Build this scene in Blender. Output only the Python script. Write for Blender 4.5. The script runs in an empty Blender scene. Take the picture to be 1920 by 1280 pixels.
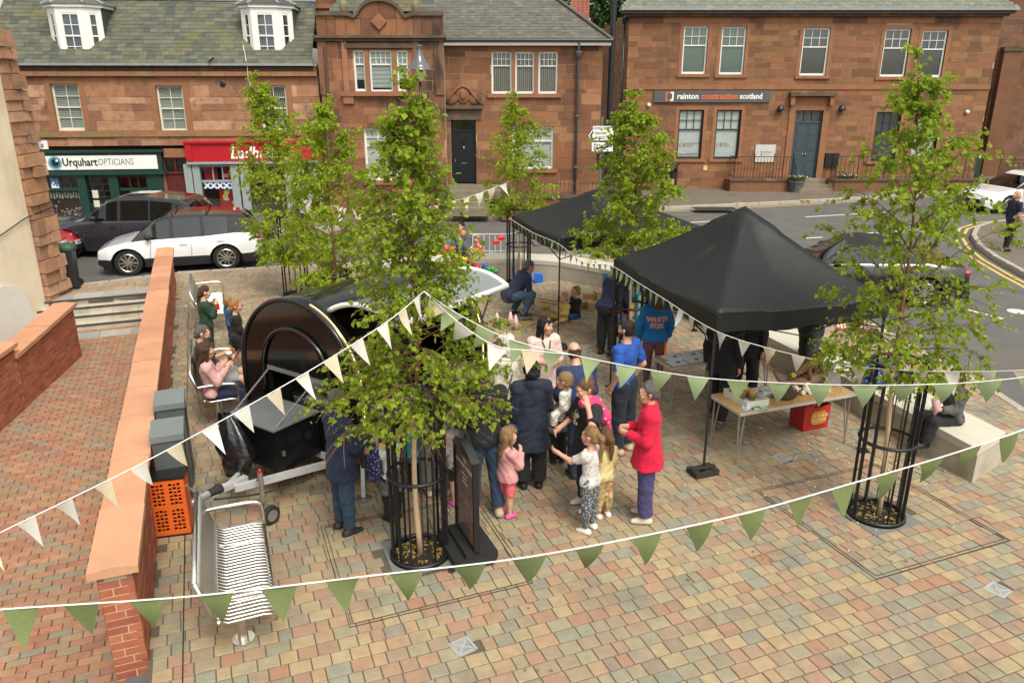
import bpy, math, random
import numpy as np
from mathutils import Vector, Matrix
from mathutils.bvhtree import BVHTree

S = bpy.context.scene
COL = S.collection
R = math.radians
# ---------------------------------------------------------------- camera
PITCH, FPX, CAMH = R(18.7), 1450.0, 4.7
cd = bpy.data.cameras.new('camera')
cam = bpy.data.objects.new('camera', cd)
COL.objects.link(cam)
cam.location = (0, 0, CAMH)
cam.rotation_euler = (R(90) - PITCH, 0, 0)
cd.sensor_width = 36.0
cd.lens = FPX / 1920 * 36
cd.clip_start = 0.1
cd.clip_end = 600
S.camera = cam
# ---------------------------------------------------------------- sky, sun, exposure
SUN_EL, SUN_AZ = R(56), R(152)          # azimuth clockwise from +Y
w = bpy.data.worlds.new('World')
S.world = w
w.use_nodes = True
nt = w.node_tree
nt.nodes.clear()
sky = nt.nodes.new('ShaderNodeTexSky')
sky.sky_type = 'NISHITA'
sky.sun_disc = False
sky.sun_elevation = SUN_EL
sky.sun_rotation = SUN_AZ
sky.air_density = 1.0
sky.dust_density = 4.0
hs = nt.nodes.new('ShaderNodeHueSaturation')     # overcast: the cloud layer takes the blue out
hs.inputs['Saturation'].default_value = 0.22
tint = nt.nodes.new('ShaderNodeMixRGB')
tint.blend_type = 'MULTIPLY'
tint.inputs[0].default_value = 1
tint.inputs[2].default_value = (1.0, 0.985, 0.92, 1)
bg = nt.nodes.new('ShaderNodeBackground')
bg.inputs['Strength'].default_value = 0.15
wo = nt.nodes.new('ShaderNodeOutputWorld')
nt.links.new(sky.outputs[0], hs.inputs['Color'])
nt.links.new(hs.outputs[0], tint.inputs[1])
nt.links.new(tint.outputs[0], bg.inputs['Color'])
nt.links.new(bg.outputs[0], wo.inputs['Surface'])
sl = bpy.data.lights.new('sun', 'SUN')
sun = bpy.data.objects.new('sun', sl)
COL.objects.link(sun)
sl.energy = 1.05
sl.angle = R(18)
sl.color = (1.0, 0.94, 0.82)
sd = Vector((math.sin(SUN_AZ) * math.cos(SUN_EL), math.cos(SUN_AZ) * math.cos(SUN_EL), math.sin(SUN_EL)))
sun.rotation_euler = sd.to_track_quat('Z', 'Y').to_euler()
S.view_settings.view_transform = 'Standard'
S.view_settings.look = 'None'
S.view_settings.gamma = 1
S.view_settings.use_curve_mapping = False
S.view_settings.exposure = 0.84
S.render.engine = 'CYCLES'
S.cycles.max_bounces = 6
S.cycles.transparent_max_bounces = 12
S.cycles.caustics_reflective = False
S.cycles.caustics_refractive = False

# ---------------------------------------------------------------- where things stand
def ray(px, py):
 y = -(py - 640) / FPX
 return ((px - 960) / FPX, math.cos(PITCH) + y * math.sin(PITCH), -math.sin(PITCH) + y * math.cos(PITCH))
def G(px, py, z=0.0):                    # the point of the plane at height z that is seen at (px, py)
 d = ray(px, py)
 t = (z - CAMH) / d[2]
 return Vector((d[0] * t, d[1] * t, z))
def at(px, py, dep):                     # point at a given depth
 d = ray(px, py)
 return Vector((d[0] * dep, d[1] * dep, CAMH + d[2] * dep))

# ---------------------------------------------------------------- materials
MATS = {}
def mat(name, col=(.5, .5, .5), rough=.6, metal=0., var=.1, scale=5., bump=0., bscale=50., pal=None,
  spec=.4, coat=0., emit=0., pat=None, pcol=(0, 0, 0), pscale=20., pthr=.5, stain=None, sscale=.8, sthr=.55, vert=False, sheen=0., streak=False):
 if name in MATS:
  return MATS[name]
 m = bpy.data.materials.new(name)
 MATS[name] = m
 m.use_nodes = True
 t = m.node_tree
 N, L = t.nodes, t.links
 b = N['Principled BSDF']
 b.inputs['Roughness'].default_value = rough
 b.inputs['Metallic'].default_value = metal
 b.inputs['Specular IOR Level'].default_value = spec
 b.inputs['Coat Weight'].default_value = coat
 b.inputs['Coat Roughness'].default_value = .05
 if sheen:
  b.inputs['Sheen Weight'].default_value = sheen
 geo = N.new('ShaderNodeNewGeometry')
 pos = geo.outputs['Position']
 if pal:
  a = N.new('ShaderNodeAttribute')
  a.attribute_name = 'rnd'
  oi = N.new('ShaderNodeObjectInfo')
  ad = N.new('ShaderNodeMath'); ad.operation = 'ADD'
  L.new(a.outputs['Fac'], ad.inputs[0]); L.new(oi.outputs['Random'], ad.inputs[1])
  fr = N.new('ShaderNodeMath'); fr.operation = 'FRACT'
  L.new(ad.outputs[0], fr.inputs[0])
  cr = N.new('ShaderNodeValToRGB')
  cr.color_ramp.interpolation = 'LINEAR'
  e = cr.color_ramp.elements
  while len(e) < len(pal):
   e.new(.5)
  for i, c in enumerate(pal):
   e[i].position = (i + .5) / len(pal)
   e[i].color = (*c, 1)
  L.new(fr.outputs[0], cr.inputs[0])
  cur = cr.outputs[0]
 else:
  rgb = N.new('ShaderNodeRGB')
  rgb.outputs[0].default_value = (*col, 1)
  cur = rgb.outputs[0]
 def noise(sc, det=4., src=pos):
  n = N.new('ShaderNodeTexNoise')
  n.inputs['Scale'].default_value = sc
  n.inputs['Detail'].default_value = det
  n.inputs['Roughness'].default_value = .6
  L.new(src, n.inputs['Vector'])
  return n.outputs['Fac']
 if pat:
  if pat == 'spot':
   v = N.new('ShaderNodeTexVoronoi'); v.inputs['Scale'].default_value = pscale
   L.new(pos, v.inputs['Vector']); f = v.outputs['Distance']
  elif pat == 'stripe':
   v = N.new('ShaderNodeTexWave'); v.inputs['Scale'].default_value = pscale
   v.bands_direction = 'X'; L.new(pos, v.inputs['Vector']); f = v.outputs['Fac']
  elif pat == 'hstripe':
   v = N.new('ShaderNodeTexWave'); v.inputs['Scale'].default_value = pscale
   v.bands_direction = 'Z'; L.new(pos, v.inputs['Vector']); f = v.outputs['Fac']
  else:
   f = noise(pscale, 1.)
  lt = N.new('ShaderNodeMath'); lt.operation = 'LESS_THAN'
  L.new(f, lt.inputs[0]); lt.inputs[1].default_value = pthr
  mx = N.new('ShaderNodeMixRGB')
  L.new(lt.outputs[0], mx.inputs[0]); L.new(cur, mx.inputs[1])
  if isinstance(pcol[0], tuple):
   v2 = N.new('ShaderNodeTexVoronoi'); v2.inputs['Scale'].default_value = pscale
   L.new(pos, v2.inputs['Vector'])
   sp = N.new('ShaderNodeSeparateColor'); L.new(v2.outputs['Color'], sp.inputs[0])
   c2 = N.new('ShaderNodeValToRGB'); c2.color_ramp.interpolation = 'CONSTANT'
   e = c2.color_ramp.elements
   while len(e) < len(pcol):
    e.new(.5)
   for i, c in enumerate(pcol):
    e[i].position = i / len(pcol); e[i].color = (*c, 1)
   L.new(sp.outputs[0], c2.inputs[0]); L.new(c2.outputs[0], mx.inputs[2])
  else:
   mx.inputs[2].default_value = (*pcol, 1)
  cur = mx.outputs[0]
 if stain:
  f = noise(sscale, 6.)
  if vert:
   mp = N.new('ShaderNodeMapping'); mp.inputs['Scale'].default_value = (1, 1, .3)
   L.new(pos, mp.inputs[0]); f = noise(sscale, 6., mp.outputs[0])
  mr = N.new('ShaderNodeMapRange')
  mr.inputs[1].default_value = sthr; mr.inputs[2].default_value = sthr + .18
  L.new(f, mr.inputs[0])
  mx = N.new('ShaderNodeMixRGB')
  L.new(mr.outputs[0], mx.inputs[0]); L.new(cur, mx.inputs[1]); mx.inputs[2].default_value = (*stain, 1)
  cur = mx.outputs[0]
 if var:
  h = N.new('ShaderNodeHueSaturation')
  ma = N.new('ShaderNodeMath'); ma.operation = 'MULTIPLY_ADD'
  ma.inputs[1].default_value = 3.2 * var; ma.inputs[2].default_value = 1 - 1.6 * var
  L.new(noise(scale, 5.), ma.inputs[0]); L.new(ma.outputs[0], h.inputs['Value'])
  L.new(cur, h.inputs['Color'])
  cur = h.outputs[0]
 L.new(cur, b.inputs['Base Color'])
 if emit:
  b.inputs['Emission Strength'].default_value = emit
  L.new(cur, b.inputs['Emission Color'])
 if bump:
  bp = N.new('ShaderNodeBump')
  bp.inputs['Strength'].default_value = bump
  bp.inputs['Distance'].default_value = .02
  if streak: mp = N.new('ShaderNodeMapping'); mp.inputs['Scale'].default_value = (1, 1, .12); L.new(pos, mp.inputs[0])
  L.new(noise(bscale, 5., mp.outputs[0] if streak else pos), bp.inputs['Height']); L.new(bp.outputs[0], b.inputs['Normal'])
 return m
def glass(name, tint=(.55, .6, .6), dark=.35):
 if name in MATS:
  return MATS[name]
 m = bpy.data.materials.new(name); MATS[name] = m
 m.use_nodes = True
 t = m.node_tree; N, L = t.nodes, t.links
 N.clear()
 o = N.new('ShaderNodeOutputMaterial')
 tr = N.new('ShaderNodeBsdfTransparent'); tr.inputs[0].default_value = (*[c * (1 - dark) for c in tint], 1)
 gl = N.new('ShaderNodeBsdfGlossy'); gl.inputs['Roughness'].default_value = .03
 gl.inputs[0].default_value = (.9, .95, 1, 1)
 lw = N.new('ShaderNodeLayerWeight'); lw.inputs[0].default_value = .5
 pw = N.new('ShaderNodeMath'); pw.operation = 'POWER'; pw.inputs[1].default_value = 3.5; L.new(lw.outputs['Facing'], pw.inputs[0])
 fr = N.new('ShaderNodeMath'); fr.operation = 'MULTIPLY_ADD'; fr.inputs[1].default_value = .8; fr.inputs[2].default_value = .07; L.new(pw.outputs[0], fr.inputs[0])
 mx = N.new('ShaderNodeMixShader')
 L.new(fr.outputs[0], mx.inputs[0]); L.new(tr.outputs[0], mx.inputs[1]); L.new(gl.outputs[0], mx.inputs[2])
 L.new(mx.outputs[0], o.inputs[0])
 return m
def leafmat(name, pal, trl=.6):
 m = mat(name, pal=pal, rough=.45, var=.0, spec=.35)
 t = m.node_tree; N, L = t.nodes, t.links
 b = N['Principled BSDF']; o = N['Material Output']
 src = b.inputs['Base Color'].links[0].from_socket
 tl = N.new('ShaderNodeBsdfTranslucent'); L.new(src, tl.inputs[0])
 mx = N.new('ShaderNodeMixShader'); mx.inputs[0].default_value = trl
 L.new(b.outputs[0], mx.inputs[1]); L.new(tl.outputs[0], mx.inputs[2]); L.new(mx.outputs[0], o.inputs[0])
 return m

# ---------------------------------------------------------------- objects
def tag(o, label=None, cat=None, group=None, kind=None):
 if label: o['label'] = label
 if cat: o['category'] = cat
 if group: o['group'] = group
 if kind: o['kind'] = kind
 return o
def thing(name, label, cat, loc=(0, 0, 0), rz=0., group=None):
 o = bpy.data.objects.new(name, None)
 COL.objects.link(o)
 o.location = loc
 o.rotation_euler = (0, 0, rz)
 o.empty_display_size = .2
 return tag(o, label, cat, group)
def link(name, me, parent=None):
 o = bpy.data.objects.new(name, me)
 COL.objects.link(o)
 if parent is not None: o.parent = parent
 return o
def copy_tree(o, parent=None):
 c = o.copy(); COL.objects.link(c); c.parent = parent
 for ch in list(o.children): copy_tree(ch, c)
 return c
def nrm(v):
 v = Vector(v); return v.normalized() if v.length > 1e-9 else Vector((0, 0, 1))
class MB:
 def __init__(s): s.V, s.F, s.MI, s.RN, s.M = [], [], [], [], None
 def add(s, vs, fs, mi=0, rn=0.):
  n = len(s.V)
  s.V += [tuple(s.M @ Vector(v)) for v in vs] if s.M is not None else [tuple(v) for v in vs]
  s.F += [tuple(i + n for i in f) for f in fs]
  s.MI += [mi] * len(fs); s.RN += [rn] * len(fs)
  return s
 def box(s, c, d, rz=0., mi=0, rn=0., rot=None, taper=1.):
  x, y, z = d[0] / 2, d[1] / 2, d[2] / 2
  vs = [Vector((sx * x * (taper if sz > 0 else 1), sy * y * (taper if sz > 0 else 1), sz * z)) for sz in (-1, 1) for sx, sy in ((-1, -1), (1, -1), (1, 1), (-1, 1))]
  m = rot if rot is not None else Matrix.Rotation(rz, 3, 'Z')
  vs = [m @ v + Vector(c) for v in vs]
  return s.add(vs, [(3, 2, 1, 0), (4, 5, 6, 7), (0, 1, 5, 4), (1, 2, 6, 5), (2, 3, 7, 6), (3, 0, 4, 7)], mi, rn)
 def bb(s, x0, x1, y0, y1, z0, z1, mi=0, rn=0.):
  return s.box(((x0 + x1) / 2, (y0 + y1) / 2, (z0 + z1) / 2), (abs(x1 - x0), abs(y1 - y0), abs(z1 - z0)), 0, mi, rn)
 def bar(s, a, b, wd, ht, mi=0, up=(0, 0, 1)):
  a, b = Vector(a), Vector(b)
  d = b - a
  x = d.normalized(); y = Vector(up).cross(x)
  if y.length < 1e-4: y = Vector((1, 0, 0)).cross(x)
  y.normalize(); z = x.cross(y)
  return s.box((a + b) / 2, (d.length, wd, ht), mi=mi, rot=Matrix((x, y, z)).transposed())
 def tube(s, pts, rad, n=8, mi=0, caps=True, closed=False, rn=0.):
  pts = [Vector(p) for p in pts]
  k = len(pts)
  if not isinstance(rad, (list, tuple)): rad = [rad] * k
  vs, fs = [], []
  u = None
  for i, p in enumerate(pts):
   if closed: t = pts[(i + 1) % k] - pts[i - 1]
   else: t = pts[min(i + 1, k - 1)] - pts[max(i - 1, 0)]
   t = nrm(t)
   if u is None:
    u = t.orthogonal().normalized()
   u = u - t * u.dot(t)
   u = u.normalized() if u.length > 1e-6 else t.orthogonal().normalized()
   v = t.cross(u)
   for j in range(n):
    a = 2 * math.pi * j / n
    vs.append(p + (u * math.cos(a) + v * math.sin(a)) * rad[i])
  for i in range(k if closed else k - 1):
   i2 = (i + 1) % k
   for j in range(n):
    j2 = (j + 1) % n
    fs.append((i * n + j, i * n + j2, i2 * n + j2, i2 * n + j))
  if caps and not closed:
   fs.append(tuple(range(n - 1, -1, -1))); fs.append(tuple((k - 1) * n + j for j in range(n)))
  return s.add(vs, fs, mi, rn)
 def lathe(s, c, prof, n=16, mi=0, sx=1., sy=1.):
  vs, fs = [], []
  for r, z in prof:
   for j in range(n):
    a = 2 * math.pi * j / n
    vs.append((c[0] + r * math.cos(a) * sx, c[1] + r * math.sin(a) * sy, c[2] + z))
  for i in range(len(prof) - 1):
   for j in range(n):
    j2 = (j + 1) % n
    fs.append((i * n + j, i * n + j2, (i + 1) * n + j2, (i + 1) * n + j))
  fs.append(tuple(range(n - 1, -1, -1))); fs.append(tuple((len(prof) - 1) * n + j for j in range(n)))
  return s.add(vs, fs, mi)
 def ell(s, c, r, n=10, mi=0, rn=0., rz=0.):
  vs, fs = [], []
  m = max(5, n // 2 + 1)
  cz, sn = math.cos(rz), math.sin(rz)
  for i in range(m + 1):
   p = math.pi * i / m
   for j in range(n):
    a = 2 * math.pi * j / n
    x, y = r[0] * math.sin(p) * math.cos(a), r[1] * math.sin(p) * math.sin(a)
    vs.append((c[0] + x * cz - y * sn, c[1] + x * sn + y * cz, c[2] + r[2] * math.cos(p)))
  for i in range(m):
   for j in range(n):
    j2 = (j + 1) % n
    fs.append((i * n + j, (i + 1) * n + j, (i + 1) * n + j2, i * n + j2))
  return s.add(vs, fs, mi, rn)
 def prism(s, poly, y0, y1, mi=0):        # outline in x,z pushed from y0 to y1
  n = len(poly)
  vs = [(x, y0, z) for x, z in poly] + [(x, y1, z) for x, z in poly]
  fs = [tuple(range(n)), tuple(range(2 * n - 1, n - 1, -1))] + [(i, i + n, (i + 1) % n + n, (i + 1) % n) for i in range(n)]
  return s.add(vs, fs, mi)
 def slab(s, poly, z0, z1, mi=0):         # outline in x,y pushed from z0 to z1
  n = len(poly)
  vs = [(p[0], p[1], z0) for p in poly] + [(p[0], p[1], z1) for p in poly]
  fs = [tuple(range(n - 1, -1, -1)), tuple(range(n, 2 * n))] + [(i, (i + 1) % n, (i + 1) % n + n, i + n) for i in range(n)]
  return s.add(vs, fs, mi)
 def build(s, name, mats, parent=None, smooth=False, kind=None, auto=None):
  me = bpy.data.meshes.new(name)
  me.from_pydata(s.V, [], s.F)
  for m in (mats if isinstance(mats, (list, tuple)) else [mats]): me.materials.append(m)
  n = len(s.F)
  if n:
   me.polygons.foreach_set('material_index', s.MI)
   if any(s.RN):
    a = me.attributes.new('rnd', 'FLOAT', 'FACE'); a.data.foreach_set('value', s.RN)
   if smooth or auto: me.polygons.foreach_set('use_smooth', [True] * n)
  if auto: me.set_sharp_from_angle(angle=R(auto))
  me.validate()
  o = link(name, me, parent)
  if kind: o['kind'] = kind
  return o
def npmesh(name, V, Q, mats, parent=None, smooth=False, mi=None, rnd=None):
 me = bpy.data.meshes.new(name or 'piece')
 V = np.asarray(V, np.float32); Q = np.asarray(Q, np.int32)
 k = Q.shape[1]
 me.vertices.add(len(V)); me.vertices.foreach_set('co', V.ravel())
 me.loops.add(Q.size); me.loops.foreach_set('vertex_index', Q.ravel())
 me.polygons.add(len(Q)); me.polygons.foreach_set('loop_start', np.arange(0, Q.size, k, dtype=np.int32))
 me.polygons.foreach_set('use_smooth', np.full(len(Q), smooth, bool))
 for m in (mats if isinstance(mats, (list, tuple)) else [mats]): me.materials.append(m)
 if mi is not None: me.polygons.foreach_set('material_index', np.asarray(mi, np.int32))
 if rnd is not None:
  a = me.attributes.new('rnd', 'FLOAT', 'FACE'); a.data.foreach_set('value', np.asarray(rnd, np.float32))
 me.update(calc_edges=True)
 if name is None: return me
 return link(name, me, parent)
# pieces: one unit mesh, its face towards +z, scaled to (length, height, thickness); the first 300 are objects, the others one mesh
UV = np.array([(-.5, -.5, -1), (.5, -.5, -1), (.5, .5, -1), (-.5, .5, -1), (-.5, -.5, -.12), (.5, -.5, -.12), (.5, .5, -.12), (-.5, .5, -.12),
               (-.465, -.45, 0), (.465, -.45, 0), (.465, .45, 0), (-.465, .45, 0)], np.float32)
UQ = np.array([(8, 9, 10, 11), (4, 5, 9, 8), (5, 6, 10, 9), (6, 7, 11, 10), (7, 4, 8, 11), (0, 1, 5, 4), (1, 2, 6, 5), (2, 3, 7, 6), (3, 0, 4, 7)], np.int32)
UVF = UV.copy(); UVF[4:8, 2] = -.04; UVF[8:, :2] = np.sign(UV[8:, :2]) * .489
def pieces(name, stuff, loc, size, m, parent, rot=None, key=None, nmax=300, rz=None, flat=False):
 UV = UVF if flat else globals()['UV']
 loc, size = np.asarray(loc, float), np.asarray(size, float)
 n = len(loc)
 if n == 0: return
 rot = np.eye(3) if rot is None else np.asarray(rot, float)
 order = np.argsort(key) if key is not None else np.arange(n)
 e = Matrix(rot.tolist()).to_euler()
 me = npmesh(None, UV, UQ, m)
 for i in order[:nmax]:
  o = link(name, me, parent)
  o.location = loc[i]; o.scale = size[i]; o.rotation_euler = e
  if rz is not None: o.rotation_euler = (0, 0, rz[i])
 rest = order[nmax:]
 if len(rest):
  P = UV[None] * size[rest][:, None]
  if rz is not None:
   c, s_ = np.cos(rz[rest])[:, None], np.sin(rz[rest])[:, None]
   P = np.stack([P[..., 0] * c - P[..., 1] * s_, P[..., 0] * s_ + P[..., 1] * c, P[..., 2]], -1)
  else:
   P = P @ rot.T
  P = P + loc[rest][:, None]
  Q = UQ[None] + (np.arange(len(rest)) * 12)[:, None, None]
  rn = np.repeat(np.random.RandomState(len(rest)).rand(len(rest)) * .999, 9)
  o = npmesh(stuff, P.reshape(-1, 3), Q.reshape(-1, 4), m, parent, rnd=rn)
  o['kind'] = 'stuff'
FRONT = [[1, 0, 0], [0, 0, -1], [0, 1, 0]]         # face +z turned to look along -y
def text(name, body, size, m, parent, loc, rot=(R(90), 0, 0), ext=.004, bold=0., shear=0., align='LEFT', sx=1.):
 c = bpy.data.curves.new(name, 'FONT')
 c.body = body; c.size = size; c.extrude = ext; c.offset = bold; c.shear = shear
 c.align_x = align; c.align_y = 'CENTER'; c.resolution_u = 2
 o = bpy.data.objects.new(name, c)
 me = bpy.data.meshes.new_from_object(o)
 bpy.data.objects.remove(o)
 me.materials.clear(); me.materials.append(m)
 o = link(name, me, parent)
 o.location = loc; o.rotation_euler = rot; o.scale = (sx, 1, 1)
 return o
def inpoly(x, y, poly):
 x, y = np.asarray(x), np.asarray(y)
 r = np.zeros(x.shape, bool)
 n = len(poly)
 for i in range(n):
  x0, y0 = poly[i][:2]; x1, y1 = poly[(i + 1) % n][:2]
  c = ((y0 > y) != (y1 > y)) & (x < (x1 - x0) * (y - y0) / (y1 - y0 + 1e-12) + x0)
  r ^= c
 return r
rng = random.Random(7)

# shared materials
black = mat('black_paint', (.012, .012, .013), .35, var=.1, spec=.5)
blackgloss = mat('black_gloss', (.006, .006, .007), .08, var=0, coat=1.)
blackrub = mat('black_rubber', (.018, .018, .018), .75, var=.15)
white = mat('white_paint', (.78, .78, .75), .4, var=.04)
steel = mat('brushed_steel', (.62, .60, .56), .28, metal=1., var=.12, scale=20)
galv = mat('galvanised_steel', (.5, .5, .5), .4, metal=.9, var=.2, scale=15)
chrome = mat('chrome', (.8, .8, .8), .08, metal=1., var=0)
gold = mat('led_strip', (1., .68, .25), .4, var=0, emit=1.2)
winglass = glass('window_glass', (.9, .93, .92), .04)
# ================================================================ ground, road, paving
asph = mat('asphalt', (.105, .103, .098), .85, var=.22, scale=1.2, bump=.35, bscale=90, stain=(.12, .105, .085), sscale=.35, sthr=.5)
pav_far = mat('pavement_tarmac', (.14, .115, .09), .9, var=.2, scale=2, bump=.3, bscale=70, stain=(.09, .075, .06), sscale=.6)
sandj = mat('joint_sand', (.10, .085, .06), .95, var=.3, scale=20)
kerbm = mat('kerb_stone', (.34, .31, .26), .8, var=.2, scale=4, bump=.2)
PALP = [(.345, .268, .155), (.235, .217, .155), (.335, .21, .132), (.355, .283, .168), (.215, .207, .16), (.32, .178, .115), (.285, .248, .16), (.36, .268, .15), (.33, .196, .128), (.25, .237, .175)]
paver_m = mat('paver_concrete', pal=PALP, rough=.85, var=.2, scale=9, bump=.35, bscale=110, stain=(.19, .165, .125), sscale=.9, sthr=.54)
PALB = [(.30, .145, .085), (.26, .20, .12), (.35, .155, .09), (.21, .19, .145), (.36, .2, .11), (.27, .13, .085)]
paver_b = mat('block_paver', pal=PALB, rough=.85, var=.22, scale=7, bump=.35, bscale=110, stain=(.2, .17, .11), sscale=1.2, sthr=.57)
WA = R(21.4)                                        # the square is laid out along the long wall
WU = Vector((-math.sin(WA), math.cos(WA), 0))       # along the wall, away
WN = Vector((math.cos(WA), math.sin(WA), 0))        # across it
def wx(y, off=0.): return -3.0 - .392 * (y - 5.1) + off
ZL = -.48
g = MB()
g.add([(-300, 18.0, -.13), (300, 18.0, -.13), (300, 500, -.13), (-300, 500, -.13)], [(0, 1, 2, 3)])
g.add([(wx(18.0, -.2), 18.0, -.13), (wx(0, -.2), 0, -.13), (3.0, -60, -.13), (300, -60, -.13), (300, 18.0, -.13)], [(0, 1, 2, 3, 4)])
g.build('road', asph, kind='structure')
g = MB()
g.add([(-300, -60, ZL - .02), (3.0, -60, ZL - .02), (wx(0, -.1), 0, ZL - .02), (wx(18.0, -.1), 18.0, ZL - .02), (-300, 18.0, ZL - .02)], [(0, 1, 2, 3, 4)])
g.build('lower_ground', sandj, kind='structure')
KPX = [(330, 511), (520, 500), (760, 490), (900, 481), (1050, 477), (1160, 482), (1300, 500), (1450, 540), (1600, 590), (1720, 655), (1830, 712), (1920, 770)]
KP = [G(x, y) for x, y in KPX] + [Vector((7.75, 8.5, 0)), Vector((7.8, 3, 0))]
LAP = [G(140, 535)]
STL = Vector((-8.16, 17.48, 0)); ST0 = STL - WN * 2.35
plaza = [Vector((wx(2.5), 2.5, 0)), Vector((wx(17.55), 17.55, 0)), STL, ST0, ST0 + WU * 1.0] + LAP + KP + [Vector((7.8, 2.5, 0))]
PZ = [(p.x, p.y) for p in plaza]
g = MB(); g.slab(PZ, -.128, -.012)
g.build('plaza_bed', sandj, kind='structure')
# kerb stones along the road edge of the square
k = MB()
kl = LAP + KP
kroot = thing('kerb', None, None); kroot['kind'] = 'structure'
kst = []
for a, b in zip(kl[:-1], kl[1:]):
 n = max(1, round((b - a).length / .9))
 for i in range(n):
  p, q = a.lerp(b, i / n), a.lerp(b, (i + 1) / n)
  d = (q - p).normalized()
  kst.append(((p + q) / 2, (q - p).length - .012, math.atan2(d.y, d.x)))
pieces('kerb_stone', 'kerb_stones', [(*c.xy, .012) for c, l, r in kst], [(l, .14, .2) for c, l, r in kst], kerbm, kroot, rz=np.array([r for c, l, r in kst]))
# trees stand in these pits
TREES = dict(main=Vector((-.96, 6.97, 0)), right=Vector((4.15, 7.74, 0)), mid=Vector((.16, 18.3, 0)), back=Vector((2.1, 13.05, 0)), lefta=Vector((-4.95, 17.2, 0)), leftb=Vector((-2.8, 11.75, 0)))
holes = [(p.x, p.y) for p in TREES.values()]
DRAINS = [G(868, 1211), G(1871, 1105), G(1466, 858), G(1100, 648)]
def field(ang, poly, rowh, lens, z, seed, skip=None, gap=.009):
 r_ = np.random.RandomState(seed)
 P = np.array(poly); c, s_ = math.cos(ang), math.sin(ang)
 U = P[:, 0] * c + P[:, 1] * s_; V = -P[:, 0] * s_ + P[:, 1] * c
 locs, sz = [], []
 v = V.min()
 while v < V.max():
  u = U.min() - (r_.rand() * .3 if len(lens) > 1 else round(v / rowh) % 2 * .5 * lens[0] + r_.rand() * .012)
  while u < U.max():
   l = lens[r_.randint(len(lens))]
   uc, vc = u + l / 2, v + rowh / 2
   locs.append((uc * c - vc * s_, uc * s_ + vc * c, z + (r_.rand() - .5) * .006)); sz.append((l - gap, rowh - gap, .03))
   u += l
  v += rowh
 locs, sz = np.array(locs), np.array(sz)
 ok = inpoly(locs[:, 0], locs[:, 1], poly)
 d = np.hypot(locs[:, 0], locs[:, 1]); fx = np.abs(locs[:, 0]) / (locs[:, 1] * .947 + 1.5)
 ok &= (fx < .80)
 if skip is not None: ok &= ~skip(locs[:, 0], locs[:, 1])
 return locs[ok], sz[ok]
def skip_plaza(x, y):
 r = np.zeros(x.shape, bool)
 for hx, hy in holes: r |= np.hypot(x - hx, y - hy) < .40
 for p in DRAINS: r |= np.hypot(x - p.x, y - p.y) < .1
 return r
proot = thing('paving', None, None); proot['kind'] = 'structure'
pl, ps = field(WA, PZ, .155, [.12, .15, .165, .185, .21], 0, 3, skip_plaza)
vis = np.hypot(pl[:, 0], pl[:, 1] - 5.0) + 100 * ((pl[:, 1] < 5.05) | (np.abs(pl[:, 0]) > .66 * (pl[:, 1] * .947 + 1.5)))
pieces('paver', 'pavers', pl, ps, paver_m, proot, key=vis, rz=np.full(len(pl), WA))
lowp = [(wx(2.5, -.3), 2.5), (wx(16.9, -.3), 16.9), (ST0.x + .3, ST0.y - .9), (-10.6, 14), (-9.5, 2.5)]
lroot = thing('lower_path', None, None); lroot['kind'] = 'structure'
ll, ls = field(WA, lowp, .105, [.21], ZL, 5)
vis = np.hypot(ll[:, 0], ll[:, 1]) + 100 * (np.abs(ll[:, 0]) > .655 * (ll[:, 1] * .947 + 1.6))
pieces('block_paver', 'block_pavers', ll, ls, paver_b, lroot, key=vis, rz=np.full(len(ll), WA))
# far pavement with its kerb
fk = [G(x, y, 0) for x, y in [(60, 452), (300, 440), (640, 424), (850, 405), (1120, 393), (1380, 382), (1500, 376), (1700, 364), (1900, 352), (2300, 330)]]
fp = MB(); fp.slab([(-60, 24.5)] + [(p.x, p.y) for p in fk] + [(60, 90), (-60, 90)], -.128, -.002)
fp.build('far_pavement', pav_far, kind='structure')
fkr = thing('far_kerb', None, None); fkr['kind'] = 'structure'
kst = []
for a, b in zip(fk[:-1], fk[1:]):
 n = max(1, round((b - a).length / .95))
 for i in range(n):
  p, q = a.lerp(b, i / n), a.lerp(b, (i + 1) / n); d = q - p
  kst.append(((p + q) / 2, d.length - .015, math.atan2(d.y, d.x)))
pieces('kerb_stone', 'kerb_stones', [(*c.xy, .012) for c, l, r in kst], [(l, .15, .2) for c, l, r in kst], kerbm, fkr, rz=np.array([r for c, l, r in kst]))
# the corner island at the junction on the right
isl = [G(x, y, 0) for x, y in [(2050, 590), (1985, 540), (1920, 508), (1868, 480), (1838, 458), (1826, 440), (1834, 424), (1862, 415), (1910, 411), (2100, 405), (2300, 500)]]
ip = MB(); ip.slab([(p.x, p.y) for p in reversed(isl)], -.128, -.002); ip.build('corner_pavement', pav_far, kind='structure')
ikr = thing('corner_kerb', None, None); ikr['kind'] = 'structure'
kst = []
for a, b in zip(isl[:-2], isl[1:-1]):
 n = max(1, round((b - a).length / .9))
 for i in range(n):
  p, q = a.lerp(b, i / n), a.lerp(b, (i + 1) / n); d = q - p
  kst.append(((p + q) / 2, d.length - .012, math.atan2(d.y, d.x)))
pieces('kerb_stone', 'kerb_stones', [(*c.xy, .012) for c, l, r in kst], [(l, .15, .2) for c, l, r in kst], kerbm, ikr, rz=np.array([r for c, l, r in kst]))
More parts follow.
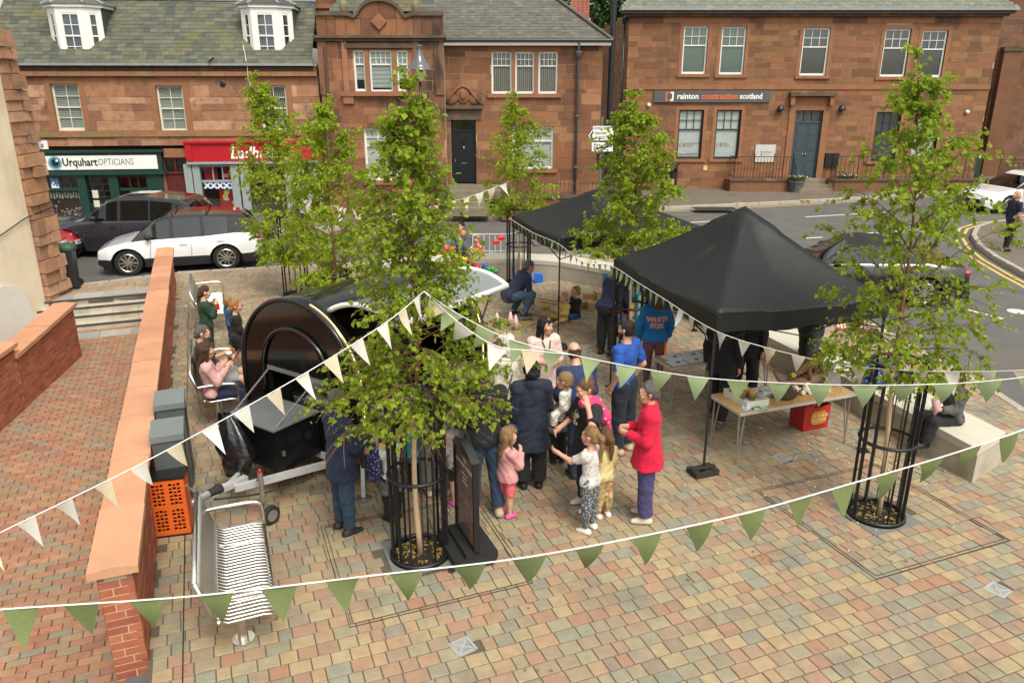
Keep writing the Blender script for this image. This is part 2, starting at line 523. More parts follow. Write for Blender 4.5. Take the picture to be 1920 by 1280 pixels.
# painted markings
linew = mat('road_paint_white', (.62, .61, .57), .7, var=.15, scale=8, stain=(.2, .2, .18), sscale=3, sthr=.62)
liney = mat('road_paint_yellow', (.62, .42, .10), .7, var=.15, scale=8, stain=(.2, .17, .1), sscale=3, sthr=.62)
ZR = -.125
def strip(pts, wd, m, name, z=ZR):
 b = MB(); n = len(pts); L_, R_ = [], []
 for i, p in enumerate(pts):
  d = nrm(pts[min(i + 1, n - 1)] - pts[max(i - 1, 0)]); s_ = Vector((-d.y, d.x, 0)) * wd / 2
  L_.append((p + s_)[:2] + (z,) if 0 else (p.x + s_.x, p.y + s_.y, z)); R_.append((p.x - s_.x, p.y - s_.y, z))
 b.add(L_ + R_, [(n + i, n + i + 1, i + 1, i) for i in range(n - 1)])
 return b.build(name, m, kind='structure')
def off(pts, o):
 r_ = []
 for i, p in enumerate(pts):
  d = nrm(pts[min(i + 1, len(pts) - 1)] - pts[max(i - 1, 0)])
  r_.append(p + Vector((-d.y, d.x, 0)) * o)
 return r_
strip(off(fk, -.32), .09, liney, 'yellow_line')
strip(off(isl[:-1], .3), .09, liney, 'yellow_line'); strip(off(isl[:-1], .52), .09, liney, 'yellow_line')
strip(off(kl[3:11], .3), .09, liney, 'yellow_line');
for seg in [[(400, 414 + 8), (560, 414 + 3)]]: pass
for a, b in [((1285, 418), (1370, 413)), ((1510, 407), (1662, 398)), ((1508, 447), (1542, 445)), ((1590, 440), (1760, 428)), ((1812, 580), (1880, 598)), ((760, 448), (1000, 436)), ((480, 452), (640, 446)), ((1795, 394), (1835, 392)), ((1255, 459), (1300, 456))]:
 A, B = G(*a, -.13), G(*b, -.13)
 strip([A, B], .11, linew, 'white_line')
# yellow loading marks on the kerb, zig yellow box near the square
for a in [(1380, 381), (1391, 380.4), (1505, 375.5), (1516, 375)]:
 b = MB(); p = G(*a, .016); b.box((p.x, p.y, .016), (.22, .16, .006)); b.build('yellow_kerb_mark', liney, kind='structure')
strip([G(1640, 640, -.13), G(1735, 690, -.13), G(1855, 712, -.13)], .12, liney, 'yellow_line')
strip([G(1735, 694, -.13), G(1825, 722, -.13)], .12, liney, 'yellow_line', ZR + .003)
b = MB(); p = G(1907, 584, -.13); b.lathe((p.x, p.y, -.13), [(.2, 0), (.2, .005), (.05, .006)], 14); b.build('road_stud', linew, kind='structure')
mh = mat('cast_iron', (.05, .045, .04), .7, metal=.4, var=.2, bump=.5, bscale=150)
b = MB(); p = G(1340, 391); b.box((p.x, p.y, .003), (1.6, .7, .008)); tag(b.build('manhole_cover', mh), 'dark cast iron cover set in the far pavement before the large red building', 'manhole cover')
# drainage slot and the metal outlines round the tree pits
slot = MB()
A = Vector((-2.66, 5.0, .006)); B = A + WU * 12.5
slot.bar(A, B, .010, .006)
slot.build('drain_slot', black, kind='structure')
for q, hw in ((TREES['main'], .86), (TREES['right'], .9)):
 s_ = MB(); c = [q + WN * (hw * a) + WU * (hw * b_) + Vector((0, 0, .004)) for a, b_ in ((-1, -1), (1, -1), (1, 1), (-1, 1))]
 for i in range(4):
  s_.bar(c[i], c[(i + 1) % 4], .007, .005); e = (c[i] + (c[i] - q) * .045); e2 = (c[(i + 1) % 4] + (c[(i + 1) % 4] - q) * .045)
  s_.bar(Vector((e.x, e.y, .004)), Vector((e2.x, e2.y, .004)), .007, .005)
 s_.build('pit_frame', mat('rusted_slot', (.055, .045, .035), .8), kind='structure')
grate_m = mat('drain_grate', (.42, .43, .42), .5, metal=.3, var=.15)
for i, p in enumerate(DRAINS):
 lb = ['square metal drain grate in the paving at the bottom edge near the front bunting', 'square metal drain grate in the paving at the far right corner', 'square metal drain grate in the paving in front of the skull table', 'small square drain grate beyond the woman in the pale pink tunic'][i]
 t = thing('drain_grate', lb, 'drain', (p.x, p.y, 0), WA + R(12), 'drain grates in the paving')
 b = MB(); b.box((0, 0, -.016), (.17, .17, .012)); b.build('recess', mat('drain_silt', (.12, .115, .10), .9), t)
 f = MB()
 for x in (-.085, .085): f.bb(x - .012, x + .012, -.097, .097, -.02, .004); f.bb(-.097, .097, x - .012, x + .012, -.02, .0045)
 f.bar((-.08, -.08, 0), (.08, .08, 0), .018, .008); f.bar((-.08, .08, 0.0005), (.08, -.08, .0005), .018, .008)
 f.build('frame', grate_m, t)
 for j in range(7):
  s_ = MB(); x = -.06 + j * .02; s_.bb(x - .0065, x + .0065, -.08, .08, -.01, -.001); s_.build('slat', grate_m, t)
# fallen leaves and popcorn on the paving
lit = mat('dry_leaf', (.24, .15, .05), .8, var=.3, scale=30)
b = MB(); r_ = random.Random(4)
for c_, n_ in ((G(1425, 1045), 12), (G(1660, 1040), 9), (G(120 + 600, 1085), 4), (G(995, 1135), 3), (G(1700, 850), 5), (G(1270, 1080), 4), (G(1000, 1240), 3)):
 for i in range(n_):
  x, y, a = c_.x + r_.gauss(0, .08), c_.y + r_.gauss(0, .08), r_.random() * 6.3; l = r_.uniform(.012, .03)
  b.add([(x - l * math.cos(a), y - l * math.sin(a), .006), (x + l * .6 * math.sin(a), y - l * .6 * math.cos(a), .012), (x + l * math.cos(a), y + l * math.sin(a), .006), (x - l * .6 * math.sin(a), y + l * .6 * math.cos(a), .014)], [(0, 1, 2, 3)])
b.build('fallen_leaves', lit, kind='stuff')
b = MB()
for i in range(150):
 p = G(1520 + r_.gauss(0, 130), 850 + r_.gauss(0, 75)); l = r_.uniform(.005, .011)
 if not inpoly(p.x, p.y, PZ): continue
 b.ell((p.x, p.y, .008), (l, l, l), 5)
for i in range(60):
 p = G(1700 + r_.gauss(0, 40), 850 + r_.gauss(0, 25)); l = r_.uniform(.006, .012); b.ell((p.x, p.y, .008), (l, l, l), 5)
b.build('spilled_popcorn', mat('popcorn', (.75, .68, .5), .8), kind='stuff')

# ================================================================ walls of the square
brickm = mat('red_brick', pal=[(.30, .085, .04), (.37, .125, .06), (.25, .07, .042), (.40, .15, .075), (.34, .10, .05)], rough=.85, var=.2, scale=12, bump=.4, bscale=90)
mort = mat('pale_mortar', (.50, .38, .28), .95, var=.15, scale=10)
cop_m = mat('sandstone_coping', (.58, .30, .155), .85, var=.17, scale=2.2, bump=.3, bscale=55, pal=[(.50, .245, .14), (.54, .285, .165), (.47, .235, .14), (.52, .27, .155), (.44, .21, .12)], stain=(.33, .18, .11), sscale=2.6, sthr=.6)
def brick_rows(L0, L1, z0, zt, y, seed, ends=True):
 r_ = random.Random(seed); loc, sz = [], []
 z = z0; row = 0
 while z < 3:
  u = L0 - (.11 if row % 2 else 0)
  while u < L1:
   a, c = max(u, L0), min(u + .215, L1)
   if c - a > .04 and z + .065 < zt((a + c) / 2) + .03:
    loc.append(((a + c) / 2, y - r_.random() * .005, z + .0325)); sz.append((c - a, .065, .05))
   u += .225
  z += .075; row += 1
 return np.array(loc), np.array(sz)
def brick_wall(name, label, org, rz, L, th, zbot, ztop, z0, seed, over, near_end=True, cl=1.05):
 t = thing(name, label, 'wall', org, rz)
 c = MB(); n = 12
 for i in range(n):
  a, b_ = L * i / n, L * (i + 1) / n
  e = .004; vs = [(a, e, zbot), (b_, e, zbot), (b_, th - e, zbot), (a, th - e, zbot), (a, e, ztop(a) - .09), (b_, e, ztop(b_) - .09), (b_, th - e, ztop(b_) - .09), (a, th - e, ztop(a) - .09)]
  fs = [(0, 1, 5, 4), (2, 3, 7, 6), (4, 5, 6, 7)] + ([(3, 0, 4, 7)] if i == 0 else []) + ([(1, 2, 6, 5)] if i == n - 1 else [])
  c.add(vs, fs)
 c.build('core', mort, t)
 l, s_ = brick_rows(0, L, z0, lambda u: ztop(u) - .1, 0, seed)
 pieces('brick', 'bricks', l, s_, brickm, t, rot=FRONT, key=l[:, 0] if near_end else -l[:, 0], flat=True)
 l2, s2 = brick_rows(0, L, zbot, lambda u: ztop(u) - .1, 0, seed + 1)
 l2[:, 1] = th - l2[:, 1]
 pieces('brick', 'bricks', l2, s2, brickm, t, rot=[[-1, 0, 0], [0, 0, 1], [0, 1, 0]], nmax=0, flat=True)
 for ux, rot in ((0, [[0, 0, -1], [-1, 0, 0], [0, 1, 0]]), (L, [[0, 0, 1], [1, 0, 0], [0, 1, 0]])):
  loc, sz = [], []
  z = zbot; row = 0
  while z + .075 < ztop(ux) - .08:
   cuts = [0, .1, th] if row % 2 else [0, th - .1, th]
   cuts = [0, th] if row % 3 == 0 else cuts
   for a, b_ in zip(cuts[:-1], cuts[1:]):
    loc.append((ux + (-.004 if ux == 0 else .004), (a + b_) / 2, z + .0325)); sz.append((b_ - a - .01, .065, .05))
   z += .075; row += 1
  pieces('brick', 'bricks', loc, sz, brickm, t, rot=rot, nmax=100 if (ux == 0) == near_end else 0, flat=True)
 n = round(L / cl)
 for i in range(n):
  a, b_ = (L + .12) * i / n - .06 + .004, (L + .12) * (i + 1) / n - .06 - .004
  j_ = random.Random(i * 7 + seed); za = ztop(a) + j_.uniform(-.006, .006); zb = za + ztop(b_) - ztop(a) + j_.uniform(-.004, .004); m = th / 2; o = over + j_.uniform(-.008, .004)
  s3 = MB()
  pr = lambda z: [(-o, z - .09), (-o, z - .022), (m, z), (th + o, z - .022), (th + o, z - .09)]
  pa, pb = pr(za), pr(zb)
  s3.add([(a, y, z) for y, z in pa] + [(b_, y, z) for y, z in pb], [(0, 1, 2, 3, 4), (9, 8, 7, 6, 5)] + [(j + 5, (j + 1) % 5 + 5, (j + 1) % 5, j) for j in range(5)])
  s3.build('coping_stone', cop_m, t)
 return t
brick_wall('brick_wall', 'long low red brick wall with orange sandstone coping between the ramp and the square', (-3.11, 5.39, 0), R(90) + WA, 13.6, .26, -.5, lambda u: 1.0 - .004 * u, -.02, 11, .055)
brick_wall('brick_wall', 'short sloping brick wall with sandstone coping left of the steps', (-7.45, 7.6, 0), math.atan2(6.75, -1.02), 4.3, .3, -.5, lambda u: .68, ZL, 21, .06, near_end=False)
brick_wall('brick_wall', 'lower brick wall section ending at the steps beside the ramp', (-8.10, 11.87, 0), math.atan2(2.55, -.42), 2.58, .3, -.5, lambda u: .50 + .045 * u, ZL, 31, .06, near_end=False)
# steps up to the street
stp = mat('pale_step_concrete', (.46, .42, .34), .85, var=.15, scale=3, bump=.2, stain=(.33, .29, .2), sscale=1.4, sthr=.5)
nos = mat('dark_nosing', (.05, .05, .05), .8, var=.15)
slabm = mat('grey_slab', pal=[(.30, .29, .26), (.36, .34, .29), (.26, .26, .25)], rough=.85, var=.15, bump=.2)
st = thing('steps', 'flight of four pale steps with dark nosings leading up to the street', 'steps', (STL.x, STL.y, 0), WA)
for i in range(4):
 y1 = -.3 * i; z1 = -.12 * i
 for j in range(5):
  a, b_ = -2.6 + .52 * j, -2.6 + .52 * (j + 1) - .006
  m_ = MB(); m_.bb(a, b_, y1 - .0, y1 + .9, z1 - .135, z1 - .004); m_.build('step_block', stp, st)
 m_ = MB(); m_.bb(-2.6, 0, y1 - .012, y1 + .05, z1 - .03, z1 + .002); m_.build('nosing', nos, st)
for j in range(4):
 m_ = MB(); m_.bb(-2.5 + .62 * j, -2.5 + .62 * j + .61, .06, .58, -.02, .006); m_.build('paving_slab', slabm, st)
 m_ = MB(); m_.bb(-2.5 + .62 * j, -2.5 + .62 * j + .61, -1.55, -1.1, ZL - .02, ZL + .006); m_.build('paving_slab', slabm, st)
hr = thing('handrail', 'steel handrail on two black posts beside the steps', 'handrail', tuple(G(76, 560)))
b = MB(); p1 = Vector((0, 0, 0)); p0 = Vector((.28, -.85, -.36)) + Vector((-.1, 0, 0))
for p in (p1, p0):
 q = MB(); q.tube([p, p + Vector((0, 0, .78))], .035, 10); q.build('post', black, hr)
T = [p0 + Vector((-.0, -.55, .60)), p0 + Vector((0, 0, .84)), p1 + Vector((0, 0, .84)), p1 + Vector((0, .2, .86)), p1 + Vector((0, .5, .86))]
b.tube(T, .024, 10); b.build('rail', steel, hr, smooth=True)
# concrete seat wall curving round the square
conc = mat('board_marked_concrete', (.40, .36, .29), .8, var=.18, scale=2.5, bump=.25, bscale=40, stain=(.27, .22, .14), sscale=1.3, sthr=.52)
conct = mat('pale_seat_top', (.50, .47, .39), .75, var=.1, scale=3, bump=.12)
inner = [Vector(p) for p in ((5.66, 8.46, 0), (5.36, 9.55, 0), (5.0, 10.9, 0), (4.62, 12.3, 0), (4.2, 13.7, 0), (3.65, 15.2, 0), (3.0, 16.6, 0), (2.2, 17.8, 0), (1.2, 18.6, 0), (.1, 18.95, 0), (-1.0, 18.9, 0), (-2.2, 18.6, 0), (-3.2, 18.2, 0))]
out = off(inner, -.72); out[0] = Vector((6.27, 8.93, 0))
sw = thing('seat_wall', 'low curved pale concrete seat wall along the road edge', 'wall', (0, 0, 0))
b = MB(); n = len(inner)
sub = lambda P: [P[i].lerp(P[i + 1], t) for i in range(n - 1) for t in (0, .5)] + [P[-1]]
I2, O2 = sub(inner), sub(out); n2 = len(I2); H = .46
V = [(p.x, p.y, -.01) for p in I2] + [(p.x, p.y, -.01) for p in O2] + [(p.x, p.y, H - .1) for p in I2] + [(p.x, p.y, H - .1) for p in O2]
F = []
for i in range(n2 - 1): F += [(i + 1, i, 2 * n2 + i, 2 * n2 + i + 1), (n2 + i, n2 + i + 1, 3 * n2 + i + 1, 3 * n2 + i)]
F += [(0, n2, 3 * n2, 2 * n2), (2 * n2 - 1, n2 - 1, 3 * n2 - 1, 4 * n2 - 1)]
b.add(V, F); b.build('wall_face', conc, sw)
for i in range(n - 1):
 c = MB(); a0, a1 = inner[i], inner[i + 1]; b0, b1 = out[i], out[i + 1]; e = .004 / (a1 - a0).length
 I = [a0.lerp(a1, e), a0.lerp(a1, 1 - e), b0.lerp(b1, 1 - e), b0.lerp(b1, e)]
 I = [p + (p - q).normalized() * .012 for p, q in zip(I, [I[3], I[2], I[1], I[0]])]
 c.slab([(p.x, p.y) for p in I], H - .1, H); c.build('seat_slab', conct, sw)
# ================================================================ buildings across the street
PALS = [(.22, .095, .045), (.14, .062, .034), (.27, .125, .06), (.175, .08, .045), (.24, .10, .045), (.125, .06, .037), (.30, .15, .075)]
stone_l = mat('red_sandstone_worn', pal=[(.33, .16, .088), (.23, .11, .062), (.39, .215, .13), (.29, .14, .075), (.21, .10, .06), (.43, .25, .155)], rough=.9, var=.34, scale=5, bump=.8, bscale=14, stain=(.14, .075, .045), sscale=1.2, sthr=.53)
stone_m = mat('red_sandstone_mid', pal=PALS, rough=.9, var=.25, scale=2.5, bump=.45, bscale=25, stain=(.10, .055, .035), sscale=.9, sthr=.53, vert=True)
stone_b = mat('red_sandstone_stained', pal=[(.27, .115, .06), (.17, .075, .043), (.33, .165, .088), (.24, .10, .05), (.14, .066, .04)], rough=.9, var=.3, scale=2.2, bump=.5, bscale=20, stain=(.045, .034, .026), sscale=1.1, sthr=.47, vert=True)
stone_r = mat('red_sandstone_tooled', pal=[(.235, .112, .053), (.175, .085, .042), (.29, .145, .068), (.205, .098, .048), (.26, .11, .052), (.15, .073, .038)], rough=.9, var=.2, scale=2.5, bump=.4, bscale=30, stain=(.14, .068, .038), sscale=.8, sthr=.54, vert=True)
stone_d = mat('dark_sandstone', pal=[(.17, .085, .05), (.21, .11, .065), (.14, .075, .048), (.19, .09, .05)], rough=.9, var=.25, scale=2, bump=.5, bscale=20, stain=(.09, .055, .04), sscale=.6)
dress = mat('dressed_red_stone', (.26, .118, .057), .85, var=.2, scale=3, bump=.2, bscale=25, stain=(.2, .09, .05), sscale=1.3, sthr=.58)
dress_k = mat('blackened_stone', (.10, .07, .05), .9, var=.35, scale=3, bump=.3, bscale=25, stain=(.24, .13, .07), sscale=1.4, sthr=.55)
mortr = mat('wall_mortar', (.42, .29, .19), .95, var=.15, scale=4)
slate_l = mat('mossy_slate', pal=[(.085, .09, .062), (.065, .073, .055), (.115, .112, .068), (.09, .094, .075), (.13, .125, .08), (.06, .065, .058)], rough=.8, var=.2, scale=5, bump=.25, bscale=40, stain=(.12, .11, .04), sscale=.9, sthr=.56)
slate_m = mat('grey_slate', pal=[(.105, .10, .082), (.08, .077, .068), (.13, .122, .10), (.095, .093, .078)], rough=.8, var=.25, scale=6, bump=.25, bscale=40, stain=(.23, .21, .16), sscale=3, sthr=.62)
slate_r = mat('pale_slate', pal=[(.15, .155, .125), (.12, .128, .105), (.18, .18, .14), (.135, .142, .115)], rough=.8, var=.2, scale=5, bump=.25, bscale=40)
lead = mat('lead_flashing', (.26, .28, .29), .6, metal=.2, var=.2, scale=6)
sash = mat('white_sash', (.74, .74, .71), .45, var=.05)
cream = mat('cream_paint', (.66, .62, .52), .5, var=.08)
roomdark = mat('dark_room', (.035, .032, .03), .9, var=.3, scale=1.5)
blindw = mat('white_blind', (.82, .82, .77), .8, var=.08, scale=4)
blindg = mat('slatted_blind', (.50, .52, .47), .8, var=.05, pat='hstripe', pcol=(.36, .39, .36), pscale=4.2, pthr=.35)
blindv = mat('vertical_blind', (.40, .37, .31), .8, var=.08, pat='stripe', pcol=(.10, .09, .08), pscale=4.5, pthr=.4)
blindd = mat('dark_slat_blind', (.10, .085, .075), .7, var=.1, pat='hstripe', pcol=(.05, .04, .04), pscale=6, pthr=.5)
tape = mat('brown_tape', (.22, .12, .08), .8)

class Facade:
 def __init__(s, name, label, org, rz, cat='building'):
  s.t = thing(name, label, cat, org, rz)
  s.o = Vector(org); s.ux = Vector((math.cos(rz), math.sin(rz), 0)); s.nn = Vector((-math.sin(rz), math.cos(rz), 0)); s.op = []
 def P(s, px, py, y=0.):                       # photo point -> (u, z) on the facade plane
  d = Vector(ray(px, py)); c = Vector((0, 0, CAMH)); q = s.o + s.nn * y
  k = (q - c).dot(s.nn) / d.dot(s.nn); p = c + d * k
  return (p - s.o).dot(s.ux), p.z - s.o.z
 def rect(s, cx, cy, w_, h_):
  u0, z1 = s.P(cx - w_ / 2, cy - h_ / 2); u1, z0 = s.P(cx + w_ / 2, cy + h_ / 2)
  u0b, _ = s.P(cx - w_ / 2, cy); u1b, _ = s.P(cx + w_ / 2, cy)
  return u0b, u1b, z0, z1
 def open(s, r): s.op.append(r); return r
 def stones(s, u0, u1, z0, z1, hs, lens, m, seed, proud=.012, y=0., nmax=300, name='stone_block', depth=.35, core=True):
  r_ = random.Random(seed)
  ops = [o for o in s.op if o[1] > u0 and o[0] < u1 and o[3] > z0 and o[2] < z1]
  zs = [z0]
  while zs[-1] < z1 - hs[0] * .6: zs.append(zs[-1] + r_.uniform(*hs))
  zs[-1] = z1
  for o in ops:
   for ze in (o[2], o[3]):
    if z0 < ze < z1:
     i = min(range(1, len(zs) - 1), key=lambda k: abs(zs[k] - ze)) if len(zs) > 2 else None
     if i is not None and abs(zs[i] - ze) < hs[1] * .7: zs[i] = ze
  zs = sorted(set(zs))
  loc, sz = [], []
  for a, b in zip(zs[:-1], zs[1:]):
   if b - a < .03: continue
   blk = [(o[0], o[1]) for o in ops if o[2] < b - .03 and o[3] > a + .03]
   u = u0 - r_.random() * lens[0]
   cur = []
   while u < u1:
    v = u + r_.uniform(*lens); cur.append((max(u, u0), min(v, u1))); u = v
   for b0, b1 in blk:
    nx = []
    for p, q in cur:
     if q <= b0 or p >= b1: nx.append((p, q)); continue
     if p < b0: nx.append((p, b0))
     if q > b1: nx.append((b1, q))
    cur = nx
   for p, q in cur:
    if q - p < .05: continue
    loc.append(((p + q) / 2, y - r_.random() * proud, (a + b) / 2)); sz.append((q - p - .012, b - a - .012, .12))
  if loc:
   sa = np.array(sz); pieces(name, name + 's', loc, sz, m, s.t, rot=FRONT, key=-(sa[:, 0] * sa[:, 1]), nmax=nmax, flat=True)
  if core:
   us = sorted({u0, u1} | {min(max(v, u0), u1) for o in ops for v in o[:2]}); zz = sorted({z0, z1} | {min(max(v, z0), z1) for o in ops for v in o[2:]})
   c = MB()
   for a, b in zip(us[:-1], us[1:]):
    for p, q in zip(zz[:-1], zz[1:]):
     m0, m1 = (a + b) / 2, (p + q) / 2
     if any(o[0] < m0 < o[1] and o[2] < m1 < o[3] for o in ops): continue
     c.bb(a, b, y + .005, y + depth, p, q)
   c.build('wall_core', mortr, s.t)
 def part(s, name, m, *boxes, parent=None):
  b = MB()
  for q in boxes: b.bb(*q)
  return b.build(name, m, parent or s.t)
 def surround(s, r, w_=.16, m=None, sill=True, proud=.03, y=0., top=None):
  m = m or dress; u0, u1, z0, z1 = r; tp = w_ if top is None else top
  for q in ((u0 - w_, u0, y - proud, y + .2, z0, z1), (u1, u1 + w_, y - proud, y + .2, z0, z1)): s.part('jamb_stone', m, q)
  s.part('lintel', m, (u0 - w_, u1 + w_, y - proud, y + .2, z1, z1 + tp))
  if sill: s.part('sill', m, (u0 - w_ - .04, u1 + w_ + .04, y - proud - .06, y + .2, z0 - .13, z0))
 def window(s, r, grid, fm=None, blind=None, y=0., rec=.12, fw=.07, split=.5, bar=.022, low=None, bdrop=1., room=True, label=None):
  u0, u1, z0, z1 = r; fm = fm or sash; y0 = y + rec
  zm = z0 + (z1 - z0) * split
  f = MB()
  f.bb(u0, u0 + fw, y0, y0 + .06, z0, z1); f.bb(u1 - fw, u1, y0, y0 + .06, z0, z1)
  f.bb(u0 + fw, u1 - fw, y0, y0 + .06, z1 - fw, z1); f.bb(u0 + fw, u1 - fw, y0 - .012, y0 + .06, z0, z0 + fw * 1.25)
  f.bb(u0 + fw, u1 - fw, y0 - .008, y0 + .055, zm - fw * .33, zm + fw * .33)
  (gc, gr), lo = grid, low or (1, 1)
  panes = []
  for (a, b, nc, nr, yy) in ((zm + fw * .33, z1 - fw, gc, gr, y0 + .012), (z0 + fw * 1.25, zm - fw * .33, lo[0], lo[1], y0 + .03)):
   W_, H_ = (u1 - u0 - 2 * fw) / nc, (b - a) / nr
   for i in range(1, nc): x = u0 + fw + W_ * i; f.bb(x - bar / 2, x + bar / 2, yy - .006, yy + .03, a, b)
   for j in range(1, nr): z = a + H_ * j; f.bb(u0 + fw, u1 - fw, yy - .004, yy + .028, z - bar / 2, z + bar / 2)
   for i in range(nc):
    for j in range(nr): panes.append((u0 + fw + W_ * (i + .5), yy + .016, a + H_ * (j + .5), W_, H_))
  fo = f.build('window', fm, s.t)
  if label: fo['label'] = label
  me = GPANE
  for p in panes:
   o = link('pane', me, fo); o.location = p[:3]; o.scale = (p[3], 1, p[4])
  if blind:
   zb = z1 - (z1 - z0) * bdrop
   s.part('blind', blind, (u0 + .02, u1 - .02, y0 + .065, y0 + .069, zb, z1 - .01), parent=fo)
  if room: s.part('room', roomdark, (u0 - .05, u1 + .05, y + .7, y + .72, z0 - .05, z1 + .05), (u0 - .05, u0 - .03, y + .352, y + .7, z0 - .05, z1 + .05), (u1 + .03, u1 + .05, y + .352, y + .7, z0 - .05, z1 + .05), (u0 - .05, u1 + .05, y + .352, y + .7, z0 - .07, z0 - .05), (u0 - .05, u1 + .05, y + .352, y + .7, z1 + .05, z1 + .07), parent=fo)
  return fo
 def roof(s, u0, u1, z0, y0, pitch, ln, m, seed, w_=(.22, .34), h_=.19, hipr=0., hipl=0., nmax=300, under=lead, name='slate'):
  r_ = random.Random(seed); c, sn = math.cos(pitch), math.sin(pitch)
  loc, sz = [], []; k = 0
  while k * h_ < ln:
   d = k * h_; a, b = u0 + hipl * d, u1 - hipr * d
   u = a - r_.random() * .2
   while u < b:
    l = r_.uniform(*w_); p, q = max(u, a), min(u + l, b); u += l
    if q - p > .04:
     e = r_.random() * .006 + .012
     loc.append(((p + q) / 2, y0 + (d + h_ / 2) * c - e * sn, z0 + (d + h_ / 2) * sn + e * c)); sz.append((q - p - .006, h_ * 1.12, .014))
   k += 1
  tl = pitch - R(3.2); c2, s2 = math.cos(tl), math.sin(tl)
  sa = np.array(loc); pieces(name, name + 's', loc, sz, m, s.t, rot=[[1, 0, 0], [0, c2, -s2], [0, s2, c2]], key=sa[:, 2], nmax=nmax)
  g_ = MB(); g_.add([(u0, y0, z0), (u1, y0, z0), (u1 - hipr * ln, y0 + ln * c, z0 + ln * sn), (u0 + hipl * ln, y0 + ln * c, z0 + ln * sn)], [(0, 1, 2, 3)])
  g_.build('roof_deck', under, s.t)
_p = MB(); _p.bb(-.5, .5, -.003, .003, -.5, .5)
_o = _p.build('pane', winglass); GPANE = _o.data; bpy.data.objects.remove(_o)
def wires(name, pts, r_, m, label, cat): b = MB(); b.tube(pts, r_, 5); return tag(b.build(name, m), label, cat)

# ---------------------------------------------------------------- left terrace: optician and bookmaker
F = Facade('terrace_building', 'two storey red sandstone terrace with mossy slate roof and two white dormers over the shops', (-14.6, 28.02, 0), R(6))
U = lambda px, py: F.P(px, py)[0]
Z = lambda px, py: F.P(px, py)[1]
W1 = U(600, 200); e0 = -3.2
wins = [F.rect(127, 201, 52, 88), F.rect(321.5, 203.5, 50, 86), F.rect(514, 203, 50, 86)]
for r_ in wins: F.open(r_)
zs_ = Z(300, 272); zc = Z(300, 143)
F.stones(e0, W1, zs_ - .02, Z(300, 248), (.2, .3), (.4, .9), stone_l, 1, nmax=60)
for r_ in wins: F.surround(r_, .2, stone_l and dress, sill=False, proud=.025)
band0, band1 = Z(300, 256), Z(300, 245)
F.stones(e0, W1, band1, zc, (.22, .34), (.45, 1.3), stone_l, 2, nmax=240, proud=.02)
mossb = mat('mossy_band', (.28, .14, .07), .9, var=.3, scale=3, bump=.3, stain=(.17, .16, .05), sscale=1.5, sthr=.48)
for i in range(8): a = e0 + (W1 - e0) * i / 8; F.part('string_course', mossb, (a + .004, a + (W1 - e0) / 8 - .004, -.07, .1, band0, band1))
zg = Z(300, 120)
for i in range(14):
 a = e0 + (W1 - e0) * i / 14; b_ = a + (W1 - e0) / 14 - .01
 F.part('frieze_stone', dress_k, (a, b_, -.05, .3, zc + .16, zg - .06))
 F.part('cornice_stone', dress if i % 3 else mossb, (a, b_, -.16, .3, zc, zc + .15))
F.part('gutter', lead, (e0, W1 - .1, -.26, -.02, zg - .06, zg + .02)); F.part('wall_head', mortr, (e0, W1, -.02, .35, zg - .06, zg))
F.roof(e0, W1 - .15, zg + .02, -.16, R(43), 3.25, slate_l, 3)
yr, zr_ = -.16 + 3.25 * math.cos(R(43)), zg + 3.25 * math.sin(R(43))
F.part('ridge', lead, (e0, W1 - .15, yr - .12, yr + .12, zr_ - .02, zr_ + .07))
F.part('back_wall', stone_d, (e0, W1, .9, 5, -.1, zg - .1))
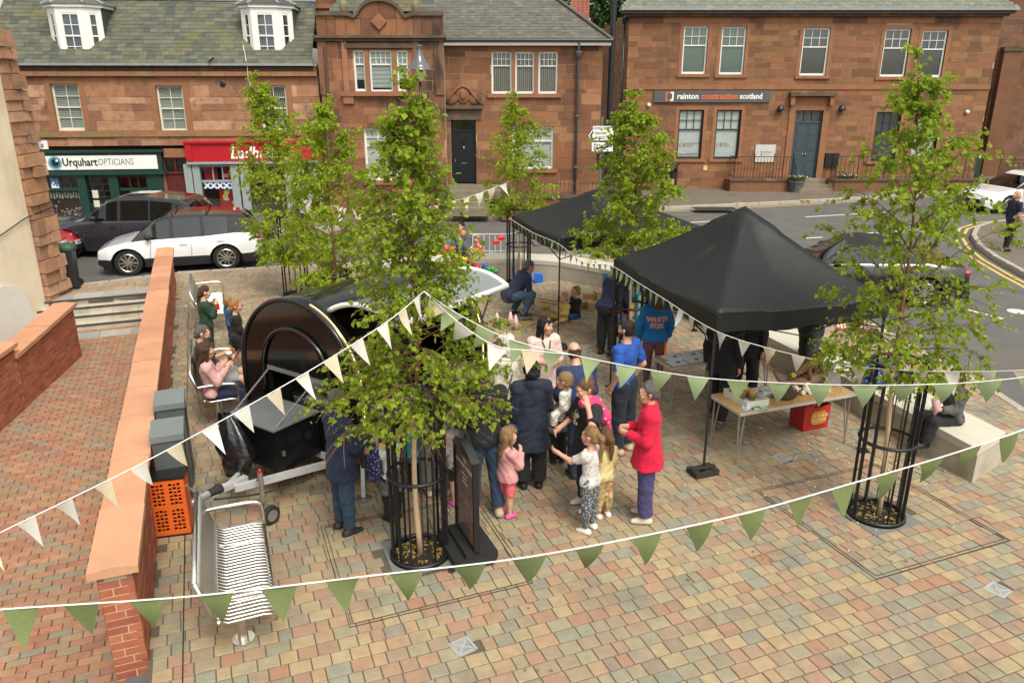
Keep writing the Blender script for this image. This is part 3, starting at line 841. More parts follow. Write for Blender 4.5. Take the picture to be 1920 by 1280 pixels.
# dormers
for dx, cy, hw in ((136, 64, 36), (499, 64, 36)):
 y0 = .30; u, z = F.P(dx, cy, y0); z0 = z - .95; z1 = z + .85
 dm = MB(); pf, ps, yb = .46, .88, y0 + .42
 plan = [(-pf, y0), (pf, y0), (ps, yb), (ps, yb + 1.5), (-ps, yb + 1.5), (-ps, yb)]
 r0, r1 = (-.27 + 0, .27, z - .78, z + .68), None
 # timber faces round the windows
 def face(a, b, cut, name='dormer_face'):
  a, b = Vector((u + a[0], a[1], 0)), Vector((u + b[0], b[1], 0)); d = (b - a); L_ = d.length; d.normalize(); n_ = Vector((d.y, -d.x, 0))
  q = MB(); ww = L_ - 2 * cut
  def pl(s0, s1, za, zb, o=.0, t_=.06):
   c_ = a + d * ((s0 + s1) / 2) + n_ * (o - t_ / 2); q.box((c_.x, c_.y, (za + zb) / 2), (s1 - s0, t_, zb - za), math.atan2(d.y, d.x))
  pl(0, cut, z0, z1); pl(L_ - cut, L_, z0, z1); pl(cut, L_ - cut, z0, z - .8); pl(cut, L_ - cut, z + .68, z1)
  o_ = q.build(name, sash, F.t)
  w_ = MB(); w_.M = Matrix.Translation(a + d * cut + n_ * -.03) @ Matrix.Rotation(math.atan2(d.y, d.x), 4, 'Z')
  fw = .045; w_.bb(0, fw, -.02, .03, z - .8, z + .68); w_.bb(ww - fw, ww, -.02, .03, z - .8, z + .68); w_.bb(fw, ww - fw, -.025, .03, z - .8, z - .72); w_.bb(fw, ww - fw, -.02, .03, z + .62, z + .68); w_.bb(fw, ww - fw, -.03, .025, z - .08, z - .03)
  nc = 2 if ww > .4 else 1
  if nc == 2: w_.bb(ww / 2 - .012, ww / 2 + .012, -.015, .02, z - .72, z + .62)
  for zz in (z - .4, z + .29): w_.bb(fw, ww - fw, -.012, .02, zz - .012, zz + .012)
  wo_ = w_.build('window', sash, F.t)
  p_ = MB(); p_.M = w_.M; p_.bb(fw, ww - fw, .0, .004, z - .72, z + .62); p_.build('pane', winglass, wo_)
  p_ = MB(); p_.M = w_.M; p_.bb(.01, ww - .01, .05, .055, z - .78, z + .66); p_.build('blind', blindd if nc == 1 else mat('blue_slat', (.16, .18, .24), .7, var=.1, pat='hstripe', pcol=(.09, .1, .15), pscale=6, pthr=.4), wo_)
 face(plan[0], plan[1], .17); face(plan[1], plan[2], .16); face(plan[5], plan[0], .16)
 for q in (dm,):
  q.bb(u - ps, u - ps + .05, yb, yb + 1.5, z0, z1); q.bb(u + ps - .05, u + ps, yb, yb + 1.5, z0, z1)
  q.build('dormer_cheek', slate_l, F.t)
 co = MB(); k_ = 1.09; co.slab([(u + p[0] * k_, (p[1] - yb) * k_ + yb - .02) for p in plan], z1, z1 + .10); co.build('dormer_cornice', sash, F.t)
 sk = MB(); sk.slab([(u + p[0] * 1.05, (p[1] - yb) * 1.05 + yb) for p in plan], z0 - .07, z0); sk.build('dormer_sill', lead, F.t)
 rf = MB(); ap = Vector((u, y0 + .75, z1 + .58)); ap2 = Vector((u, yb + 1.6, z1 + .58))
 B_ = [Vector((u + p[0] * 1.17, (p[1] - yb) * 1.17 + yb - .03, z1 + .10)) for p in plan]
 rf.add([*B_, ap, ap2], [(0, 1, 6), (1, 2, 6), (2, 3, 7, 6), (4, 5, 6, 7), (5, 0, 6)]); rf.build('dormer_roof', slate_l, F.t)
 hp = MB()
 for i in (0, 1, 2, 5): hp.tube([B_[i] + Vector((0, 0, .02)), ap + Vector((0, 0, .03))], .045, 6)
 hp.tube([ap + Vector((0, 0, .03)), ap2 + Vector((0, 0, .03))], .05, 6); hp.build('lead_ridge', lead, F.t)
# first floor windows
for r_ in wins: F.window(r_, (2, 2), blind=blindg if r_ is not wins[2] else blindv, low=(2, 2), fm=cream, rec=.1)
vent = MB(); vp = F.P(418, 157); vent.lathe((0, 0, 0), [(.1, 0), (.1, .03), (.06, .05)], 12); vo = vent.build('vent', black, F.t); vo.location = (vp[0], -.02, vp[1]); vo.rotation_euler = (R(90), 0, 0)
rl = MB(); rp = F.P(318, 87, .5); rl.box((rp[0], .62, rp[1]), (.35, .3, .06), rot=Matrix.Rotation(R(43), 3, 'X')); rl.build('roof_vent', lead, F.t)
sp = MB(); q = F.P(401, 116); sp.tube([(q[0] - .1, -.3, q[1] - .03), (q[0] + .08, -.3, q[1] + .12)], .03, 6); sp.build('overflow_pipe', black, F.t)
cb = MB(); a = F.P(457, 85, .3); b_ = F.P(466, 146, -.1); cb.tube([(a[0], .2, a[1]), (a[0] + .15, -.2, a[1] - .7), (b_[0], -.18, b_[1]), (b_[0] + .2, -.03, b_[1] - 1.2)], .012, 5); cb.build('cable', cream, F.t)
# optician's shop front
grn = mat('dark_green_paint', (.012, .045, .036), .35, var=.15, spec=.5)
gx0, gx1 = e0, U(306, 300); gz1 = Z(200, 281)
F.part('shop_fascia', grn, (gx0, gx1 + .0, -.16, .1, Z(200, 323), gz1 - .08)); F.part('shop_cornice', grn, (gx0, gx1 + .08, -.24, .1, gz1 - .078, gz1)); F.part('shop_band', grn, (gx0, gx1 + .06, -.22, .08, Z(200, 327), Z(200, 321.5)))
s0, s1 = F.P(81, 318), F.P(296, 290)
sg = F.part('shop_sign', white, (s0[0], s1[0], -.185, -.158, s0[1], s1[1]))
zt = (s0[1] + s1[1]) / 2
text('lettering', 'Urquhart', .38, mat('ink_black', (.01, .01, .012), .5), sg, (U(121, 304), -.188, zt + .01), bold=.008, sx=.82)
text('lettering', 'OPTICIANS', .33, mat('ink_teal', (.05, .14, .2), .5), sg, (U(187.5, 304), -.188, zt + .01), sx=.73, bold=-.003)
eye = MB(); eu = U(107.5, 304)
for i, (rr, dx, dz) in enumerate(((.24, 0, 0), (.185, .0, .0), (.125, .01, .01), (.045, .07, .08))):
 eye.add([(eu + dx + rr * math.cos(a), -.1885 - .0008 * i, zt + dz + rr * math.sin(a)) for a in [k * math.pi / 14 for k in range(28)]], [tuple(range(27, -1, -1))], mi=i)
eye.build('eye_emblem', [mat('eye_pale', (.25, .42, .5), .5), mat('eye_blue', (.04, .16, .24), .5), mat('eye_dark', (.005, .015, .03), .5), white], sg)
zb = Z(200, 421); zt2 = Z(200, 327)
shopback = mat('shop_interior', (.10, .07, .055), .9, var=.5, scale=2.2, stain=(.25, .16, .1), sscale=1.6, sthr=.58)
def shopwin(px0, px1, y0px, y1px, mull, trans, fm, y=0., bdepth=1.0):
 (u0, z0), (u1, z1) = F.P(px0, y1px), F.P(px1, y0px)
 f = MB(); f.bb(u0, u0 + .07, y - .05, y + .05, z0, z1); f.bb(u1 - .07, u1, y - .05, y + .05, z0, z1); f.bb(u0, u1, y - .048, y + .048, z1 - .06, z1 + .01); f.bb(u0, u1, y - .06, y + .06, z0 - .02, z0 + .08)
 if trans: zt_ = F.P(px0, trans)[1]; f.bb(u0 + .07, u1 - .07, y - .045, y + .04, zt_ - .04, zt_ + .04)
 for m_ in mull: x = F.P(m_, y0px)[0]; f.bb(x - .02, x + .02, y - .042, y + .038, zt_ if trans else z0, z1)
 fo = f.build('shop_window', fm, F.t)
 p_ = MB(); p_.bb(u0 + .07, u1 - .07, y, y + .006, z0 + .08, z1 - .06); p_.build('pane', winglass, fo)
 b = MB(); b.bb(u0, u1, y + bdepth, y + bdepth + .02, z0 - .3, z1 + .1); b.bb(u0, u1, y + .06, y + bdepth, z1 + .06, z1 + .08); b.bb(u0, u1, y + .06, y + bdepth, z0 - .05, z0 - .03); b.bb(u0 - .02, u0, y + .06, y + bdepth, z0, z1 + .08); b.bb(u1, u1 + .02, y + .06, y + bdepth, z0, z1 + .08); b.build('room', shopback, fo)
 return fo, u0, u1, z0, z1
fo, u0, u1, z0, z1 = shopwin(92, 151, 328, 416, [112, 131], 355, grn)
# flowers, hanging pegs and stickers in the window
fl = MB(); r_ = random.Random(9)
for i in range(60):
 x, z = r_.uniform(u0 + .12, u1 - .1), z0 + .12 + abs(r_.gauss(0, .2)); fl.ell((x, .2 + r_.random() * .2, z), (.045, .045, .04), 6, mi=0 if i % 3 == 0 else (1 if i % 3 == 1 else 2))
fl.build('flower_display', [mat('petal_pink', (.55, .22, .33), .7), mat('petal_white', (.7, .68, .62), .7), mat('pot_leaf', (.05, .1, .03), .7)], fo)
pg = MB()
for i in range(13): x = u0 + .1 + i * .095; pg.box((x, .12, Z(120, 366) - .02 * (i % 3)), (.05, .02, .2), mi=0, rot=Matrix.Rotation(r_.uniform(-.2, .2), 3, 'Y'))
pg.build('paper_garland', cream, fo)
stk = MB(); q = F.P(103, 345); stk.bb(q[0] - .13, q[0] + .13, -.006, -.003, q[1] - .2, q[1] + .2); stk.build('window_sticker', mat('sticker_blue', (.1, .2, .45), .5, pat='noise', pcol=(.75, .8, .85), pscale=9, pthr=.5), fo)
F.part('pilaster', grn, (U(152, 370), U(168, 370), -.12, .06, zb, zt2)); F.part('pilaster', grn, (U(209, 360), U(226, 360), -.12, .06, zb, zt2)); F.part('pilaster', grn, (U(280, 360), U(310, 360), -.12, .06, zb, zt2)); F.part('stall_riser', grn, (gx0, U(152, 400), -.1, .1, zb, Z(120, 414))); F.part('stall_riser', grn, (U(224, 400), U(280, 400), -.1, .1, zb, Z(250, 400)))
(d0, dz0), (d1, dz1) = F.P(168, 421), F.P(208, 329)
dr = MB(); dr.bb(d0, d0 + .09, .0, .06, dz0, dz1); dr.bb(d1 - .09, d1, .0, .06, dz0, dz1); dr.bb(d0, d1, .001, .059, dz1 - .08, dz1); dr.bb(d0, d1, .001, .059, dz0, dz0 + .75)
for i in (1, 2): x = d0 + (d1 - d0) * i / 3; dr.bb(x - .014, x + .014, .005, .05, dz0 + .75, dz1 - .08)
for i in (1, 2, 3): z = dz0 + .75 + (dz1 - dz0 - .83) * i / 4; dr.bb(d0 + .09, d1 - .09, .006, .049, z - .014, z + .014)
do = dr.build('door', grn, F.t); pp = MB(); pp.bb(d0 + .09, d1 - .09, .02, .026, dz0 + .75, dz1 - .08); pp.build('pane', winglass, do); pp = MB(); pp.bb(d0, d1, .6, .62, dz0, dz1); pp.build('room', shopback, do)
nt_ = MB(); q = F.P(179, 364); nt_.bb(q[0] - .1, q[0] + .1, -.008, -.004, q[1] - .14, q[1] + .14); q = F.P(182, 382); nt_.bb(q[0] - .1, q[0] + .1, -.008, -.004, q[1] - .12, q[1] + .12); nt_.build('door_notice', mat('paper', (.6, .57, .48), .8, var=.1, scale=9), do)
fo, u0, u1, z0, z1 = shopwin(227, 279, 328, 400, [242, 258], 355, grn)
ps_ = MB(); q = F.P(255, 368); ps_.bb(q[0] - .19, q[0] + .19, .03, .035, q[1] - .22, q[1] + .2); ps_.build('window_poster', mat('poster_pale', (.7, .75, .8), .6, pat='noise', pcol=((.75, .6, .15), (.35, .2, .15), (.75, .78, .8)), pscale=4, pthr=.45), fo)
# maroon close door between the shops
mar = mat('maroon_paint', (.10, .018, .018), .45, var=.12)
(d0, dz0), (d1, dz1) = F.P(318, 421), F.P(352, 296)
F.part('lintel', dress, (gx1 + .06, U(352, 290), -.05, .2, Z(330, 295), Z(330, 279)))
F.part('jamb_stone', dress, (gx1, d0, -.02, .2, dz0, dz1))
zt_ = Z(335, 326)
dd = MB(); dd.bb(d0, d1, .08, .14, dz0, zt_)
do = dd.build('close_door', mar, F.t)
for i in (0, 1):
 for (za, zz) in ((.1, .4), (.46, .9)):
  a = d0 + .07 + i * (d1 - d0) * .48; b = MB(); b.bb(a, a + (d1 - d0) * .36, .065, .082, dz0 + (zt_ - dz0) * za, dz0 + (zt_ - dz0) * zz); b.build('door_panel', mar, do)
F.part('door_frame', mar, (d0, d1, .03, .12, zt_ - .005, zt_ + .07), (d0, d0 + .05, .03, .12, zt_ + .07, dz1), (d1 - .05, d1, .03, .12, zt_ + .07, dz1), ((d0 + d1) / 2 - .025, (d0 + d1) / 2 + .025, .03, .12, zt_ + .07, dz1), (d0, d1, .029, .12, dz1 - .05, dz1))
F.part('fanlight', winglass, (d0, d1, .1, .105, zt_ + .07, dz1 - .05)); F.part('room', roomdark, (d0, d1, .3, .32, dz0, dz1))
# bookmaker
red = mat('red_fascia', (.42, .012, .02), .4, var=.06); gry = mat('grey_shopfront', (.27, .31, .31), .5, var=.08)
b0, b1 = U(351, 290), W1 - .05
rf_ = F.part('shop_fascia', red, (b0, b1, -.18, .1, Z(400, 302), Z(400, 268))); F.part('shop_cornice', red, (b0 - .04, b1, -.26, .1, Z(400, 2 + 266), Z(400, 264)))
F.part('fascia_bracket', red, (b0, b0 + .22, -.22, -.18, Z(400, 301), Z(400, 269)))
F.part('shop_band', gry, (b0, b1, -.24, .08, Z(400, 307), Z(400, 302.5)))
text('lettering', 'Ladbrokes', .58, white, rf_, (U(433, 288), -.185, Z(433, 287)), bold=.012, shear=.22, sx=.9)
zb = Z(420, 421)
for a, c in ((352, 366), (368, 381), (438, 452), (455, 470), (538, 552), (560, 608)): F.part('pilaster', gry, (U(a, 360), U(c, 360), -.14 + .03 * (a % 2), .06, zb, Z(420, 307)))
F.part('stall_riser', gry, (b0, b1, -.08, .1, zb, Z(420, 402)))
fo, u0, u1, z0, z1 = shopwin(381, 438, 309, 400, [398, 416], 340, gry, bdepth=.5)
po = MB(); q0, q1 = F.P(415, 396), F.P(437, 345); po.bb(q0[0], q1[0], .05, .055, q0[1], q1[1]); po.build('window_poster', mat('poster_red', (.45, .02, .02), .5, pat='noise', pcol=((.6, .5, .1), (.08, .1, .3), (.6, .6, .6)), pscale=3.2, pthr=.38), fo)
po = MB(); q0, q1 = F.P(384, 338), F.P(438, 309); po.bb(q0[0], q0[0] + .45, .06, .065, q0[1], q1[1]); po.bb(q1[0] - .4, q1[0] - .07, .06, .065, q0[1], q1[1]); po.build('window_banner', mat('poster_red2', (.4, .02, .03), .5), fo)
text('lettering', 'BET £5 FREE', .17, white, fo, (U(419, 331), .058, Z(420, 330)), sx=.8)
for i in range(5):
 q = F.P(389 + i * 12, 348); fb = MB(); h_ = .11; fb.bb(q[0] - h_, q[0] + h_, -.012, -.008, q[1] - h_, q[1] + h_, mi=0)
 for sg_ in (1, -1): fb.box((q[0], -.0135 - .001 * (sg_ > 0), q[1]), (h_ * 2.7, .002, .05), mi=1, rot=Matrix.Rotation(sg_ * R(45), 3, 'Y'))
 fb.build('saltire_flag', [mat('flag_blue', (.03, .08, .35), .6), white], fo)
fo, u0, u1, z0, z1 = shopwin(470, 538, 309, 420, [492, 515], 340, gry, bdepth=.5)
fo, u0, u1, z0, z1 = shopwin(500 + 53, 560, 309, 402, [], 0, gry, bdepth=.5)

# ---------------------------------------------------------------- middle building: curved gable bay and three-light windows
F = Facade('gabled_building', 'red sandstone building with a curved stone gable bay and dark front door', (-7.2, 29.0, 0), 0)
Y1 = -.32
U = lambda px, py, y=0: F.P(px, py, y)[0]
Z = lambda px, py, y=0: F.P(px, py, y)[1]
ub0, ub1 = F.P(597, 100, Y1)[0], F.P(832, 100, Y1)[0]; um1 = U(1130, 100)
bw = [F.rect(677.5, 133, 21, 76), F.rect(717, 133.5, 42, 78), F.rect(757, 133, 21, 76)]
gw = F.rect(722, 288, 70, 98)
for r_ in bw + [gw]: F.open(r_)
zB = Z(700, 420); zcr = Z(700, 79, Y1);
F.stones(ub0, ub1, -.1, zcr, (.24, .36), (.5, 1.1), stone_b, 11, y=Y1, nmax=170)
zp0, zp1 = Z(700, 72, Y1), Z(700, 30, Y1)
F.part('parapet_cornice', dress_k, (ub0 - .12, ub1 + .1, Y1 - .22, .2, zp0, zp0 + .09), (ub0 - .06, ub1 + .05, Y1 - .12, .2, zp0 - .1, zp0 - .002))
# curved gable: outline, then its coping
cx = (U(712, 30, Y1)); zt = Z(712, 3, Y1); hw = .0
def gable(t):                                        # height of the parapet along the bay
 x = abs(t - cx); R0 = U(752, 30, Y1) - cx;
 if x < R0: return zp1 + .0 + (zt - zp1 + .12) * math.sqrt(max(0, 1 - (x / (R0 * 1.06)) ** 2)) - .12
 f = (x - R0) / (U(776, 30, Y1) - U(752, 30, Y1))
 if f < 1: return zp1 - .12 + .0 + .12 * (.5 - .5 * math.cos(math.pi * min(1, f * 1.0))) + max(0, .17 * (1 - f * 3))
 return zp1
st_ = [ub0 + (ub1 - ub0) * i / 60 for i in range(61)]
nstone = []
for zA, zC in ((zp0 + .09, zp0 + .62), (zp0 + .62, zp0 + 1.15), (zp0 + 1.15, 99)):
 lens = [0, 5, 9, 14, 21, 30, 38, 46, 50, 55, 60] if zC < 90 else [0, 8, 18, 24, 30, 36, 42, 52, 60]
 if zA > zp1: pass
 for i0, i1 in zip(lens[:-1], lens[1:]):
  top = [(u, min(zC, gable(u))) for u in st_[i0:i1 + 1]]
  if max(z for u, z in top) < zA + .06: continue
  poly = [(st_[i0] + .006, zA + .004), (st_[i1] - .006, zA + .004)] + [(min(max(u, st_[i0] + .006), st_[i1] - .006), max(z - .006, zA + .005)) for u, z in reversed(top)]
  b = MB(); b.prism(poly, Y1 - .02, Y1 + .3); b.build('gable_stone', stone_b if (i0 % 2 or zC > 90) else stone_m, F.t)
c = MB()
for i in range(60):
 a, b_ = st_[i], st_[i + 1]; za, zb_ = gable(a), gable(b_); th = .13
 c.add([(a, Y1 - .1, za), (b_, Y1 - .1, zb_), (b_, Y1 + .34, zb_), (a, Y1 + .34, za), (a, Y1 - .1, za + th), (b_, Y1 - .1, zb_ + th), (b_, Y1 + .34, zb_ + th), (a, Y1 + .34, za + th)], [(0, 1, 5, 4), (4, 5, 6, 7), (2, 3, 7, 6), (3, 2, 1, 0)] + ([(3, 0, 4, 7)] if i == 0 else []) + ([(1, 2, 6, 5)] if i == 59 else []))
c.build('gable_coping', dress_k, F.t)
dz = MB(); q = F.P(711, 41, Y1); dz.prism([(q[0], q[1] - .27), (q[0] + .27, q[1]), (q[0], q[1] + .27), (q[0] - .27, q[1])], Y1 - .1, Y1); dz.build('diamond_stone', dress, F.t)
for px in (643, 779):
 q = F.P(px, 28, Y1); b = MB(); b.lathe((q[0], Y1 + .1, zp1 + .12), [(.08, 0), (.1, .05), (.13, .16), (.13, .26), (.08, .38), (.02, .43)], 12); b.build('finial', mat('lichen_stone', (.2, .17, .1), .9, var=.3), F.t)
for a, c_ in ((597, 614), (642, 652), (774, 786), (815, 832)): F.part('pilaster', stone_b, (U(a, 110, Y1), U(c_, 110, Y1), Y1 - .07, Y1, Z(700, 178, Y1), zp0 - .1))
F.part('hood_mould', dress_k, (bw[0][0] - .25, bw[2][1] + .25, Y1 - .1, Y1 + .05, bw[1][3] + .06, bw[1][3] + .2))
F.part('sill', dress, (bw[0][0] - .5, bw[2][1] + .5, Y1 - .16, Y1 + .25, bw[0][2] - .16, bw[0][2] - .02)); F.part('sill_corbel', dress, (bw[0][0] - .42, bw[0][0] - .05, Y1 - .12, Y1, bw[0][2] - .42, bw[0][2] - .16), (bw[2][1] + .05, bw[2][1] + .42, Y1 - .12, Y1, bw[0][2] - .42, bw[0][2] - .16))
for a, c_ in ((bw[0][1], bw[1][0]), (bw[1][1], bw[2][0])): F.part('mullion', dress, (a, c_, Y1 - .03, Y1 + .2, bw[1][2], bw[1][3]))
blz = mat('banded_blind', (.66, .68, .66), .8, var=.03, pat='hstripe', pcol=(.42, .45, .45), pscale=2.2, pthr=.35)
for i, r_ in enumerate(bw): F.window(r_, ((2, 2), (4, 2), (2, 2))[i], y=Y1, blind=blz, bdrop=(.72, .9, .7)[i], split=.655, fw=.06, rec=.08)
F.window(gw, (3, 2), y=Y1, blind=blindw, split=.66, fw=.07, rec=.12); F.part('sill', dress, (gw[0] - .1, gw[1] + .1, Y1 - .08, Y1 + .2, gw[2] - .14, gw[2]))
# recessed right part
mw = [F.rect(940.5, 136, 38, 80), F.rect(984, 136.5, 36, 79), F.rect(1027.5, 136.5, 36, 79)]
mg = F.rect(999, 277.5, 76, 79); dr_ = (U(846, 290), U(893, 290), Z(870, 346), Z(870, 225))
for r_ in mw + [mg, dr_]: F.open(r_)
ze = Z(980, 86)
F.stones(ub1 - .05, um1, -.1, ze, (.2, .34), (.45, 1.0), stone_m, 12, nmax=130)
for a, c_ in ((mw[0][1], mw[1][0]), (mw[1][1], mw[2][0])): F.part('mullion', dress, (a, c_, -.02, .2, mw[0][2], mw[0][3]))
F.part('lintel', dress, (mw[0][0] - .1, mw[2][1] + .1, -.02, .2, mw[0][3], mw[0][3] + .22)); F.part('sill', dress, (mw[0][0] - .15, mw[2][1] + .15, -.09, .2, mw[0][2] - .13, mw[0][2]))
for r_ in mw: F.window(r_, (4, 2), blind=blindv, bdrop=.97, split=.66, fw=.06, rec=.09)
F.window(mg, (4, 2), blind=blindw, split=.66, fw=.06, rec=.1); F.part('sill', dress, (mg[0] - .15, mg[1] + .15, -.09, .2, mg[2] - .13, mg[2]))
F.part('eaves_board', white, (ub1, um1 + .25, -.3, .1, ze + .0, ze + .1)); gt = MB(); gt.tube([(ub1, -.36, ze + .16), (um1 + .3, -.36, ze + .16)], .06, 8); gt.build('gutter', black, F.t)
F.roof(ub0 + 1.1, um1 + .3, ze + .14, -.32, R(38), 5.2, slate_m, 13, hipr=.78, h_=.16, w_=(.2, .3))
F.roof(ub0 + .3, ub1 - .2, zp1 + .2, .5, R(45), 3.4, slate_l, 14, hipr=.5, hipl=.5, nmax=80)
rr = MB(); rr.bar((um1 + .3, -.32, ze + .2), (um1 + .3 - .78 * 5.2, -.32 + 5.2 * math.cos(R(38)), ze + .2 + 5.2 * math.sin(R(38))), .16, .05); rr.build('hip_ridge', slate_m, F.t)
dm_ = mat('black_door_paint', (.012, .014, .018), .3, var=.05)
d0, d1, z0, z1 = dr_; zd = Z(870, 248)
do = F.part('front_door', dm_, (d0 + .08, d1 - .08, .16, .22, z0 + .05, zd)); F.part('door_frame', dm_, (d0, d0 + .08, .13, .25, z0, z1), (d1 - .08, d1, .13, .25, z0, z1), (d0 + .08, d1 - .08, .131, .25, z1 - .07, z1), (d0 + .08, d1 - .08, .131, .25, zd, zd + .07))
F.part('fanlight', winglass, (d0 + .08, d1 - .08, .17, .176, zd + .07, z1 - .07)); F.part('room', roomdark, (d0, d1, .5, .52, z0, z1))
dw_ = d1 - d0; dh = zd - z0
for (a, b_, c_, e_) in ((.2, .46, .06, .36), (.54, .8, .06, .36), (.2, .46, .44, .66), (.54, .8, .44, .66)):
 b = MB(); b.bb(d0 + dw_ * a, d0 + dw_ * b_, .148, .162, z0 + dh * c_, z0 + dh * e_); b.build('door_panel', dm_, do)
b = MB(); b.prism([(d0 + dw_ * .5 + .16 * math.cos(k * math.pi / 8), z0 + dh * .78 + .16 * math.sin(k * math.pi / 8)) for k in range(9)], .15, .162); b.build('door_light', winglass, do)
b = MB(); b.bb(d0 + dw_ * .38, d0 + dw_ * .62, .15, .162, z0 + dh * .39, z0 + dh * .42); b.build('letter_plate', chrome, do)
b = MB(); b.ell((d0 + dw_ * .5, .145, z0 + dh * .70), (.03, .02, .05), 8); b.build('knocker', chrome, do)
b = MB(); b.bb(d0 + .12, d0 + .15, .12, .16, z0 + dh * .42, z0 + dh * .5); b.build('handle', chrome, do)
F.part('door_hood', dress_k, (d0 - .3, d1 + .25, -.18, .2, z1 + .38, z1 + .5)); F.part('lintel', dress_k, (d0 - .25, d1 + .2, -.04, .2, z1, z1 + .36))
cr = MB(); q = F.P(868, 180);
for dx, s_ in ((-.42, 1), (.42, -1), (0, 0)): cr.ell((q[0] + dx, -.02, q[1] - (.1 if s_ else -.05)), (.24 if s_ else .27, .07, .22 if s_ else .34), 12)
cr.tube([(q[0] - .7, -.05, q[1] - .34), (q[0] - .45, -.07, q[1] - .05), (q[0] - .2, -.07, q[1] + .25), (q[0], -.08, q[1] + .35), (q[0] + .2, -.07, q[1] + .25), (q[0] + .45, -.07, q[1] - .05), (q[0] + .7, -.05, q[1] - .34)], .05, 6); cr.ell((q[0], -.08, q[1] + .05), (.13, .05, .2), 10)
cr.build('carved_crest', stone_b, F.t, smooth=True)
# door steps and garden wall with railings
stm = mat('worn_step_stone', (.20, .17, .12), .9, var=.25, scale=3, stain=(.10, .085, .055), sscale=1.5)
for i in range(5):
 F.part('step', stm, (d0 - .1 + 0 * i, d1 + .9 if i > 2 else d1 + .5, -1.55 + .3 * i, .1, z0 - .16 * (5 - i) - .12, z0 - .16 * (4 - i)))
F.part('lower_wall', stone_m, (d1 + .95, um1 + .3, -1.5, -1.25, -.05, .72)); F.part('wall_coping', dress_k, (d1 + .9, um1 + .35, -1.56, -1.19, .722, .83))
F.part('terrace_fill', pav_far, (d1 + .95, um1 + .3, -1.248, .0, -.05, .6))
rg = MB(); zr0 = .83
for i in range(26):
 x = d1 + 1.2 + i * .14
 if x > um1: break
 rg.bb(x - .012, x + .012, -1.39, -1.366, zr0, zr0 + .5)
rg.bb(d1 + 1.1, um1, -1.385, -1.37, zr0 + .08, zr0 + .1); rg.bb(d1 + 1.1, um1, -1.3851, -1.3699, zr0 + .38, zr0 + .4); rg.build('railing', mat('rusty_iron', (.12, .05, .03), .8, var=.3), F.t, kind='stuff')
dp = MB(); q = U(1084, 100); dp.tube([(q, -.36, ze + .14), (q, -.12, ze - .2), (q, -.11, 0)], .05, 8); dp.lathe((q, -.12, ze - .45), [(.06, 0), (.1, .12), (.14, .2), (.16, .26)], 8)
for z in (ze - 2.4, ze - 4.2, ze - 6): dp.lathe((q, -.11, z), [(.075, 0), (.075, .07)], 8)
dp.build('downpipe', mat('grey_pipe', (.10, .10, .10), .5), F.t, smooth=True)
dp = MB(); q = U(612, 120, Y1); dp.tube([(q, Y1 - .1, Z(612, 88, Y1)), (q, Y1 - .1, 1)], .05, 8); dp.build('downpipe', mat('rusty_pipe', (.09, .055, .04), .8, var=.3), F.t)
# chimneys
F.part('back_wall', stone_d, (ub0 + .02, um1, .9, 6, -.1, ze - .05))
for px, yy, wd, hh, m_ in ((622, 2.6, .75, 9.9, stone_b),):
 q = F.P(px, 20, yy)[0]; F.part('chimney', m_, (q - wd, q + wd, yy - .4, yy + .4, ze, 10)); F.part('chimney_band', dress, (q - wd - .06, q + wd + .06, yy - .46, yy + .46, Z(622, 18, yy), Z(622, 18, yy) + .14))
 for dx in (-.4, 0., .4): b = MB(); b.lathe((q + dx, yy, 10), [(.14, 0), (.12, .5), (.15, .55)], 10); b.build('chimney_pot', dress, F.t)

# ---------------------------------------------------------------- right building
F = Facade('office_building', 'large red sandstone office building with a blue grey double door and company sign', (5.0, 35.6, 0), 0)
U = lambda px, py, y=0: F.P(px, py, y)[0]
Z = lambda px, py, y=0: F.P(px, py, y)[1]
u1 = 15.9; up = [F.rect(1303, 94, 46, 90), F.rect(1374, 95, 46, 90), F.rect(1528, 97, 50, 90), F.rect(1679, 99, 48, 90), F.rect(1748, 101, 47, 88)]
gd = [F.rect(1294, 252, 46, 92), F.rect(1364, 252, 46, 92), F.rect(1661, 256, 46, 92), F.rect(1735, 256, 46, 92)]
dr_ = (U(1485, 270), U(1536, 270), Z(1510, 334), Z(1510, 207))
for r_ in up + gd + [dr_]: F.open(r_)
zs0, zs1 = Z(1500, 168), Z(1500, 158); ze = Z(1500, 22)
F.stones(0, u1, -.1, zs0, (.2, .24), (.35, .8), stone_r, 21, nmax=150); F.stones(0, u1, zs1, ze - .45, (.2, .24), (.35, .8), stone_r, 22, nmax=150)
for i in range(11): a = u1 * i / 11; F.part('string_course', dress, (a + .004, a + u1 / 11 - .004, -.05, .1, zs0, zs1)); F.part('frieze_stone', dress if i % 3 else stone_b, (a + .004, a + u1 / 11 - .004, -.03, .2, ze - .45, ze - .12))
F.part('cornice', dress_k, (-.3, u1 + .3, -.35, .2, ze - .1, ze + .02), (-.15, u1 + .15, -.2, .2, ze - .2, ze - .102)); F.part('gutter', lead, (-.4, u1 + .4, -.46, -.2, ze + .022, ze + .12))
F.roof(-.4, u1 + .4, ze + .12, -.36, R(40), 2.6, slate_r, 23, hipr=.75, hipl=.6, nmax=200)
for i, r_ in enumerate(up):
 F.surround(r_, .15, proud=.02); F.window(r_, (3, 2), blind=(mat('green_blind', (.16, .21, .17), .7, var=.12, scale=1.4), blindd)[i > 1], split=.60, fw=.07, rec=.08, bdrop=.98)
 if i > 1:
  for k_ in (.33, .72): F.part('blind_tape', tape, (r_[0] + (r_[1] - r_[0]) * k_ - .02, r_[0] + (r_[1] - r_[0]) * k_ + .02, .17, .175, r_[2] + .1, r_[3] - .1))
slw = mat('slate_blue_paint', (.02, .028, .034), .4, var=.08)
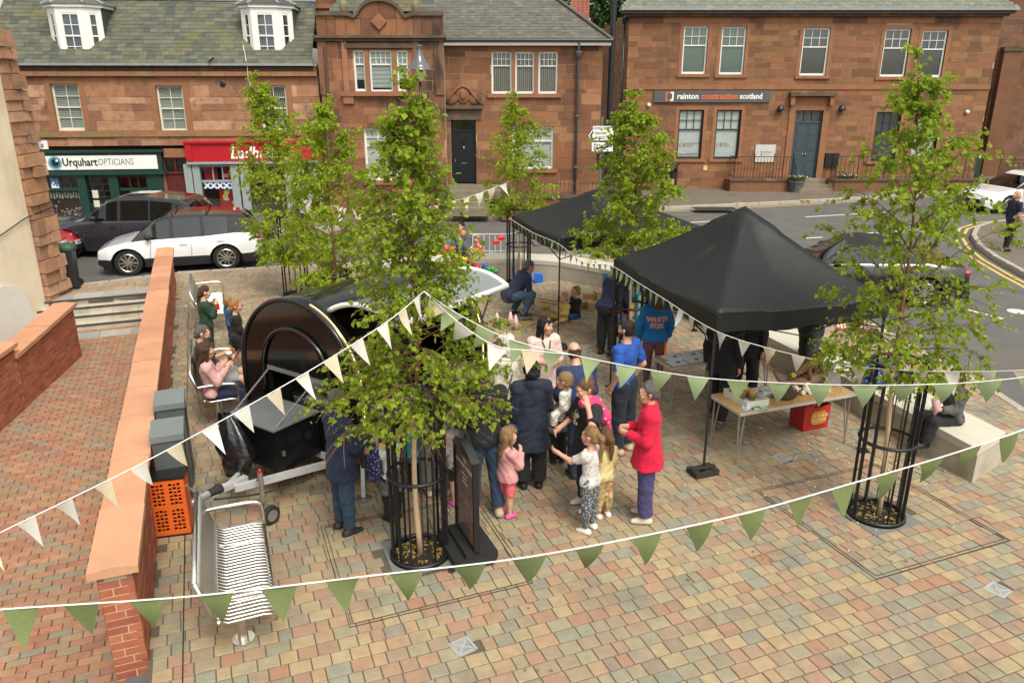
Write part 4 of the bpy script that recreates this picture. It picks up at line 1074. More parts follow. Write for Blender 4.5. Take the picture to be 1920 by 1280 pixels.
paperw = mat('window_vinyl', (.86, .87, .85), .6, var=.03)
for i, r_ in enumerate(gd):
 F.surround(r_, .16, proud=.02); fo = F.window(r_, (3, 2), fm=slw, blind=paperw if i < 2 else (paperw if i == 3 else blindd), split=.60, fw=.07, rec=.1, bdrop=.96)
 if i in (0, 1, 3):
  x0, z0 = r_[0], r_[2]; q = MB(); orn = mat('logo_orange', (.62, .12, .03), .5); ink = mat('ink_grey', (.12, .12, .13), .5)
  def bracket(parent, x, z, h, y, flip, m_):
   b = MB(); s_ = -1 if flip else 1; b.bb(x, x + s_ * h * .18, y - .002, y, z - h / 2, z + h / 2); b.bb(x + s_ * h * .18, x + s_ * h * .38, y - .002, y, z + h * .32, z + h / 2); b.bb(x + s_ * h * .18, x + s_ * h * .38, y - .002, y, z - h / 2, z - h * .32); return b.build('logo', m_, parent)
  zz = z0 + .62; bracket(fo, x0 + .14, zz, .16, .13, False, orn); bracket(fo, x0 + .34, zz, .16, .13, True, ink)
  text('lettering', 'rainton', .09, ink, fo, (x0 + .38, .128, zz + .05)); text('lettering', 'construction', .08, orn, fo, (x0 + .38, .128, zz - .03), sx=.85)
  if i == 0:
   text('lettering', 'CALL 01563 263 110', .11, ink, fo, (x0 + .14, .128, z0 + .2), bold=.002, sx=.85); text('lettering', '01563 263110', .09, ink, fo, (x0 + .62, .128, zz + .06), sx=.75)
# door
d0, d1, z0, z1 = dr_; zd = Z(1510, 231)
F.part('jamb_stone', dress, (d0 - .28, d0, -.06, .2, z0 - .1, z1)); F.part('jamb_stone', dress, (d1, d1 + .28, -.06, .2, z0 - .1, z1)); F.part('lintel', dress, (d0 - .28, d1 + .28, -.06, .2, z1, z1 + .2)); F.part('door_frieze', dress, (d0 - .2, d1 + .2, -.04, .2, z1 + .202, z1 + .55))
F.part('door_hood', dress_k, (d0 - .4, d1 + .4, -.34, .1, Z(1520, 180), Z(1520, 173))); F.part('hood_bracket', dress, (d0 - .34, d0 - .16, -.26, -.02, z1 + .22, Z(1520, 180) - .002), (d1 + .16, d1 + .34, -.26, -.02, z1 + .22, Z(1520, 180) - .002))
bd = mat('blue_grey_door', (.045, .065, .08), .35, var=.06); md = (d0 + d1) / 2
for a, b_ in ((d0 + .06, md - .005), (md + .005, d1 - .06)):
 lf = F.part('door_leaf', bd, (a, b_, .1, .16, z0, zd))
 for za, zb_ in ((.04, .27), (.31, .46), (.5, .74), (.78, .95)):
  b = MB(); h_ = zd - z0; b.bb(a + .1, b_ - .1, .085, .102, z0 + h_ * za, z0 + h_ * zb_); b.bb(a + .15, b_ - .15, .075, .086, z0 + h_ * za + .05, z0 + h_ * zb_ - .05); b.build('door_panel', bd, lf)
 b = MB(); b.ell((b_ - .06 if a < md - .3 else a + .06, .07, z0 + 1.05), (.035, .03, .035), 8); b.build('knob', chrome, lf)
F.part('door_frame', bd, (d0, d0 + .06, .06, .2, z0, z1), (d1 - .06, d1, .06, .2, z0, z1), (d0 + .06, d1 - .06, .061, .2, zd, zd + .08), (d0 + .06, d1 - .06, .061, .2, z1 - .05, z1), (d0 + .42, d0 + .45, .062, .2, zd + .08, z1 - .05), (d1 - .45, d1 - .42, .062, .2, zd + .08, z1 - .05))
F.part('fanlight', winglass, (d0 + .06, d1 - .06, .12, .126, zd + .08, z1 - .05)); F.part('room', mat('pale_room', (.35, .34, .3), .9), (d0, d1, .4, .42, z0, z1))
# signs and lamps
sgm = mat('sign_grey', (.085, .085, .09), .5, var=.03); a, b_ = F.P(1225, 192), F.P(1445, 170)
so = thing('company_sign', 'long grey company sign board with white and orange lettering above the office windows', 'sign', (5.0 + (a[0] + b_[0]) / 2, 35.6, (a[1] + b_[1]) / 2)); w_, h_ = b_[0] - a[0], b_[1] - a[1]
b = MB(); b.bb(-w_ / 2, w_ / 2, -.1, -.03, -h_ / 2, h_ / 2); b.build('board', sgm, so)
bracket(so, -w_ / 2 + .5, 0, .38, -.102, False, orn); bracket(so, -w_ / 2 + .86, 0, .38, -.102, True, white)
text('lettering', 'rainton', .33, white, so, (-w_ / 2 + 1.0, -.102, 0), bold=.008); text('lettering', 'construction', .33, orn, so, (-w_ / 2 + 2.07, -.102, 0), bold=.012, sx=.95); text('lettering', 'scotland', .33, white, so, (-w_ / 2 + 3.75, -.102, 0), bold=.008, sx=.9)
a, b_ = F.P(1416, 303), F.P(1452, 272)
so = thing('plaque', 'square pale company plaque on the red wall beside the office door', 'sign', (5.0 + (a[0] + b_[0]) / 2, 35.6, (a[1] + b_[1]) / 2)); b = MB(); b.bb(-.45, .45, -.05, -.02, -.38, .38); b.build('board', mat('plaque_grey', (.5, .5, .48), .4), so)
bracket(so, -.38, 0, .2, -.052, False, mat('logo_amber', (.65, .35, .08), .5)); bracket(so, -.14, 0, .2, -.052, True, ink); text('lettering', 'rainton', .13, ink, so, (-.1, -.052, .06)); text('lettering', 'construction', .11, mat('logo_amber', (1, 1, 1)), so, (-.1, -.052, -.05), sx=.7)
for px, lb in ((1462, 'black wall lamp left of the office door'), (1577, 'black wall lamp right of the office door')):
 q = F.P(px, 202); t = thing('wall_lamp', lb, 'wall lamp', (5.0 + q[0], 35.6, q[1]), 0, 'wall lamps by the office door'); b = MB(); b.lathe((0, -.14, -.12), [(.17, 0), (.16, .06), (.12, .18), (.05, .24)], 12, sy=.8); b.build('shade', black, t, smooth=True); b = MB(); b.bb(-.05, .05, -.06, 0, -.05, .08); b.build('bracket', black, t)
for px, py, lb in ((1216, 197, 'white dome camera on the office wall left of the company sign'), (1812, 210, 'small white sensor near the right end of the office wall')):
 q = F.P(px, py); b = MB(); b.ell((0, -.08, 0), (.09, .09, .09), 10); b.bb(-.05, .05, -.05, 0, -.05, .05); o = b.build('wall_sensor', white, smooth=True); o.location = (5.0 + q[0], 35.6, q[1]); tag(o, lb, 'sensor')
q = F.P(1322, 315); b = MB(); b.bb(-.09, .09, -.03, 0, -.1, .1); o = b.build('hydrant_plate', mat('yellow_plate', (.6, .5, .2), .5)); o.location = (5 + q[0], 35.58, q[1]); tag(o, 'small yellow plate low on the red office wall', 'plate')
q = F.P(1558, 300); b = MB(); b.bb(-.3, .3, -.12, 0, -.3, .3); o = b.build('notice_box', black); o.location = (5 + q[0], 35.6, q[1]); tag(o, 'black box on the wall right of the office door', 'box')
# platform, steps, railings
zpl = Z(1510, 334)
F.part('platform', stone_r, (U(1358, 340), d0 - .15, -1.0, .0, -.1, zpl), (d1 + .25, u1 - .3, -1.0, .0, -.1, zpl)); F.part('platform_coping', dress_k, (U(1358, 340) - .05, d0 - .15, -1.06, -.7, zpl + .002, zpl + .08), (d1 + .25, u1 - .3, -1.06, -.7, zpl + .002, zpl + .08))
for i in range(3): F.part('step', stm, (d0 - .14, d1 + .24, -1.4 + .35 * i, -.02, -.1 if i == 0 else zpl * i / 3 - .01, zpl * (i + 1) / 3))
def railing(parent, a, b, h, n, name='railing'):
 a, b = Vector(a), Vector(b); q = MB()
 q.tube([a + Vector((0, 0, h)), b + Vector((0, 0, h))], .018, 6); q.tube([a + Vector((0, 0, .1)), b + Vector((0, 0, .1))], .012, 6)
 rl_ = q.build(name, black, parent)
 for i in range(n + 1):
  p = a.lerp(b, i / n); q = MB(); r__ = .018 if i % 6 == 0 else .010; q.tube([p, p + Vector((0, 0, h + (.12 if i % 6 == 0 else 0)))], r__, 5); q.build('rail_bar', black, rl_)
 return rl_
ra = thing('railing', 'black iron railings on the stone platform left of the office door', 'railing', (5.0, 35.6, zpl + .08)); railing(ra, (U(1365, 330), -.95, 0), (d0 - .2, -.95, 0), .95, 18, 'rail'); railing(ra, (d0 - .2, -.95, 0), (d0 - .2, -1.5, -.45), .95, 5, 'rail'); railing(ra, (U(1365, 330), -.95, 0), (U(1365, 330), -.1, 0), .95, 4, 'rail')
rb = thing('railing', 'black iron railings on the stone platform right of the office door', 'railing', (5.0, 35.6, zpl + .08)); railing(rb, (d1 + .3, -.95, 0), (u1 - .6, -.95, 0), .95, 32, 'rail'); railing(rb, (d1 + .3, -.95, 0), (d1 + .3, -1.5, -.45), .95, 5, 'rail')
# side wall and downpipe
F.part('side_wall', stone_r, (0, .3, .36, 14, -.1, ze - .1)); F.part('back_wall', stone_d, (.3, u1, 1.2, 14, -.1, ze - .1)); F.part('end_wall', stone_r, (u1 - .3, u1, .36, 1.2, -.1, ze - .1))
r_ = random.Random(77); loc, sz = [], []
z = 0.
while z < ze - .4:
 y = .1
 while y < 12: l = r_.uniform(.4, .9); loc.append((-.005 - r_.random() * .012, y + l / 2, z + .12)); sz.append((l - .012, .228, .08)); y += l
 z += .24
pieces('stone_block', 'stone_blocks', loc, sz, stone_r, F.t, rot=[[0, 0, -1], [-1, 0, 0], [0, 1, 0]], nmax=0, flat=True)
dp = MB(); dp.tube([(-.16, .25, ze - .2), (-.16, .25, 0)], .055, 8); dp.lathe((-.16, .25, ze - .5), [(.06, 0), (.12, .14), (.15, .28)], 8); dp.build('downpipe', black, F.t, smooth=True)
# dark building at the far right
F = Facade('church_hall', 'tall dark sandstone building at the right edge behind the parked white car', (21.6, 41.5, 0), R(-14))
F.op = [(1.2, 2.6, -.1, 4.2)]
F.stones(-1.5, 9, -.1, 14, (.24, .4), (.4, 1.0), stone_d, 31, nmax=160)
F.part('recess', roomdark, (1.2, 2.6, .3, .34, -.1, 4.2)); F.part('buttress', stone_d, (2.7, 3.5, -.5, .0, -.1, 6), (-.4, .4, -.35, 0, -.1, 4.5)); F.part('buttress_cap', dress_k, (2.65, 3.55, -.55, .05, 6.001, 6.2), (-.45, .45, -.4, .05, 4.501, 4.65)); F.part('side_wall', stone_d, (-1.5, -1.2, .36, 9, -.1, 14)); F.part('back_wall', stone_d, (-1.2, 9, 1, 9, -.1, 13.9))
# ---------------------------------------------------------------- near left: rendered gable with a ragged stone end
gm = mat('stained_harling', (.76, .66, .49), .9, var=.16, scale=1.1, bump=.45, bscale=45, stain=(.47, .37, .22), sscale=.55, sthr=.5, vert=True)
patch = mat('fresh_render', (.70, .68, .62), .9, var=.06, bump=.25, bscale=40)
rubble = mat('rubble_stone', pal=[(.36, .19, .11), (.30, .155, .09), (.42, .25, .15), (.33, .17, .085), (.27, .15, .095)], rough=.95, var=.3, scale=5, bump=.8, bscale=18, stain=(.16, .10, .07), sscale=2)
t = thing('gable_wall', 'cream rendered gable with stained surface at the left edge above the steps', 'building', (-10.42, 16.6, 0))
b = MB(); b.bb(-6, 0, -9, .05, -.6, 9.5); b.build('render', gm, t)
b = MB(); r_ = random.Random(3)
pts = [(-9, -.6), (-.62, -.6), (-.5, -.1), (-.62, .35), (-.85, .6), (-1.3, .72), (-2.2, .6), (-4, .55), (-9, .6)]
n = len(pts); b.add([(.0, y, z) for y, z in pts] + [(.025, y, z) for y, z in pts], [tuple(range(n, 2 * n))] + [(i, (i + 1) % n, (i + 1) % n + n, i + n) for i in range(n)]); b.build('render_patch', patch, t)
b = MB(); b.tube([(.02, -8, .8), (.02, -4, 1.3), (.03, -1.4, 1.62), (.03, -.1, 1.9), (.12, .9, 2.0)], .012, 5); b.build('cable', black, t)
t = thing('stone_quoin', 'ragged red rubble stone wall end beside the cream gable', 'wall', (-10.42, 16.64, 0))
z = -.1; loc = []
while z < 5.5:
 h = r_.uniform(.16, .34); y = 0.02; end = .86 + r_.uniform(-.12, .12) - (.25 if z > 4.6 else 0)
 while y < end:
  l = r_.uniform(.25, .6); l = min(l, end - y);
  if l > .08:
   b = MB(); o = r_.uniform(.0, .1) + (.06 if z < 3 else 0); b.box((-.3 + o / 2, y + l / 2, z + h / 2), (.6 + o, l - .02, h - .02), taper=r_.uniform(.9, .98)); b.build('stone', rubble, t)
  y += l
 z += h
b = MB(); b.bb(-.6, -.02, .04, .7, -.1, 5.3); b.build('core', mort, t)
q = at(81, 272, 17.2); b = MB(); b.bb(-.09, .09, -.03, .03, -.09, .09); o = b.build('street_plate', white); o.location = q; o.rotation_euler = (0, 0, R(20)); tag(o, 'small white plate with a letter on the stone wall end', 'plate'); text('lettering', 's', .14, mat('ink_black', ()), o, (-.04, -.033, 0))
# red brick chimney and trees behind
t = thing('brick_chimney', 'tall red brick chimney behind the slate roof', 'chimney', (6.0 - 1.75, 43.5, 0)); pt = at(1077, 20, 43.5)
b = MB(); b.bb(-.45, .45, -.4, .4, 4, 12); b.build('core', mort, t); b = MB()
loc, sz = [], []; z = 6.
while z < 12:
 for i in range(4): loc.append((-.36 + .225 * i + (.05 if int(z * 13) % 2 else 0), -.405, z)); sz.append((.215, .065, .05))
 z += .075
pieces('brick', 'bricks', loc, sz, mat('chimney_brick', pal=[(.30, .07, .045), (.36, .10, .06), (.27, .06, .045)], rough=.9), t, rot=FRONT, nmax=60)
t.location.x = pt.x
# ================================================================ birch trees in their cages
bark = mat('birch_bark', (.50, .36, .22), .8, var=.15, scale=12, bump=.2, stain=(.12, .08, .05), sscale=26, sthr=.6)
twigm = mat('birch_twig', (.16, .075, .045), .7, var=.15)
LEAFN = leafmat('birch_leaf', [(.23, .345, .016), (.30, .42, .025), (.37, .48, .04), (.25, .365, .02), (.45, .53, .06), (.17, .27, .016)])
LEAFB = leafmat('birch_leaf_pale', [(.29, .41, .018), (.35, .47, .03), (.24, .355, .018), (.42, .52, .04)])
LEAFD = leafmat('broad_leaf', [(.03, .07, .015), (.05, .10, .02), (.04, .085, .015)], .25)
leadm = mat('birch_leader', (.20, .095, .05), .7, var=.3, scale=10, bump=.2)
def leaves(name, pts, dirs, size, m, parent, seed, flat=.0):
 r_ = np.random.RandomState(seed); n = len(pts)
 P = np.asarray(pts, float); D = np.asarray(dirs, float)
 D = D + r_.normal(0, .45, (n, 3)); D /= np.linalg.norm(D, axis=1)[:, None] + 1e-9
 A = r_.normal(0, .7, (n, 3)); A[:, 2] += 1.0
 W = np.cross(D, A); W /= np.linalg.norm(W, axis=1)[:, None] + 1e-9
 N = np.cross(W, D)
 s = size * r_.uniform(.6, 1.2, n)[:, None]; L = D * s; W = W * s * .42; N = N * s * .14
 V = np.stack([P, P + L * .3 + W + N, P + L * .68 + W * .72 + N, P + L, P + L * .68 - W * .72 + N, P + L * .3 - W + N], 1)
 Q = np.array([(0, 1, 2, 3), (3, 4, 5, 0)])[None] + (np.arange(n) * 6)[:, None, None]
 rn = np.repeat(r_.rand(n) * .999, 2)
 o = npmesh(name, V.reshape(-1, 3), Q.reshape(-1, 4), m, parent, rnd=rn); o['kind'] = 'stuff'
 return o
def birch(base, label, h, z0, prof, nb, ntw, nlf, leaf, seed, lean=(0, 0), m=None, stems=2):
 r_ = random.Random(seed); t = thing('birch_tree', label, 'tree', base, 0, 'young birch trees in black cages')
 tp = lambda f: Vector((lean[0] * f * f + .035 * math.sin(f * 9 + seed), lean[1] * f * f + .03 * math.sin(f * 7 + 2 * seed), h * .98 * f))
 tr = MB(); rad = [.029 * (1 - i / 16.5) ** .9 + .003 for i in range(17)]; tr.tube([tp(i / 16) for i in range(7)], rad[:7], 8); tr.build('trunk', bark, t, smooth=True)
 tr = MB(); tr.tube([tp(i / 16) for i in range(6, 17)], rad[6:], 7); tr.build('leader', leadm, t, smooth=True)
 br = MB(); P, D = [], []
 def W(f):
  for (a, wa), (b, wb) in zip(prof[:-1], prof[1:]):
   if a <= f <= b: return wa + (wb - wa) * (f - a) / (b - a)
  return prof[-1][1]
 def twig(p, d, ln):
  pts = [p]; q = p.copy(); dd = d.copy()
  for k in range(4): dd = nrm(dd + Vector((r_.gauss(0, .15), r_.gauss(0, .15), -.22))); q = q + dd * ln / 4; pts.append(q.copy())
  br.tube(pts, [.0035, .003, .0025, .002, .0015], 3, caps=False)
  for k in range(nlf):
   f = r_.uniform(.15, 1.05) * 4; i = min(3, int(f)); p_ = pts[i].lerp(pts[i + 1], f - i)
   if p_.z < z0 - .1: continue
   P.append(p_ + Vector((r_.gauss(0, .018), r_.gauss(0, .018), r_.gauss(0, .015)))); D.append((dd.x * .6 + r_.gauss(0, .5), dd.y * .6 + r_.gauss(0, .5), -.55))
 for i in range(nb):
  f = (i + .5) / nb; f = f ** 1.45; z = z0 + (h - z0) * f; b0 = tp(z / h * .97)
  az = i * 2.4 + r_.uniform(-.5, .5); ln = W(f) / 2 * r_.uniform(.75, 1.15)
  up = r_.uniform(.55, 1.25) if f > .3 else r_.uniform(.0, .5)
  d = nrm(Vector((math.cos(az), math.sin(az), up))); ln = ln / math.hypot(d.x, d.y) * .96
  st = b0 - Vector((0, 0, min(.4 * (h - z0) * .3, ln * d.z * .55)))
  st = Vector((tp(max(st.z, .4) / h).x, tp(max(st.z, .4) / h).y, max(st.z, .4)))
  pts = [st]; q = st.copy(); dd = d.copy()
  for k in range(6): dd = nrm(dd + Vector((r_.gauss(0, .1), r_.gauss(0, .1), .06 - .05 * k))); q = q + dd * ln / 6; pts.append(q.copy())
  br.tube(pts, [.009, .008, .007, .0055, .0045, .0035, .0025], 5, caps=False)
  for k in range(ntw):
   u = r_.uniform(.25, 1.0) * 6; j = min(5, int(u)); p = pts[j].lerp(pts[j + 1], u - j)
   twig(p, nrm(dd + Vector((r_.gauss(0, .8), r_.gauss(0, .8), r_.gauss(0, .5)))), r_.uniform(.18, .42) * (1 if f < .8 else .7))
 for k in range(ntw * 4): f = r_.uniform(.6, 1.02); p = tp(min(f, 1)) + Vector((0, 0, max(0, f - 1) * h)); twig(p, Vector((r_.gauss(0, .5), r_.gauss(0, .5), .8 if f > .9 else .4)), .15 + .3 * (1.05 - f))
 br.build('branches', twigm, t)
 leaves('foliage', P, D, leaf, m or LEAFN, t, seed)
 return t
T_ = TREES
birch(T_['main'], 'tall birch in the front cage with its crown over the black trailer', 4.78, 1.68, [(0, 1.5), (.1, 1.95), (.28, 1.5), (.45, .85), (.75, .5), (1, .1)], 80, 13, 9, .056, 3, (.1, .0))
birch(T_['right'], 'birch in the right hand cage beside the skull table and the seated boy', 4.95, 1.78, [(0, 1.2), (.12, 1.8), (.4, 1.65), (.7, 1.0), (1, .12)], 56, 12, 9, .06, 8, (-.3, 0))
birch(T_['mid'], 'small birch behind the far black canopy before the three light windows', 4.35, 1.75, [(0, 1.2), (.15, 1.9), (.5, 1.5), (.8, .8), (1, .15)], 44, 12, 10, .068, 14, (-.1, 0), LEAFB)
birch(T_['back'], 'dense birch between the two black canopies', 4.5, 1.95, [(0, 1.4), (.12, 2.0), (.45, 1.4), (.8, .8), (1, .2)], 46, 14, 12, .068, 21, (-.1, .1))
birch(T_['lefta'], 'bright birch in front of the red betting shop fascia', 4.8, .9, [(0, 1.4), (.2, 2.0), (.45, 2.1), (.75, 1.15), (1, .15)], 56, 14, 12, .07, 33, (-.45, 0), LEAFB)
birch(T_['leftb'], 'pale green birch just behind the trailer roof', 4.4, 1.2, [(0, 1.2), (.2, 1.6), (.5, 1.6), (.8, 1.0), (1, .25)], 54, 14, 11, .064, 41, (.1, 0), LEAFB)
# tree cages
soil = mat('dark_soil', (.022, .016, .010), .95, var=.4, scale=12, bump=.6, bscale=30)
ringplate = mat('pit_concrete', (.16, .165, .155), .8, var=.15, scale=6)
cg = thing('tree_cage', 'x', 'tree cage', T_['main'], 0, 'black tree cages')
for z, rr in ((.03, .30), (.95, .292), (1.84, .292)):
 b = MB(); b.tube([(rr * math.cos(a), rr * math.sin(a), z) for a in [k * math.pi / 16 for k in range(32)]], .019, 6, closed=True); b.build('ring', black, cg, smooth=True)
b = MB(); b.bar((.283, 0, .0), (.283, 0, 1.84), .010, .03, up=(1, 0, 0))
bar0 = b.build('bar', black, cg)
for k in range(1, 14):
 o = bar0.copy(); COL.objects.link(o); o.parent = cg; o.rotation_euler = (0, 0, k * 2 * math.pi / 14)
CL = dict(main='black tree cage around the front birch beside the pavement sign', right='black tree cage at the right in front of the seated boy', mid='black tree cage behind the crouching man', back='black tree cage between the two canopies beside the blue game', lefta='black tree cage under the bright birch near the white car', leftb='black tree cage behind the black trailer')
def pit(p, nm):
 g_ = MB(); n = 32; sq = []
 for k in range(n):
  a = 2 * math.pi * k / n; m_ = .35 / max(abs(math.cos(a)), abs(math.sin(a))); sq.append((m_ * math.cos(a), m_ * math.sin(a)))
 rot = Matrix.Rotation(WA, 3, 'Z')
 ci = [(.32 * math.cos(2 * math.pi * k / n), .32 * math.sin(2 * math.pi * k / n)) for k in range(n)]
 V = [rot @ Vector((x, y, .004)) + p for x, y in sq] + [rot @ Vector((x, y, .004)) + p for x, y in ci] + [rot @ Vector((x, y, -.12)) + p for x, y in ci]
 g_.add(V, [(k, (k + 1) % n, n + (k + 1) % n, n + k) for k in range(n)] + [(n + k, n + (k + 1) % n, 2 * n + (k + 1) % n, 2 * n + k) for k in range(n)])
 g_.build('tree_pit', ringplate, kind='structure')
 g_ = MB(); g_.lathe((p.x, p.y, -.0105), [(.318, 0), (.27, .004), (.1, .011), (.02, .013)], 20); g_.build('pit_soil', soil, kind='structure')
r_ = random.Random(12)
b = MB()
for i, (k, p) in enumerate(T_.items()):
 c = cg if i == 0 else copy_tree(cg)
 c.location = p; c.rotation_euler = (0, 0, r_.random()); c['label'] = CL[k]; pit(p, k)
 for j in range(70):
  a, q, l = r_.random() * 6.3, .27 * math.sqrt(r_.random()), r_.uniform(.02, .045); x, y, e = p.x + q * math.cos(a), p.y + q * math.sin(a), r_.random() * 6.3; z = .004
  b.add([(x - l * math.cos(e), y - l * math.sin(e), z), (x + l * .6 * math.sin(e), y - l * .6 * math.cos(e), z + .012), (x + l * math.cos(e), y + l * math.sin(e), z), (x - l * .6 * math.sin(e), y + l * .6 * math.cos(e), z + .015)], [(0, 1, 2, 3)], rn=r_.random())
b.build('pit_leaves', mat('litter_leaf', pal=[(.25, .15, .04), (.16, .16, .03), (.3, .2, .06), (.1, .07, .03)], rough=.8), kind='stuff')
# garden plants on the old buildings, trees behind the roofs
def bush(name, label, cat, c, r3, n, size, m, seed, group=None, stem=True):
 r_ = random.Random(seed); t = thing(name, label, cat, c, 0, group)
 P, D = [], []; nc = 14
 cl = [(Vector((r_.gauss(0, .45) * r3[0], r_.gauss(0, .45) * r3[1], r_.gauss(0, .45) * r3[2])), r_.uniform(.25, .5)) for _ in range(nc)]
 for i in range(n):
  o, s_ = cl[r_.randrange(nc)]; v = nrm((r_.gauss(0, 1), r_.gauss(0, 1), r_.gauss(0, 1))) * s_ * r_.uniform(.6, 1.05)
  P.append(o + Vector((v.x * r3[0], v.y * r3[1], v.z * r3[2]))); D.append((v.x, v.y, v.z - .3))
 if stem: b = MB(); [b.tube([(0, .1, -r3[2] * .9), o * .5, o], [.02, .015, .008], 4) for o, s_ in cl]; b.build('stems', twigm, t)
 leaves('foliage', P, D, size, m, t, seed); return t
WEED = leafmat('weed_leaf', [(.13, .18, .05), (.18, .23, .07), (.10, .15, .04), (.24, .26, .10)])
bush('buddleia', 'pale green bush growing on the roof left of the curved gable', 'bush', at(598, 52, 28.6), (.55, .35, .8), 900, .12, WEED, 1)
bush('buddleia', 'green bush growing on the parapet right of the curved gable', 'bush', at(842, 52, 28.5), (.24, .3, .75), 500, .11, WEED, 2)
bush('ivy', 'small ivy patch on the stained stone left of the bay window', 'ivy', at(632, 118, 28.55), (.25, .12, .3), 160, .10, LEAFD, 3)
def bigtree(label, c, r3, n, seed):
 t = bush('broadleaf_tree', label, 'tree', c, r3, n, .34, LEAFD, seed, None, False)
 b = MB(); b.tube([(0, 0, -c[2]), (.1, 0, -c[2] * .5), (0, 0, 0)], [.35, .28, .15], 8); b.build('trunk', twigm, t)
 return t
bigtree('dark green tree behind the red chimney between the buildings', Vector(at(1112, 20, 50)), (2.6, 2, 3.2), 2600, 5)
bigtree('dark tree beyond the roofs right of the chimney', Vector(at(1090, -60, 55)), (4, 2.5, 4), 2200, 6)
bigtree('distant tree top above the left slate roof', Vector(at(565, -28, 48)), (3.0, 2, 1.4), 800, 7)
# ================================================================ canopies, tables, bunting, benches, signs
fab = mat('black_canopy_fabric', (.013, .0145, .014), .5, var=.15, scale=3, bump=.3, bscale=9, spec=.3, stain=(.035, .037, .034), sscale=2.2, sthr=.62)
def canopy(label, F_, R_, B_, L_, ez, pz, seed):
 C_ = [Vector(p) for p in (F_, R_, B_, L_)]; c = sum(C_, Vector()) / 4
 t = thing('canopy', label, 'gazebo', (c.x, c.y, 0), 0, 'black pop up canopies'); Q = [p - Vector((c.x, c.y, 0)) for p in C_]
 N = 28; V, F = [], []; rs = random.Random(seed); ph = [rs.uniform(0, 6) for _ in range(8)]
 for i in range(N + 1):
  for j in range(N + 1):
   s, u = i / N * 2 - 1, j / N * 2 - 1; m = max(abs(s), abs(u))
   p = Q[0].lerp(Q[1], (s + 1) / 2).lerp(Q[3].lerp(Q[2], (s + 1) / 2), (u + 1) / 2)
   dg = 1 - abs(abs(s) - abs(u)) / (m + 1e-6) if m > 0 else 1
   f = 1 - m; z = ez + (pz - ez) * (f ** 1.12) - .05 * (1 - dg) * m * (1 - .3 * m) * 2 * (1 if m < .999 else .55) - .09 * (1 - dg) * math.sin(math.pi * m)
   ang = math.atan2(u, s)
   z += m * (1 - m) * 4 * .010 * (math.sin(3 * s + 5 * u + ph[0]) + .7 * math.sin(7 * s - 4 * u + ph[1]) + .5 * math.sin(9 * u + 5 * s + ph[2]))
   if f > .78: z += .03
   if m < .999: z += .010 * m * m * max(0, m - .45) * (1 - dg ** 8) * dg ** 3 * math.sin(26 * m + 30 * (abs(s) - abs(u)) * (1 if s * u > 0 else -1) + ph[3])
   V.append((p.x, p.y, z))
 for i in range(N):
  for j in range(N): a = i * (N + 1) + j; c_, d_, e_ = a + 1, a + N + 2, a + N + 1; F += [(a, c_, d_), (a, d_, e_)] if (i + .5 - N / 2) * (j + .5 - N / 2) > 0 else [(a, c_, e_), (c_, d_, e_)]
 b = MB(); b.add(V, F); o = b.build('roof_cover', fab, t, smooth=True); md = o.modifiers.new('thickness', 'SOLIDIFY'); md.thickness = .006
 for a in range(4):
  p, q = Q[a], Q[(a + 1) % 4]; n = 24; vs = []
  nn = Vector(((q - p).y, -(q - p).x, 0)).normalized(); nn = nn if nn.dot((p + q) / 2) > 0 else -nn
  def ez_(i):
   s = i / n * 2 - 1; return ez - .05 * (1 - abs(s)) * .7 * 2 * .55
  for i in range(n + 1):
   w_ = p.lerp(q, i / n); k = math.sin(i / n * math.pi); o_ = nn * (.012 + .012 * math.sin(i * 1.3 + ph[a]) * k); zz = ez_(i)
   vs += [(w_.x + nn.x * .004, w_.y + nn.y * .004, zz), (w_.x + o_.x * .6, w_.y + o_.y * .6, zz - .12), (w_.x + o_.x, w_.y + o_.y, zz - .23 + .02 * math.sin(i * .7 + ph[a + 1]) * k)]
  b = MB(); b.add(vs, [f for i in range(n) for f in ((3 * i, 3 * i + 3, 3 * i + 4, 3 * i + 1), (3 * i + 1, 3 * i + 4, 3 * i + 5, 3 * i + 2))]); o = b.build('valance', fab, t, smooth=True)
 for p in Q:
  q = p * .985; b = MB(); b.tube([(q.x, q.y, 0), (q.x, q.y, ez - .03)], .019, 4); b.bb(q.x - .02, q.x + .02, q.y - .02, q.y + .02, .9, 1.02); po = b.build('pole', black, t)
  b = MB(); b.bb(q.x - .07, q.x + .07, q.y - .07, q.y + .07, 0, .012); b.build('foot_plate', black, po)
 for a in range(4):
  p, q = Q[a] * .985, Q[(a + 1) % 4] * .985; m = (p + q) / 2; up, dn = Vector((0, 0, ez - .08)), Vector((0, 0, ez - .38)); b = MB()
  b.bar(p + up, m + dn, .02, .012); b.bar(p + dn, m + up, .02, .012); b.bar(m + dn, q + up, .02, .012); b.bar(m + up, q + dn, .02, .012); b.build('truss', black, t)
 b = MB(); b.tube([(0, 0, ez + .3), (0, 0, pz + .015)], .02, 6)
 for p in Q: b.bar((p.x * .985, p.y * .985, ez - .05), (0, 0, ez + .3), .02, .012)
 b.build('centre_post', black, t)
 return Q, c
C1 = [(2.4, 8.69, 0), (4.72, 9.32, 0), (3.88, 12.23, 0), (1.56, 11.6, 0)]
C2 = [(.83, 13.43, 0), (3.62, 14.55, 0), (2.8, 16.9, 0), (.0, 15.8, 0)]
canopy('near black pop up canopy over the display tables', *C1, 2.10, 3.05, 1)
canopy('far black pop up canopy behind the near one beside the road', *C2, 2.06, 2.72, 2)
